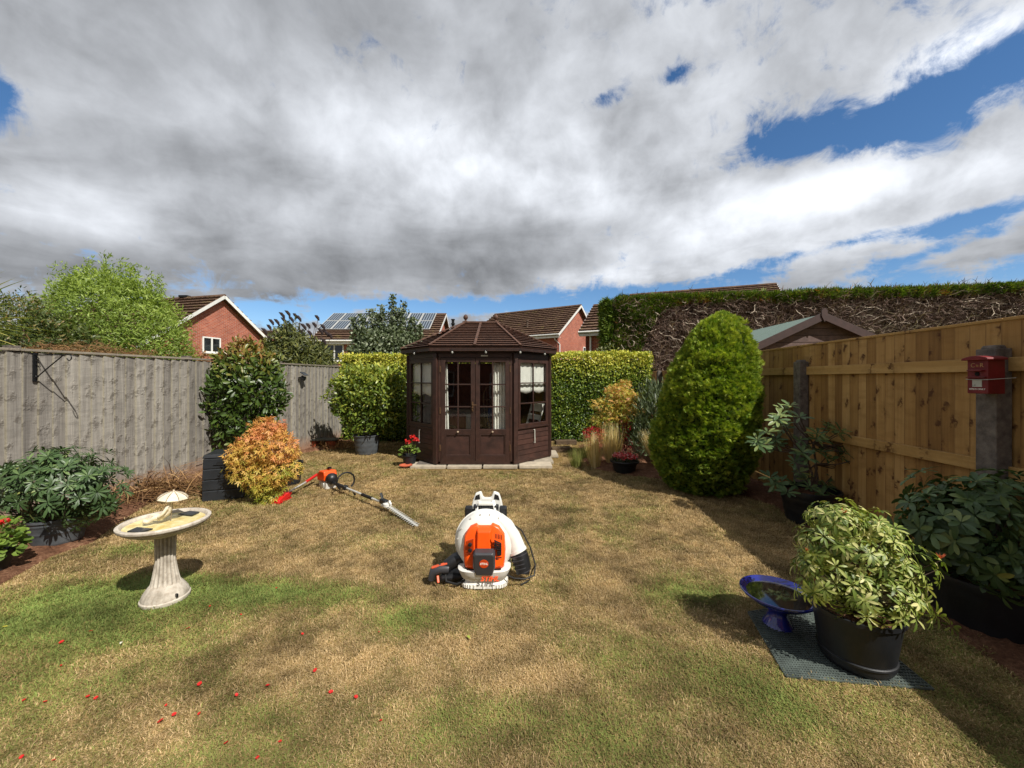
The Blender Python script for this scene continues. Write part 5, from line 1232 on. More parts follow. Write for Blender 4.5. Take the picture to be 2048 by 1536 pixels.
def bin_():
    c = G(428, 1006); o = empty('compost_bin', (c.x - .02, c.y + .30, 0), 'black plastic storage bin with slot handle by the maple', 'bin', rz=R(20))
    w, d, h = .46, .46, .56; m = M['bin_plastic']
    V = []
    mb = MB()
    for k in range(4):
        z0 = .01 + k * .135; z1 = z0 + .128; t = lambda z: 1 - .04 * z / h + .015 * math.sin(z / h * 3.1)
        mb.add([(sx * w / 2 * t(z), sy * d / 2 * t(z), z) for z in (z0, z1) for sx, sy in ((-1, -1), (1, -1), (1, 1), (-1, 1))], [(0, 3, 2, 1), (4, 5, 6, 7), (0, 1, 5, 4), (1, 2, 6, 5), (2, 3, 7, 6), (3, 0, 4, 7)])
    mb.build('panel', m, o, bev=.008); MB().box((0, 0, h / 2 - .01), (w * .95, d * .95, h - .03)).build('inner_wall', m, o)
    MB().box((0, 0, h + .012), (w * 1.0, d * 1.0, .045), taper=.93).build('lid', m, o, bev=.008)
    q = MB(); q.prism([(-.09, 0), (.09, 0), (.065, .03), (-.065, .03)], -d / 2 - .003, -d / 2 + .02); q.build('handle_slot', M['hole'], o, M=Matrix.Translation((0, 0, h - .09)))
    MB().prism([(-.11, -.012), (.11, -.012), (.11, 0), (-.11, 0)], -d / 2 - .008, -d / 2 + .01).build('handle_lip', m, o, M=Matrix.Translation((0, 0, h - .085)))
bin_()

def rosette_plant(o, cents, dirs, per, L, tmplw, mat, tintf, droop=.25, k=300, tmpl=None, el=.35, lvar=.3):
    Pp = []; A = []; Nn = []; Sz = []
    for c, d in zip(cents, dirs):
        c = Vector(c); d = Vector(d).normalized(); q = d.orthogonal().normalized(); r = d.cross(q); m = per + random.randint(-1, 2); a0 = random.uniform(0, 6.28)
        for i in range(m):
            a = a0 + 6.283 * i / m + random.uniform(-.25, .25); e = el + random.uniform(-.25, .25)
            ax = (q * math.cos(a) + r * math.sin(a)) * math.cos(e) + d * math.sin(e)
            nn = d * math.cos(e) - (q * math.cos(a) + r * math.sin(a)) * math.sin(e)
            Pp.append(c + ax * .008); A.append(ax); Nn.append(nn); Sz.append(L * random.uniform(1 - lvar, 1 + lvar))
    Pp = np.array([tuple(v) for v in Pp]); A = np.array([tuple(v) for v in A]); Nn = np.array([tuple(v) for v in Nn]); Sz = np.array(Sz); q = len(Pp)
    leaf_parts('leaf', tmpl or T_leaf(tmplw, .10, droop), Pp, A, Nn + rnd(q, .08), Sz, tintf(Pp, q), M[mat], o, k)
def shellrose(n, blobs, depth, zmin, seed, jit=.35, upb=.35):
    Pp, Nn = shell(n, blobs, depth, zmin, .45, seed); d = Nn + rnd(len(Pp), jit * .5) + np.array((0, 0, upb)); return [tuple(p) for p in Pp], [tuple(v) for v in d]
def rhodo_left():
    o = empty('potted_rhododendron', (G(110, 1098).x - .10, 3.62, 0.03), 'dark green rhododendron in grey pot by the left fence', 'shrub'); o.scale = (.88, .86, .96)
    bl = [((0, 0, .58), (.48, .42, .34)), ((-.2, 0, .5), (.36, .36, .3)), ((.28, 0, .45), (.34, .36, .28)), ((-.02, -.05, .78), (.2, .22, .13)), ((-.36, -.05, .66), (.13, .15, .08)), ((.33, 0, .62), (.13, .15, .08)), ((.46, 0, .36), (.12, .15, .1))]
    c, d = shellrose(380, bl, .6, .15, 51)
    rosette_plant(o, c, d, 9, .080, .25, 'lf_rhodo', lambda p, q: .32 + .2 * rng.normal(size=q) + .25 * (p[:, 2] - .4), .25)
    tree_stems(o, (0, 0, .15), [tuple(c[i]) for i in range(0, 230, 12)], .012, 'stem', 'stems')
    pot(o, .19, .23, .25, bands=(.5, .8), mat='grey_pot')
M['grey_pot'] = plain('worn_grey_pot', '4c5054', .5, 0, .3, 5, .25)
rhodo_left()
def rhodo_right():
    o = empty('potted_rhododendron', (3.04, 2.44, 0), 'large broad leaved rhododendron in wide black pot, front right', 'shrub'); o.scale = (.80, .80, .92)
    bl = [((-.05, 0, .72), (.52, .45, .34)), ((-.3, 0, .62), (.34, .35, .26)), ((.25, .0, .66), (.4, .4, .34)), ((-.08, -.05, .5), (.42, .42, .2))]
    c, d = shellrose(330, bl, .55, .32, 61)
    c += [(-.42, -.1, .72), (-.5, -.05, .62), (-.38, -.12, .55), (-.15, -.3, .5), (.05, -.35, .55), (-.3, -.2, .42)]; d += [(-.6, -.5, .6)] * 6
    rosette_plant(o, c, d, 7, .088, .40, 'lf_rhodo', lambda p, q: .5 + .2 * rng.normal(size=q), .28)
    tree_stems(o, (0, 0, .25), [tuple(c[i]) for i in range(0, 190, 11)], .014, 'stem', 'stems')
    pot(o, .33, .42, .36, bands=(.85,), n=48)
rhodo_right()
def rhodo_mid():
    b = G(1628, 1057); o = empty('potted_rhododendron', (3.24, b.y + .20, 0), 'sparse open rhododendron in black pot beneath the fence post', 'shrub')
    Yp = b.y + .20
    tips = [(1580, 812), (1560, 830), (1600, 835), (1635, 868), (1655, 850), (1680, 862), (1700, 885), (1725, 890), (1665, 890), (1690, 905), (1535, 865), (1515, 880), (1550, 880), (1600, 880), (1625, 900), (1720, 905), (1590, 925), (1640, 905), (1600, 945), (1700, 925), (1565, 850), (1530, 890), (1670, 945), (1612, 960), (1740, 900), (1605, 905)]
    low = [(1560, 965), (1590, 970), (1620, 975), (1650, 972), (1680, 970), (1575, 985), (1610, 990), (1645, 990), (1540, 955), (1690, 985)]
    c = []; d = []
    for x, y in tips + low:
        Y = Yp + random.uniform(-.22, .15); p = P(x, y, Y) - o.location; c.append(tuple(p)); v = Vector((p.x * .9, p.y - .35, .9)); d.append(tuple(v))
        if random.random() < .6: c.append(tuple(p + Vector((random.uniform(-.06, .06), random.uniform(-.06, .06), -.05)))); d.append(tuple(v + Vector((random.uniform(-.5, .5), -.3, 0))))
    rosette_plant(o, c, d, 8, .10, .30, 'lf_rhodo', lambda p, q: .62 + .2 * rng.normal(size=q) + .3 * (p[:, 2] - .7), .2)
    mb = MB(); base = Vector((.02, 0, .3)); hub = [Vector((.06, .0, .62)), Vector((-.08, -.02, .75)), Vector((.05, .02, .85))]
    for h in hub: mb.tube([base, base.lerp(h, .5) + Vector((.05, 0, 0)), h], [.014, .012, .010], 6)
    for q in c[:42]:
        q = Vector(q); h = min(hub, key=lambda u: (u - q).length) if q.z > .5 else base; mb.tube([h, h.lerp(q, .5) + Vector((0, 0, -.03)), q], [.008, .006, .004], 5)
    mb.build('stems', M['stem'], o, smooth=True); pot(o, .215, .27, .36, bands=(.35, .7, .86))
rhodo_mid()
def pieris():
    o = empty('potted_pieris', (1.865, 2.09, 0.03), 'variegated pale green pieris in black barrel pot on green matting', 'shrub'); o.scale = (.93, .93, .96)
    bl = [((-.02, 0, .60), (.23, .24, .2)), ((-.10, 0, .78), (.15, .18, .12)), ((.2, 0, .68), (.09, .1, .07)), ((-.24, 0, .56), (.08, .1, .07)), ((.09, 0, .74), (.13, .15, .1)), ((.16, 0, .53), (.21, .2, .18)), ((-.17, -.02, .47), (.19, .2, .17)), ((-.2, 0, .65), (.12, .15, .1)), ((.02, -.12, .42), (.22, .16, .12))]
    c, d = shellrose(440, bl, .55, .28, 71)
    ex = [((.30, -.1, .38), (.8, -.4, -.1)), ((.33, -.12, .33), (.8, -.4, -.2)), ((.36, -.1, .3), (1, -.2, -.1)), ((.26, -.16, .33), (.5, -.6, 0)), ((.29, .02, .46), (.8, -.2, .2)), ((.12, -.22, .36), (.3, -.8, .3)), ((.0, -.24, .38), (.0, -.8, .3)), ((-.12, -.2, .36), (-.3, -.8, .4)), ((.38, -.02, .42), (.9, 0, .1)), ((.42, -.12, .26), (.9, 0, .1))]
    c += [e[0] for e in ex]; d += [e[1] for e in ex]
    rosette_plant(o, c, d, 8, .044, .30, 'lf_pieris', lambda p, q: .50 + .3 * rng.normal(size=q), .45, lvar=.3, el=.25)
    rc = [c[i] for i in range(len(c)) if (i * 7919) % 11 == 0 and c[i][2] > .35][:14]; P0 = []; A0 = []
    for p in rc:
        for i in range(9):
            a = rng.random() * 6.28; P0.append(tuple(Vector(p) + Vector((0, 0, .01)))); A0.append((math.cos(a) * .6, math.sin(a) * .6, .9))
    n = len(P0); cloud('young_leaves', T_leaf(.25, .1, .2, 1), np.array(P0), np.array(A0), rnd(n), .026 + .014 * rng.random(n), rng.random(n), M['lf_pierisred'], o)
    tree_stems(o, (0, 0, .25), [tuple(c[i]) for i in range(0, len(c), 10)], .008, 'stem', 'stems')
    pot(o, .168, .205, .30, bands=(.12,), n=48)
    MB().lathe([(.173, .045), (.182, .05), (.182, .06), (.175, .065)], 48).build('band', M['pot_black'], o, smooth=True)
    q = MB()
    for a in (0.6, 2.2, 3.8, 5.4, 4.6): q.tube([(.13 * math.cos(a), .13 * math.sin(a), -.03), (.13 * math.cos(a), .13 * math.sin(a), .0)], .028, 10)
    q.build('feet', M['black_plastic'], o)
pieris()
def choisya():
    b = G(725, 912); o = empty('potted_shrub', (b.x, b.y + .24, 0), 'yellow green shrub in grey banded tub before the hedge', 'shrub')
    bl = [((.1, 0, 1.3), (.62, .45, .5)), ((-.28, 0, 1.15), (.48, .36, .42)), ((.35, 0, 1.1), (.5, .36, .5)), ((.1, 0, .75), (.55, .35, .38)), ((-.2, 0, 1.52), (.4, .3, .25)), ((.3, 0, 1.6), (.36, .28, .22)), ((-.5, 0, 1.45), (.22, .2, .14)), ((-.52, 0, .98), (.22, .2, .18))]
    Pp, Nn = shell(6000, bl, .6, .42, .6, 81); q = len(Pp)
    cloud('foliage', T_leaf(.42, .12, .15), Pp, Nn * .5 + rnd(q, .55) + np.array((0, 0, .4)), Nn + np.array((0, -.1, .4)) + rnd(q, .4), .065 + .045 * rng.random(q), .42 + .35 * (Pp[:, 2] - 1.0) + .2 * rng.normal(size=q), M['lf_choisya'], o)
    pot(o, .21, .26, .40, bands=(.25, .5, .75), mat='grey_pot')
    tree_stems(o, (0, 0, .3), [(-.3, 0, 1.2), (0, 0, 1.5), (.3, 0, 1.3), (.15, -.1, 1.0)], .014, 'stem_grey', 'stems')
choisya()

def flower_head(P0, n, r, mat, o, name='flower', size=.022):
    d = nrm(rnd(n)); d[:, 2] = np.abs(d[:, 2]) * .8; Pp = np.array(P0) + d * r
    return cloud(name, T_leaf(.9, .1, .1, 1), Pp, rnd(n, .8) + d * .3, d + rnd(n, .2), size * (.8 + .4 * rng.random(n)), .5 + .3 * rng.normal(size=n), M[mat], o, kind=None)
def geranium_pot():
    b = G(817, 934); o = empty('potted_geranium', (b.x, b.y + .06, .01), 'red flowered geranium in small black pot by summerhouse corner', 'flower')
    pot(o, .095, .125, .20, n=28)
    n = 90; d = nrm(rnd(n)); d[:, 2] = np.abs(d[:, 2]); Pp = d * np.array((.15, .15, .12)) + np.array((0, 0, .22)); cloud('leaves', T_leaf(1.0, .15, .15), Pp, d + rnd(n, .3), d * .4 + np.array((0, -.3, .9)), .05, .6 + .3 * rng.normal(size=n), M['lf_geranium'], o)
    for p in ((.06, -.02, .49), (.12, 0, .44), (-.02, -.03, .42)): flower_head(p, 30, .042, 'red_petal', o, size=.036); MB().tube([(p[0] * .3, 0, .15), p], .003, 5).build('stem', M['lf_stemg'], o)
    s = MB().lathe([(.06, 0), (.075, .004), (.108, .028), (.114, .03), (.112, .034), (.104, .03), (.07, .01), (0, .01)], 32).build('pot_saucer', M['terracotta'], smooth=True); s.location = G(811, 938) + Vector((0, .02, .035)); tag(s, 'empty terracotta saucer on slab before the geranium pot', 'saucer')
M['lf_stemg'] = plain('green_stem', '5a6b30', .6)
geranium_pot()
def left_edge_flowers():
    o = empty('potted_geranium', (-4.12, 3.06, .02), 'red geranium at left edge of the photo in black pot', 'flower'); o.scale = (.72, .72, .80)
    n = 260; Pp, Nn = shell(n, [((0, 0, .34), (.20, .2, .17)), ((.06, 0, .26), (.17, .18, .12))], .3, .1, .1, 3); cloud('leaves', T_leaf(1.0, .15, .15), Pp, Nn + rnd(n, .4), Nn * .5 + np.array((0, -.2, .8)), .05 + .03 * rng.random(n), .55 + .3 * rng.normal(size=n), M['lf_geranium'], o)
    for p in ((.02, -.1, .44), (.17, -.05, .50), (.05, -.2, .30), (-.1, -.1, .5)): flower_head(p, 26, .035, 'red_petal', o, size=.03); MB().tube([(p[0] * .3, 0, .15), p], .003, 5).build('stem', M['lf_stemg'], o)
    pot(o, .11, .14, .2)
left_edge_flowers()
def grass_clump(name, label, loc, n, h, lean, mat, cat='ornamental grass', spread=.08, w=.012, group=None, out=.35):
    o = empty(name, loc, label, cat, group); a = rng.random(n) * 6.28; r = spread * rng.random(n) ** .5; Pp = np.stack([r * np.cos(a), r * np.sin(a), np.zeros(n)], 1)
    A = np.stack([np.cos(a) * out * rng.random(n) * 1.3, np.sin(a) * out * rng.random(n), np.ones(n)], 1) + np.array(lean)
    V = []
    for i in range(5): t = i / 4; ww = w * (1 - t * .8); V += [(-ww / h * .5, t, -.16 * t * t), (ww / h * .5, t, -.16 * t * t)]
    Fc = [(2 * i, 2 * i + 1, 2 * i + 3, 2 * i + 2) for i in range(4)]
    nn = -np.stack([np.cos(a), np.sin(a), -.3 * np.ones(n)], 1); cloud('blades', (np.array(V), Fc), Pp, A, -nn, h * (.45 + .6 * rng.random(n)), .55 + .25 * rng.normal(size=n), M[mat], o); return o
def right_bed():
    # second maple
    c = P(1238, 840, 7.6); o = empty('maple', (c.x, c.y, 0), 'open golden Japanese maple between hedge and conifer', 'maple')
    bl = [((-.05, 0, 1.30), (.22, .3, .16)), ((.15, 0, 1.18), (.30, .3, .16)), ((-.2, 0, 1.05), (.36, .3, .13)), ((.2, 0, .98), (.34, .3, .14)), ((-.1, 0, .82), (.42, .3, .13)), ((.1, 0, 1.45), (.14, .15, .1)), ((-.35, 0, .72), (.25, .2, .09))]
    Pp, Nn = shell(2300, bl, .6, .3, .3, 5); q = len(Pp); cloud('foliage', T_maple(), Pp, Nn * .4 + rnd(q, .4) + np.array((0, 0, -.15)), np.array((0, -.25, 1.)) + rnd(q, .35), .04 + .03 * rng.random(q), .30 + .22 * rng.normal(size=q) + .2 * (Pp[:, 2] - .9), M['lf_acer'], o)
    tree_stems(o, (0, 0, -.02), [c_ for c_, r in bl], .015, 'stem', 'stems')
    c = P(1305, 850, 7.2); o = empty('oleander', (c.x, c.y, 0), 'grey green narrow leaved shrub between golden maple and conifer', 'shrub')
    bl = [((0, 0, .85), (.38, .3, .6)), ((.25, .3, 1.1), (.35, .3, .4)), ((-.1, 0, .45), (.35, .3, .4))]; Pp, Nn = shell(1700, bl, .5, .1, .3, 6); q = len(Pp)
    cloud('foliage', T_leaf(.2, .1, .1, 1), Pp, Nn * .5 + rnd(q, .4) + np.array((0, 0, .8)), Nn + rnd(q, .4), .10 + .06 * rng.random(q), .3 + .2 * rng.normal(size=q), M['lf_grey'], o); tree_stems(o, (0, 0, -.02), [c_ for c_, r in bl], .012, 'stem', 'stems')
    b = G(1192, 925); c = b + Vector((0, .25, 0)); o = empty('nandina', c, 'crimson leaved nandina bush right of summerhouse', 'shrub')
    Pp, Nn = shell(900, [((.02, 0, .50), (.20, .17, .13)), ((.04, 0, .34), (.12, .12, .18))], .5, .05, .2, 7); q = len(Pp); cloud('foliage', T_leaf(.35, .1, .2, 1), Pp, Nn + rnd(q, .5), Nn + rnd(q, .3), .035 + .02 * rng.random(q), .7 + .2 * rng.normal(size=q), M['red_leaf'], o); tree_stems(o, (0, 0, 0), [(0, 0, .5), (.1, 0, .5)], .008, 'stem', 'stems')
    GR = 'feathery straw grasses in the right bed'
    for px, py, n, h, lean, lab in ((1190, 935, 360, .62, (-.06, 0, 0), 'straw coloured feather grass clump nearest the summerhouse'), (1222, 928, 460, .74, (.02, 0, 0), 'tall pale feather grass clump behind the black flower bowl'),
                                    (1325, 935, 520, .70, (-.52, -.05, 0), 'feather grass clump leaning left against the conifer')):
        g = G(px, py); grass_clump('feather_grass', lab, g, n, h, lean, 'straw', group=GR, w=.009, out=.42)
    grass_clump('sedge', 'short green grass tuft beside the paving slab', G(1152, 935), 300, .34, (0, 0, 0), 'sedge', w=.007, out=.6)
    grass_clump('sedge', 'low green sedge between slab and straw grasses', G(1170, 915), 260, .30, (.1, 0, 0), 'sedge', w=.007, out=.7)
    b = G(1252, 912); o = empty('shrub', b + Vector((.02, .1, 0)), 'dark red upright leafy plant behind the flower bowl', 'plant')
    n = 420; h = rng.random(n); Pp = np.stack([.05 * rng.normal(size=n) * (1.6 - h), .05 * rng.normal(size=n), .08 + h * .72], 1); cloud('foliage', T_leaf(.35, .1, .2, 1), Pp, rnd(n, .7) + np.array((0, 0, .5)), rnd(n), .05 + .03 * rng.random(n), .35 + .5 * h + .1 * rng.normal(size=n), M['red_leaf'], o)
    tree_stems(o, (0, 0, -.01), [(0, 0, .7), (.05, 0, .5)], .008, 'stem', 'stems')
    b = G(1256, 950); o = empty('flower_bowl', b + Vector((0, .2, 0)), 'low black bowl planted with red and pink bedding flowers', 'planter')
    MB().lathe([(.14, 0), (.165, .01), (.20, .15), (.235, .17), (.24, .19), (.235, .20), (.21, .19), (.2, .165), (0, .165)], 40, mod=lambda a, r, z: 1 + (.012 * math.cos(a * 40) if .01 < z < .16 else 0)).build('bowl', M['pot_black'], o, smooth=True)
    n = 420; a = rng.random(n) * 6.28; r = rng.random(n) ** .5 * .2; Pp = np.stack([r * np.cos(a), r * np.sin(a), .2 + .07 * rng.random(n) * (1.2 - r * 3)], 1); cloud('leaves', T_leaf(.6, .1, .1, 1), Pp, rnd(n, .6) + np.array((0, 0, .4)), up(n) + rnd(n, .4), .035, .3 + .2 * rng.normal(size=n), M['lf_dark'], o)
    n = 330; a = rng.random(n) * 6.28; r = rng.random(n) ** .5 * .21; Pp = np.stack([r * np.cos(a), r * np.sin(a), .25 + .06 * rng.random(n) * (1.4 - r * 4)], 1); cloud('flowers', T_leaf(.9, .1, .1, 1), Pp, rnd(n, .8), up(n) + np.array((0, -.5, 0)) + rnd(n, .4), .028, .4 + .4 * rng.normal(size=n), M['pink_petal'], o)
    # timber sleeper and small step right of the summerhouse
    for x, y, w, d, lab in ((1118, 905, .42, .22, 'brown timber sleeper laid beside the summerhouse'), (1128, 890, .5, .2, 'further brown timber sleeper below the hedge')):
        g = G(x, y); s = MB().box((0, 0, .05), (w, d, .10)).build('sleeper', M['sleeper'], bev=.008); s.location = g + Vector((.05, .1, 0)); tag(s, lab, 'sleeper', 'timber sleepers'); s.rotation_euler = (0, 0, .1)
M['sedge'] = leafmat('sedge_blade', [(0, '4b5c2c'), (.5, '77803f'), (1, 'a39f5e')], .6, .25)
M['sleeper'] = plain('old_sleeper', '54432f', .9, 0, .3, 15, .8)
right_bed()
def left_bits():
    g = G(280, 1005); o = empty('dead_grass', (g.x, g.y + .25, .02), 'heap of dead straw stems on soil below left fence', 'dead plant')
    n = 900; Pp = np.stack([.30 * rng.normal(size=n), .28 * rng.normal(size=n), .03 + .10 * np.abs(rng.normal(size=n))], 1); A = rnd(n) * np.array((1, .8, .35)) + np.array((.5, .2, .35))
    cloud('stems', T_blade(.03, .7), Pp, A, up(n) + rnd(n, .3), .22 + .2 * rng.random(n), .35 + .25 * rng.normal(size=n), M['strawred'], o)
    # low bench: dark slab on bricks
    g = G(640, 900); o = empty('low_bench', (g.x, g.y + .15, 0), 'low dark slab resting on old bricks by the grey fence', 'bench')
    MB().box((0, 0, .21), (.68, .32, .035)).build('slab', M['old_slab'], o, bev=.01)
    for x in (-.22, .2):
        for k in range(2): MB().box((x, 0, .05 + k * .09), (.2, .22, .085), rz=random.uniform(-.1, .1)).build('brick', M['terracotta'], o, bev=.006)
    o2 = empty('dry_plant', (g.x + .25, g.y + .1, 0), 'withered brown plant in front of the low slab', 'plant'); n = 420
    Pp = np.stack([.3 * rng.normal(size=n), .1 * rng.normal(size=n), .02 + .05 * np.abs(rng.normal(size=n))], 1); cloud('stems', T_twig(), Pp, rnd(n, .6) + np.array((0, 0, .6)), rnd(n), .10 + .1 * rng.random(n), rng.random(n), M['strawred'], o2)
M['old_slab'] = plain('mossy_slab', '4d4b44', .9, 0, .3, 12, .7)
left_bits()

# ------------------------------------------------------------------ stone bird bath
def bird_bath():
    b = G(331, 1219); o = empty('bird_bath', ((331 - CX) / F * (b.y + .10), b.y + .10, .012), 'cast stone bird bath on fluted pedestal with little parasol figure', 'bird bath', rz=.3); o.scale = (.86, .86, .94)
    H = .585; NF = 16
    prof = [(.155, 0), (.160, .006), (.160, .028), (.150, .034), (.150, .04), (.142, .065), (.122, .095), (.108, .115), (.098, .125)]
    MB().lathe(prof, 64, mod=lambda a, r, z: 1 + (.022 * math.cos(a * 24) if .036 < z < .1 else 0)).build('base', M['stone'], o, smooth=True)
    col_ = []; 
    for i in range(22):
        t = i / 21; z = .122 + t * .36; r = .100 - .034 * min(1, t * 2.2) ** .7 + .012 * max(0, t - .6); col_.append((r, z))
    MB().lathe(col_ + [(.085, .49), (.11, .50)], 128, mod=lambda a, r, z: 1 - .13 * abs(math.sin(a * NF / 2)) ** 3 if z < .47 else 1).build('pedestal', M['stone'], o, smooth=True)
    bp = [(.09, .49), (.16, .503), (.22, .525), (.262, .553), (.268, .562), (.288, .567), (.294, .575), (.294, .588), (.286, .594), (.270, .594), (.262, .586), (.258, .572)]
    MB().lathe(bp + [(.25, .566), (.001, .562)], 96, mod=lambda a, r, z: 1 + (.035 * abs(math.cos(a * 7)) if .50 < z < .556 and r > .1 else 0)).build('bowl', M['stone'], o, smooth=True)
    MB().lathe([(.258, .570), (.001, .570)], 64).build('sand_bed', M['sand'], o)
    for a, w in ((-1.75, 0), (1.35, 0)):
        mm = Matrix.Rotation(a - .3, 4, 'Z') @ Matrix.Translation((.19, 0, .576)); pl = MB().add([(-.04, -.075, 0), (.04, -.055, 0), (.04, .055, 0), (-.04, .075, 0), (-.04, -.075, .008), (.04, -.055, .008), (.04, .055, .008), (-.04, .075, .008)], [(3, 2, 1, 0), (4, 5, 6, 7), (0, 1, 5, 4), (1, 2, 6, 5), (2, 3, 7, 6), (3, 0, 4, 7)], mm).build('solar_panel', M['slate'], o)
    # small seated figure: one skinned body
    f = MB(); s = .001
    pts = [(0, 0, .03), (.015, .005, .06), (.022, .008, .095), (.024, .008, .118), (.024, .006, .138)]
    V = [Vector(v) for v in [(0, 0, .022), (.018, .004, .06), (.026, .006, .098), (.030, .006, .116), (.031, .004, .136),
         (-.045, -.012, .045), (-.085, -.02, .018), (-.112, -.024, .03),
         (-.04, .018, .04), (-.075, .02, .05), (-.095, .016, .016), (-.125, .012, .022),
         (.020, -.03, .096), (-.002, -.044, .062), (-.03, -.04, .045), (.022, .036, .096), (.0, .05, .07), (-.015, .04, .09)]]
    E = [(0, 1), (1, 2), (2, 3), (3, 4), (0, 5), (5, 6), (6, 7), (0, 8), (8, 9), (9, 10), (10, 11), (2, 12), (12, 13), (13, 14), (2, 15), (15, 16), (16, 17)]
    rad = [.026, .024, .022, .010, .018, .017, .012, .012, .017, .014, .011, .012, .011, .009, .008, .011, .009, .008]
    me = bpy.data.meshes.new('figurine'); me.from_pydata([tuple(v) for v in V], E, []); me.materials.append(M['figure']); fo = link('figurine', me, None, o); fo.location = (.0, -.01, .575); fo.rotation_euler = (0, 0, .15); fo.scale = (1.15,) * 3
    sk = fo.modifiers.new('skin', 'SKIN')
    for i, sv in enumerate(me.skin_vertices[0].data): sv.radius = (rad[i], rad[i]); sv.use_root = (i == 0)
    sb = fo.modifiers.new('sub', 'SUBSURF'); sb.levels = 2; sb.render_levels = 2
    um = Matrix.Translation((.02, .0, .575)) @ Matrix.Rotation(.10, 4, 'Y')
    MB().tube([(0, .03, .0), (0, .03, .20)], .0045, 8, um).build('parasol_pole', M['stone_dark'], o)
    MB().lathe([(.100, .160), (.104, .166), (.085, .186), (.055, .203), (.02, .215), (.006, .219), (.005, .228), (0, .23)], 8, (0, .03, 0), um).build('parasol', M['figure'], o)
    q = MB()
    for k in range(8):
        a = k * math.pi / 4; q.tube([(.105 * math.cos(a), .03 + .105 * math.sin(a), .166), (.085 * math.cos(a), .03 + .085 * math.sin(a), .188), (.055 * math.cos(a), .03 + .055 * math.sin(a), .205), (0, .03, .219)], .0028, 5, um)
    q.build('parasol_ribs', M['stone_dark'], o)
    MB().box((.12, -.10, .06), (.022, .012, .022), rz=-.7).build('switch', M['black_plastic'], o)
M['figure'] = plain('cream_resin', 'd6cbb4', .6, 0, .12, 30, .3)
M['stone_dark'] = plain('weathered_rib', '857763', .7, 0, .2, 30, .3)
bird_bath()
def blue_bath():
    b = G(1566, 1268); o = empty('bird_bath', (b.x + .01, b.y + .06, .012), 'cobalt blue glazed low bird bath on green matting', 'bird bath')
    MB().lathe([(.082, 0), (.088, .006), (.080, .02), (.064, .05), (.052, .085), (.052, .11), (.062, .135)], 48).build('pedestal', M['glaze'], o, smooth=True)
    MB().lathe([(.055, .13), (.10, .142), (.16, .165), (.198, .195), (.207, .205), (.207, .213), (.200, .215), (.190, .207), (.15, .178), (.08, .160), (0, .158)], 64).build('bowl', M['glaze'], o, smooth=True)
    MB().lathe([(.172, .192), (0, .192)], 48).build('water', M['puddle'], o)
    MB().add([(.03, -.06, .194), (.06, -.05, .197), (.085, -.055, .194), (.06, -.068, .196)], [(0, 3, 2, 1)]).build('fallen_leaf', M['straw'], o)
blue_bath()
def mat_():
    o = empty('ground_mat', (0, 0, 0), 'green plastic mesh matting under the pieris and blue bath', 'mat')
    a, b, c, d = G(1496, 1232), G(1650, 1205), G(1868, 1388), G(1572, 1362)
    def q(u, v): return a.lerp(b, u).lerp(d.lerp(c, u), v)
    mb = MB(); n1, n2 = 24, 36
    for i in range(n1 + 1): p0 = q(i / n1, 0); p1 = q(i / n1, 1); mb.bar(p0 + Vector((0, 0, .022)), p1 + Vector((0, 0, .022)), .005, .008)
    for i in range(n2 + 1): p0 = q(0, i / n2); p1 = q(1, i / n2); mb.bar(p0 + Vector((0, 0, .024)), p1 + Vector((0, 0, .024)), .006, .009)
    for i in range(n1):
        for k in range(n2):
            if random.random() < .55: p = q((i + .5) / n1, (k + .5) / n2); mb.tube([p + Vector((0, 0, .018)), p + Vector((0, 0, .026))], .005, 5)
    mb.build('mesh_strands', M['matgreen'], o, kind='stuff')
    MB().add([p + Vector((0, 0, .015)) for p in (a, b, c, d)], [(3, 2, 1, 0)]).build('backing', M['matback'], o)
M['matgreen'] = plain('faded_green_plastic', '555e5a', .5, 0, .35, 6, .2)
M['matback'] = plain('dirty_mat', '202425', .8, 0, .3, 12, .4)
mat_()

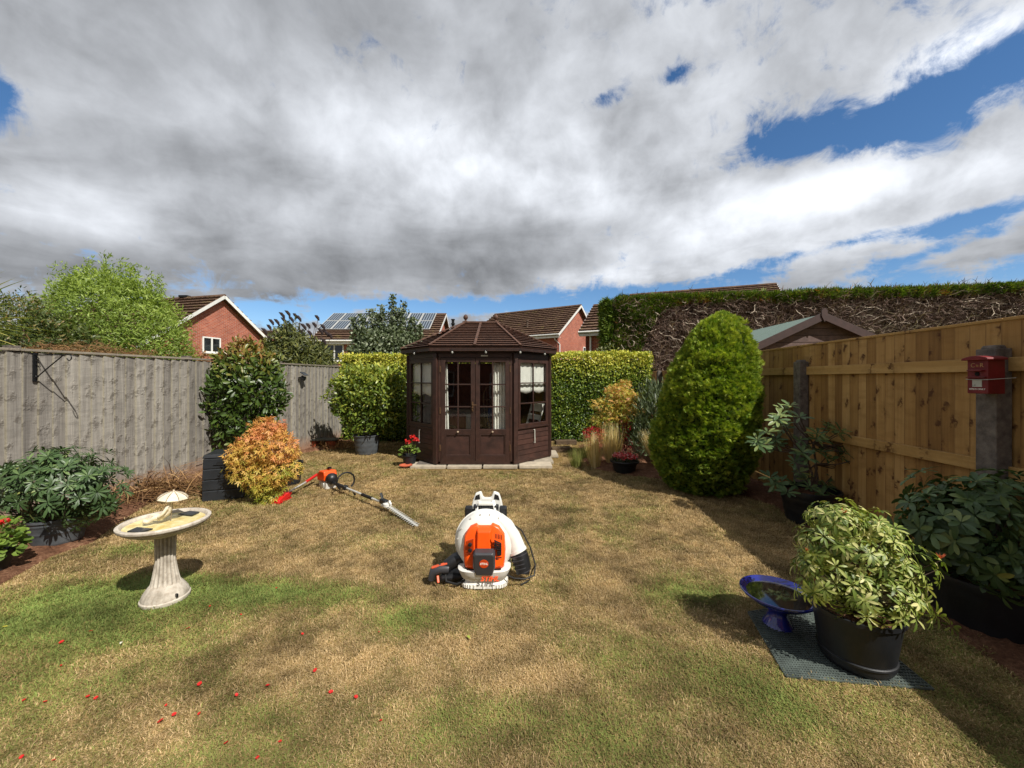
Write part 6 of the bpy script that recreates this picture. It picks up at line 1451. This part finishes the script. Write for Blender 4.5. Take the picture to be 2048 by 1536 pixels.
# ------------------------------------------------------------------ bird box on the post
def text_obj(txt, size, mat, parent, mm, shear=0, off=0, ext=.0008, name='lettering', sx=1):
    cu = bpy.data.curves.new('txt', 'FONT'); cu.body = txt; cu.size = size; cu.align_x = 'CENTER'; cu.align_y = 'CENTER'; cu.shear = shear; cu.offset = off; cu.extrude = ext
    t = bpy.data.objects.new('tmp', cu); col.objects.link(t); dg = bpy.context.evaluated_depsgraph_get(); me = bpy.data.meshes.new_from_object(t.evaluated_get(dg)); bpy.data.objects.remove(t)
    me.materials.clear(); me.materials.append(mat); o = bpy.data.objects.new(name, me); col.objects.link(o); o.parent = parent; o.matrix_basis = mm @ Matrix.Diagonal((sx, 1, 1, 1)); return o
def birdbox():
    # local x: along the lettered face (towards -Y is right when seen from the garden), -y out of the face
    d = Vector((.092, 1, 0)).normalized(); nv = Vector((-d.y, d.x, 0)); loc = Vector((fr(2.68), 2.68, 1.45)) + nv * .100 - d * .058
    o = empty('bird_box', loc, 'red wooden bird box shaped like post box on concrete post', 'bird box', rz=math.atan2(-d.y, -d.x))
    # local x = -d, local y = outward? build so that the face looks along -y_local
    w, dp, h = .128, .105, .235; m = M['dull_red']
    MB().box((0, -dp / 2, h / 2), (w, dp, h)).build('body', m, o, bev=.004)
    rp = [(-w / 2 - .018, h - .006), (-w / 2 - .018, h + .002)] + [(x, h + .004 + .02 * math.cos(x / (w / 2 + .02) * 1.45)) for x in [(-w / 2 - .01) + k * (w + .02) / 10 for k in range(11)]] + [(w / 2 + .018, h + .002), (w / 2 + .018, h - .006)]
    MB().prism(rp[::-1], -dp - .022, .0).build('roof', m, o, bev=.002)
    MB().box((0, -dp - .012, .158), (w * .72, .024, .010)).build('hood', m, o, bev=.003)
    MB().box((0, -dp - .008, .112), (w * .92, .018, .007)).build('ledge', m, o, bev=.002)
    MB().lathe([(.014, 0), (.014, .003), (0, .003)], 20, M=Matrix.Translation((.0, -dp - .0005, .135)) @ Matrix.Rotation(R(90), 4, 'X')).build('entrance_hole', M['hole'], o)
    MB().box((.0, -dp - .0015, .072), (.058, .003, .052)).build('notice', M['tag_white'], o)
    MB().box((-.012, -dp - .0035, .058), (.009, .001, .003), rz=0).build('notice_mark', M['hole'], o)
    fm = lambda x, z: Matrix.Translation((x, -dp - .001, z)) @ Matrix.Rotation(R(90), 4, 'X')
    text_obj('C', .040, M['gold'], o, fm(-.027, .193), name='cypher'); text_obj('R', .040, M['gold'], o, fm(.027, .193), name='cypher'); text_obj('III', .022, M['gold'], o, fm(0, .190), name='cypher')
    text_obj('BIRDS ONLY', .0155, M['white_print'], o, fm(0, .030), name='lettering', sx=1.15)
    wr = MB(); wr.tube([(-w / 2 - .006, -.0, .098), (-w / 2 - .004, -dp - .004, .098), (0, -dp - .006, .094), (w / 2 + .004, -dp - .004, .096), (w / 2 + .03, .03, .108)], .0022, 6); wr.build('wire', M['tag_white'], o)
birdbox()

# ------------------------------------------------------------------ leaf blower
def blower():
    o = empty('leaf_blower', (-.205, 2.93, .026), 'orange and white backpack leaf blower standing on the lawn', 'leaf blower')
    Wh, Or, Bk, Gy = M['white_plastic'], M['orange_plastic'], M['black_plastic'], M['grey_plastic']
    # ribbed foot
    ft = MB(); pf = []
    for k in range(40):
        a = 2 * math.pi * k / 40; e = 4; x = .168 * abs(math.cos(a)) ** (2 / e) * (1 if math.cos(a) > 0 else -1); y = .135 * abs(math.sin(a)) ** (2 / e) * (1 if math.sin(a) > 0 else -1); pf.append((x, y))
    def ring(s, z, dx=0, dy=0): return [(x * s + dx, y * s + dy, z) for x, y in pf]
    def loft(rings, close=True):
        V = sum(rings, []); n = len(rings[0]); Fc = [(i * n + k, i * n + (k + 1) % n, (i + 1) * n + (k + 1) % n, (i + 1) * n + k) for i in range(len(rings) - 1) for k in range(n)]
        if close: Fc += [tuple(range(n - 1, -1, -1)), tuple((len(rings) - 1) * n + k for k in range(n))]
        return V, Fc
    MB().add(*loft([ring(1, 0), ring(1, .028), ring(.95, .034), ring(.92, .05)])).build('base_plate', Wh, o, smooth=True)
    rb = MB()
    for k in range(40):
        x, y = pf[k]
        if y < .04: rb.box((x * 1.015, y * 1.015, .014), (.008, .008, .026), rz=math.atan2(y, x))
    rb.build('base_ribs', Wh, o)
    MB().add(*loft([ring(.92, .046, 0, -.0), ring(1.02, .07, 0, -.01), ring(1.12, .11, 0, -.012), ring(1.17, .135, 0, -.012), ring(1.10, .14, 0, -.01)])).build('lower_pan', Wh, o, smooth=True)
    text_obj('STIHL', .045, M['orange_print'], o, Matrix.Translation((.045, -.166, .088)) @ Matrix.Rotation(R(68), 4, 'X') , .25, .0012, .002, 'logo', 1.15)
    # fan housing: big disc facing the camera, leaning back slightly
    hm = Matrix.Translation((0, .03, .285)) @ Matrix.Rotation(R(82), 4, 'X')
    hp = [(.02, -.10), (.15, -.10), (.20, -.085), (.222, -.05), (.228, 0), (.222, .035), (.20, .07), (.16, .09), (.10, .098), (.0, .1)]
    MB().lathe(hp, 56, M=hm).build('fan_housing', Wh, o, smooth=True)
    sm = MB(); sm.lathe([(.226, -.01), (.233, -.006), (.233, .006), (.226, .01)], 56, M=hm); sm.build('housing_seam', Wh, o, smooth=True)
    bo = MB()
    for a in (35, 60, 80, 100, 122, 150, 15, 172): bo.lathe([(.007, 0), (.007, .004), (0, .005)], 8, M=hm @ Matrix.Translation((.205 * math.cos(R(a)), .205 * math.sin(R(a)), .068)))
    bo.build('bolts', M['steel'], o)
    # engine shroud, polygonal, front faces -y
    def facet(x0, x1, xm, z0, z1, zm, yf, yb):
        pass
    out = [(-.145, .145), (-.155, .26), (-.148, .37), (-.105, .425), (-.06, .445), (-.045, .43), (.045, .43), (.06, .447), (.11, .425), (.15, .37), (.158, .26), (.148, .145), (.09, .125), (-.09, .125)]
    def rg(s, y, lean=.0): return [(x * s, y + (z - .13) * lean, .285 + (z - .285) * s) for x, z in out]
    MB().add(*loft([rg(1.0, -.04, .15), rg(1.0, -.095, .15), rg(.95, -.125, .18), rg(.80, -.142, .20)])).build('engine_cover', Or, o, smooth=True, bev=.004)
    # raised centre ridge
    MB().add(*loft([[(x, -.125 + (z - .13) * .2, z) for x, z in ((-.062, .2), (.062, .2), (.058, .425), (-.058, .425))], [(x, -.168 + (z - .13) * .2, z) for x, z in ((-.052, .21), (.052, .21), (.048, .405), (-.048, .405))]])).build('cover_ridge', Or, o, bev=.008)
    # dark recess, left, with two controls
    rm = Matrix.Translation((-.102, -.128, .315)) @ Matrix.Rotation(R(10), 4, 'X') @ Matrix.Rotation(R(-8), 4, 'Z')
    MB().prism([(-.034, -.055), (.030, -.075), (.030, .06), (-.026, .035)], -.012, .0, rm).build('control_recess', M['orange_dark'], o, bev=.003)
    for z in (-.03, .015): MB().lathe([(.014, 0), (.014, .012), (.009, .016), (0, .016)], 14, M=rm @ Matrix.Translation((.006, -.011, z)) @ Matrix.Rotation(R(90), 4, 'X')).build('control_knob', Bk, o, smooth=True)
    # vents on the right
    sm2 = Matrix.Translation((.100, -.122, .30)) @ Matrix.Rotation(R(10), 4, 'X') @ Matrix.Rotation(R(10), 4, 'Z')
    for k in range(5): MB().box((-.018 + k * .011, -.016, .098 - k * .004), (.0045, .012, .034), sm2).build('vent_slot', M['hole'], o)
    for k in range(4): MB().add([(-.026, -.024, .066 - k * .020), (.026, -.024, .034 - k * .015), (.026, -.024, .028 - k * .015), (-.026, -.024, .058 - k * .020), (-.026, -.008, .066 - k * .020), (.026, -.008, .034 - k * .015), (.026, -.008, .028 - k * .015), (-.026, -.008, .058 - k * .020)], [(0, 3, 2, 1), (0, 1, 5, 4), (3, 7, 6, 2), (1, 2, 6, 5), (0, 4, 7, 3)], sm2).build('vent_slot', M['hole'], o)
    for k in range(5): MB().box((.006, -.018, -.074 - k * .012), (.040, .012, .0045), sm2).build('vent_slot', M['hole'], o)
    MB().box((.010, -.016, -.038), (.030, .014, .032), sm2).build('vent_window', M['hole'], o)
    # grey starter cover with badge
    cm = Matrix.Translation((.005, -.178, .205)) @ Matrix.Rotation(R(12), 4, 'X')
    pv = [(-.065, .085), (.065, .085), (.078, .07), (.080, -.03), (.060, -.095), (-.060, -.095), (-.080, -.03), (-.078, .07)]
    mbx = MB(); V = [(x, .05, z) for x, z in pv] + [(x, -.002, z) for x, z in pv] + [(x * .88, -.014, z * .9) for x, z in pv]; n = 8
    Fc = [(i * n + k, i * n + (k + 1) % n, (i + 1) * n + (k + 1) % n, (i + 1) * n + k) for i in range(2) for k in range(n)] + [tuple(2 * n + k for k in range(n))]
    mbx.add(V, Fc, cm).build('starter_cover', Gy, o, bev=.004)
    MB().lathe([(.033, 0), (.033, .003), (0, .003)], 32, M=cm @ Matrix.Translation((0, -.013, .008)) @ Matrix.Rotation(R(90), 4, 'X')).build('badge', M['orange_print'], o)
    text_obj('STIHL', .022, M['white_print'], o, cm @ Matrix.Translation((0, -.0165, .008)) @ Matrix.Rotation(R(90), 4, 'X'), .2, .0006, .0005, 'badge_lettering')
    MB().box((0, -.10, .115), (.26, .10, .06)).build('engine_block', Bk, o, bev=.015)
    # back frame with two horns
    bm = Matrix.Translation((-.0, .17, -.035)) @ Matrix.Rotation(R(-10), 4, 'X')
    fr_ = [(-.135, .10), (-.14, .45), (-.12, .56), (-.098, .62), (-.052, .637), (-.038, .60), (-.030, .585), (.030, .585), (.038, .60), (.052, .637), (.098, .62), (.12, .56), (.14, .45), (.135, .10)]
    MB().prism(fr_, -.02, .03, bm).build('back_frame', Wh, o, bev=.012)
    for sx in (-1, 1): MB().prism([(sx * .058, .575), (sx * .064, .612), (sx * .094, .600), (sx * .102, .568)], -.026, -.018, bm).build('grip_hole', M['hole'], o)
    MB().box((0, .115, .505), (.20, .05, .05)).build('air_grille', Bk, o, bev=.008)
    g = MB()
    for k in range(13): g.box((-.084 + k * .014, .088, .506), (.005, .008, .046))
    g.build('grille_fins', Gy, o)
    for sx in (-1, 1): MB().bar((sx * .075, .09, .48), (sx * .05, .12, .56), .03, .03).build('yoke', Wh, o, bev=.006); MB().box((sx * .135, .11, .47), (.06, .06, .10)).build('strap_anchor', Bk, o, bev=.012)
    MB().box((0, .10, .545), (.12, .05, .022)).build('yoke_bar', Wh, o, bev=.006)
    # outlet: from the top right of the housing down to the elbow
    MB().tube([(.09, .03, .45), (.15, .03, .395), (.195, .03, .32), (.235, .02, .24), (.25, .01, .21)], [.055, .066, .070, .068, .066], 24).build('outlet_duct', Wh, o, smooth=True)
    MB().tube([(.243, .014, .222), (.251, .01, .204)], .072, 24).build('duct_collar', Wh, o, smooth=True)
    MB().tube([(.25, .01, .21), (.275, .0, .15), (.29, -.01, .10), (.285, -.03, .055)], [.062, .065, .060, .05], 20).build('elbow', Bk, o, smooth=True)
    rr_ = MB()
    for k in range(5): a_ = Vector((.255, .006, .19)).lerp(Vector((.29, -.015, .075)), k / 4); b_ = Vector((.255, .006, .19)).lerp(Vector((.29, -.015, .075)), k / 4 + .05); rr_.tube([a_, b_], .068 - .002 * k, 20)
    rr_.build('elbow_ribs', Gy, o, smooth=True)
    MB().bar((-.10, .10, .50), (-.19, .04, .30), .045, .008).build('shoulder_strap', M['cord'], o)
    MB().tube([(-.19, .04, .30), (-.20, .0, .16), (-.17, -.06, .06)], .012, 8).build('strap', M['cord'], o, smooth=True)
    MB().lathe([(.030, 0), (.034, .004), (.034, .018), (.026, .022), (0, .022)], 20, M=Matrix.Translation((-.11, -.10, .155)) @ Matrix.Rotation(R(75), 4, 'X')).build('fuel_cap', Bk, o, smooth=True)
    # cable loop
    MB().tube([(.22, .03, .40), (.28, .03, .36), (.345, .0, .24), (.38, -.04, .13), (.37, -.08, .07), (.30, -.11, .06), (.22, -.12, .07), (.15, -.10, .09)], .006, 8).build('cable', M['cord'], o, smooth=True)
    MB().tube([(.38, -.04, .13), (.36, -.02, .08), (.33, -.06, .02), (.27, -.1, .012)], .005, 8).build('cable', M['cord'], o, smooth=True)
    # control handle lying to the left
    MB().tube([(-.15, .02, .17), (-.22, .0, .15), (-.29, -.02, .11)], [.05, .052, .045], 16).build('control_arm', Bk, o, smooth=True)
    hg = MB(); hg.tube([(-.27, -.04, .10), (-.33, -.05, .105), (-.385, -.06, .085), (-.40, -.07, .03)], [.034, .036, .032, .022], 12); hg.build('control_handle', Gy, o, smooth=True)
    MB().bar((-.28, -.045, .145), (-.395, -.06, .118), .030, .010).build('handle_strip', M['red_orange'], o, bev=.003)
    MB().bar((-.345, -.085, .07), (-.335, -.11, .03), .016, .02).build('trigger', M['red_orange'], o, bev=.003)
    st = MB(); st.tube([(-.30, -.03, .08), (-.28, -.09, .03), (-.2, -.11, .02), (-.14, -.09, .04)], .009, 8); st.build('strap', M['cord'], o, smooth=True)
    MB().box((-.24, -.01, .04), (.20, .12, .05), rz=.1).build('strap_pad', Bk, o, bev=.02)
M['orange_dark'] = plain('orange_recess', 'c23f08', .45, 0, .05, 9, .1)
M['red_orange'] = plain('faded_orange_red', 'd95a34', .5, 0, .08, 9, .1)
blower()

# ------------------------------------------------------------------ long hedge trimmer and red tool
def trimmer():
    A = G(657, 976); Bk_ = G(705, 992); Cg = G(768, 1022); D = G(835, 1056); o = empty('hedge_trimmer', A, 'orange and white long reach hedge trimmer lying on lawn', 'hedge trimmer')
    a = Vector((0, 0, .11)); b = Bk_ - A + Vector((0, 0, .09)); c = Cg - A + Vector((0, 0, .06)); d = D - A + Vector((0, 0, .02)); ax = (c - a).normalized(); ux = Vector((ax.x, ax.y, 0)).normalized(); sd = Vector((-ux.y, ux.x, 0))
    fm = Matrix(((ux.x, sd.x, 0, 0), (ux.y, sd.y, 0, 0), (0, 0, 1, 0), (0, 0, 0, 1)))
    MB().prism([(-.17, .10), (-.17, .20), (-.10, .245), (.05, .255), (.07, .20), (.06, .12)], -.09, .09, fm).build('engine_cover', M['orange_plastic'], o, bev=.015)
    MB().prism([(-.15, .02), (-.15, .10), (.06, .12), (.10, .09), (.08, .0), (-.02, -.0)], -.075, .075, fm).build('crankcase', M['white_plastic'], o, bev=.012)
    MB().lathe([(.0, -.085), (.05, -.085), (.055, -.08), (.055, .085), (0, .09)], 20, M=fm @ Matrix.Translation((-.02, 0, .055)) @ Matrix.Rotation(R(90), 4, 'X')).build('starter', M['steel'], o, smooth=True)
    MB().lathe([(.055, 0), (.075, .01), (.08, .05), (.06, .09), (.03, .11)], 20, M=fm @ Matrix.Translation((.06, 0, .15)) @ Matrix.Rotation(R(90), 4, 'Y')).build('clutch_housing', M['black_plastic'], o, smooth=True)
    MB().tube([fm @ Vector((-.10, .03, .235)), fm @ Vector((-.06, .03, .275)), fm @ Vector((.0, .03, .28))], .016, 10).build('fuel_cap', M['black_plastic'], o, smooth=True)
    s0 = fm @ Vector((.12, 0, .10)); sh = MB(); sh.tube([s0, c + Vector((0, 0, .03))], .014, 12); sh.build('shaft', M['steel'], o, smooth=True)
    def on(t): return s0.lerp(c + Vector((0, 0, .03)), t)
    MB().tube([on(0), on(.32)], .024, 12).build('rear_grip', M['black_plastic'], o, smooth=True)
    MB().tube([on(.62), on(.80)], .020, 12).build('foam_grip', M['cord'], o, smooth=True)
    p = on(.28); lp = [p + (sd * math.cos(t) * .12 + Vector((0, 0, 1)) * (.09 + .115 * math.sin(t))) + ux * .02 for t in [(-.9 + k * .33) for k in range(16)]]
    lm = MB(); lm.tube(lp, .012, 8); lm.build('loop_handle', M['cord'], o, smooth=True); MB().box(tuple(p), (.06, .06, .06), rz=math.atan2(ux.y, ux.x)).build('handle_clamp', M['black_plastic'], o, bev=.01)
    q = on(.44); MB().tube([q, q + Vector((0, 0, -.06)) + sd * .03], .014, 8).build('trigger', M['black_plastic'], o)
    mg = Matrix.Translation(c) @ fm
    MB().box((0, 0, .05), (.13, .06, .06), mg).build('gearbox', M['black_plastic'], o, bev=.015); MB().bar((-.02, 0, .05), (-.07, 0, .14), .03, .02, M=mg).build('adjuster', M['black_plastic'], o, bev=.005)
    MB().lathe([(.0, 0), (.05, 0), (.05, .03), (.03, .04), (0, .04)], 20, M=mg @ Matrix.Translation((.07, 0, .015))).build('blade_hub', M['white_plastic'], o, smooth=True)
    MB().prism([(-.03, .0), (.10, -.005), (.12, .02), (-.02, .03)], -.03, .03, mg).build('blade_guard', M['white_plastic'], o, bev=.008)
    MB().prism([(.06, .05), (.12, .09), (.15, .05), (.13, .03)], -.01, .01, mg).build('front_bumper', M['white_plastic'], o, bev=.004)
    e0 = c + ux * .08 + Vector((0, 0, .02)); e1 = d; dd = (e1 - e0).normalized(); ss = dd.cross(Vector((0, 0, 1))).normalized()
    MB().bar(e0, e1, .028, .006).build('blade_bar', M['steel'], o)
    for k in range(16):
        p = e0.lerp(e1, (k + .8) / 17)
        for sg in (-1, 1): MB().bar(p + ss * sg * .012, p + ss * sg * .042 + dd * .01, .008, .005).build('tooth', M['steel'], o)
trimmer()
def redtool():
    a = G(562, 1003); b = G(632, 968); o = empty('grass_shears', a, 'long handled red garden tool with steel shaft by the maple', 'garden tool'); v = b - a
    ux = Vector((v.x, v.y, 0)).normalized(); fm = Matrix(((ux.x, -ux.y, 0, 0), (ux.y, ux.x, 0, 0), (0, 0, 1, 0), (0, 0, 0, 1)))
    MB().tube([Vector((0, 0, .07)) + ux * .1, v * .7 + Vector((0, 0, .10))], .011, 10).build('shaft', M['steel'], o, smooth=True)
    MB().tube([v * .68 + Vector((0, 0, .10)), v * 1.02 + Vector((0, 0, .13))], [.018, .022], 12).build('grip', M['red_paint'], o, smooth=True)
    MB().prism([(-.12, .0), (-.10, .05), (.02, .085), (.14, .09), (.16, .06), (.10, .02)], -.05, .05, fm).build('head', M['red_paint'], o, bev=.012)
    for k in range(6): MB().bar((-.12 + k * .045, -.07, .012), (-.10 + k * .045, .07, .03), .012, .02, M=fm).build('tine', M['red_paint'], o, bev=.003)
redtool()

# ------------------------------------------------------------------ petals and fallen leaves
def litter():
    red = [(420, 1219), (553, 1183), (376, 1264), (182, 1271), (123, 1293), (399, 1377), (535, 1379), (473, 1398), (175, 1403), (192, 1406), (90, 1413), (332, 1420), (348, 1438), (321, 1451), (398, 1436), (122, 1340), (452, 1494), (560, 1493), (515, 1525), (43, 1525), (107, 1531), (48, 1410), (758, 1273), (712, 1406), (762, 1455), (605, 1276), (630, 1350), (662, 1394), (482, 1237)]
    V = [(0, 0, .002), (.9, -.5, .2), (1.05, .5, .25), (0, 1.1, .12), (-1.0, .45, .3), (-.9, -.6, .1), (0, -1.1, .25)]; Fc = [(0, 1, 2), (0, 2, 3), (0, 3, 4), (0, 4, 5), (0, 5, 6), (0, 6, 1)]
    V2 = [(v[0], v[1], v[2] - .12) for v in V]; me = bpy.data.meshes.new('petal'); me.from_pydata(V + V2, [], Fc + [(f[2] + 7, f[1] + 7, f[0] + 7) for f in Fc]); me.materials.append(M['red_petal']); at = me.attributes.new('tint', 'FLOAT', 'POINT'); at.data.foreach_set('value', [.5, .9, .6, .95, .4, .8, .7] * 2)
    for x, y in red:
        g = G(x, y); s = random.choice((.0055, .007, .0085, .011)); o = link('petal', me, None); o.location = (g.x, g.y, float(gz(np.array(g.x), np.array(g.y))) + .030); o.rotation_euler = (random.uniform(-.4, .4), random.uniform(-.4, .4), random.uniform(0, 6)); o.scale = (s, s * random.uniform(.7, 1.1), s)
        tag(o, 'fallen red petal lying on the front left lawn', 'petal', 'red petals scattered over the lawn')
    for x, y, s, h, lab in ((940, 1289, .022, 'a3b04e', 'single pale green fallen leaf on the lawn in front of the blower'), (16, 1263, .016, 'c8bb3c', 'yellow fallen leaf at the left edge of the lawn'), (240, 1300, .014, 'e2ddd0', 'white scrap lying on the bare patch of lawn')):
        V, Fc2 = T_leaf(.55, .15, .1); q = MB().add([tuple(v) for v in V], Fc2); m = leafmat('fallen_leaf', [(0, h), (1, h)], .5, .2); g = G(x, y); o = q.build('fallen_leaf', m); o.location = (g.x, g.y, .034); o.scale = (s * 1.6,) * 3; o.rotation_euler = (.1, .1, random.uniform(0, 6)); tag(o, lab, 'leaf')
litter()
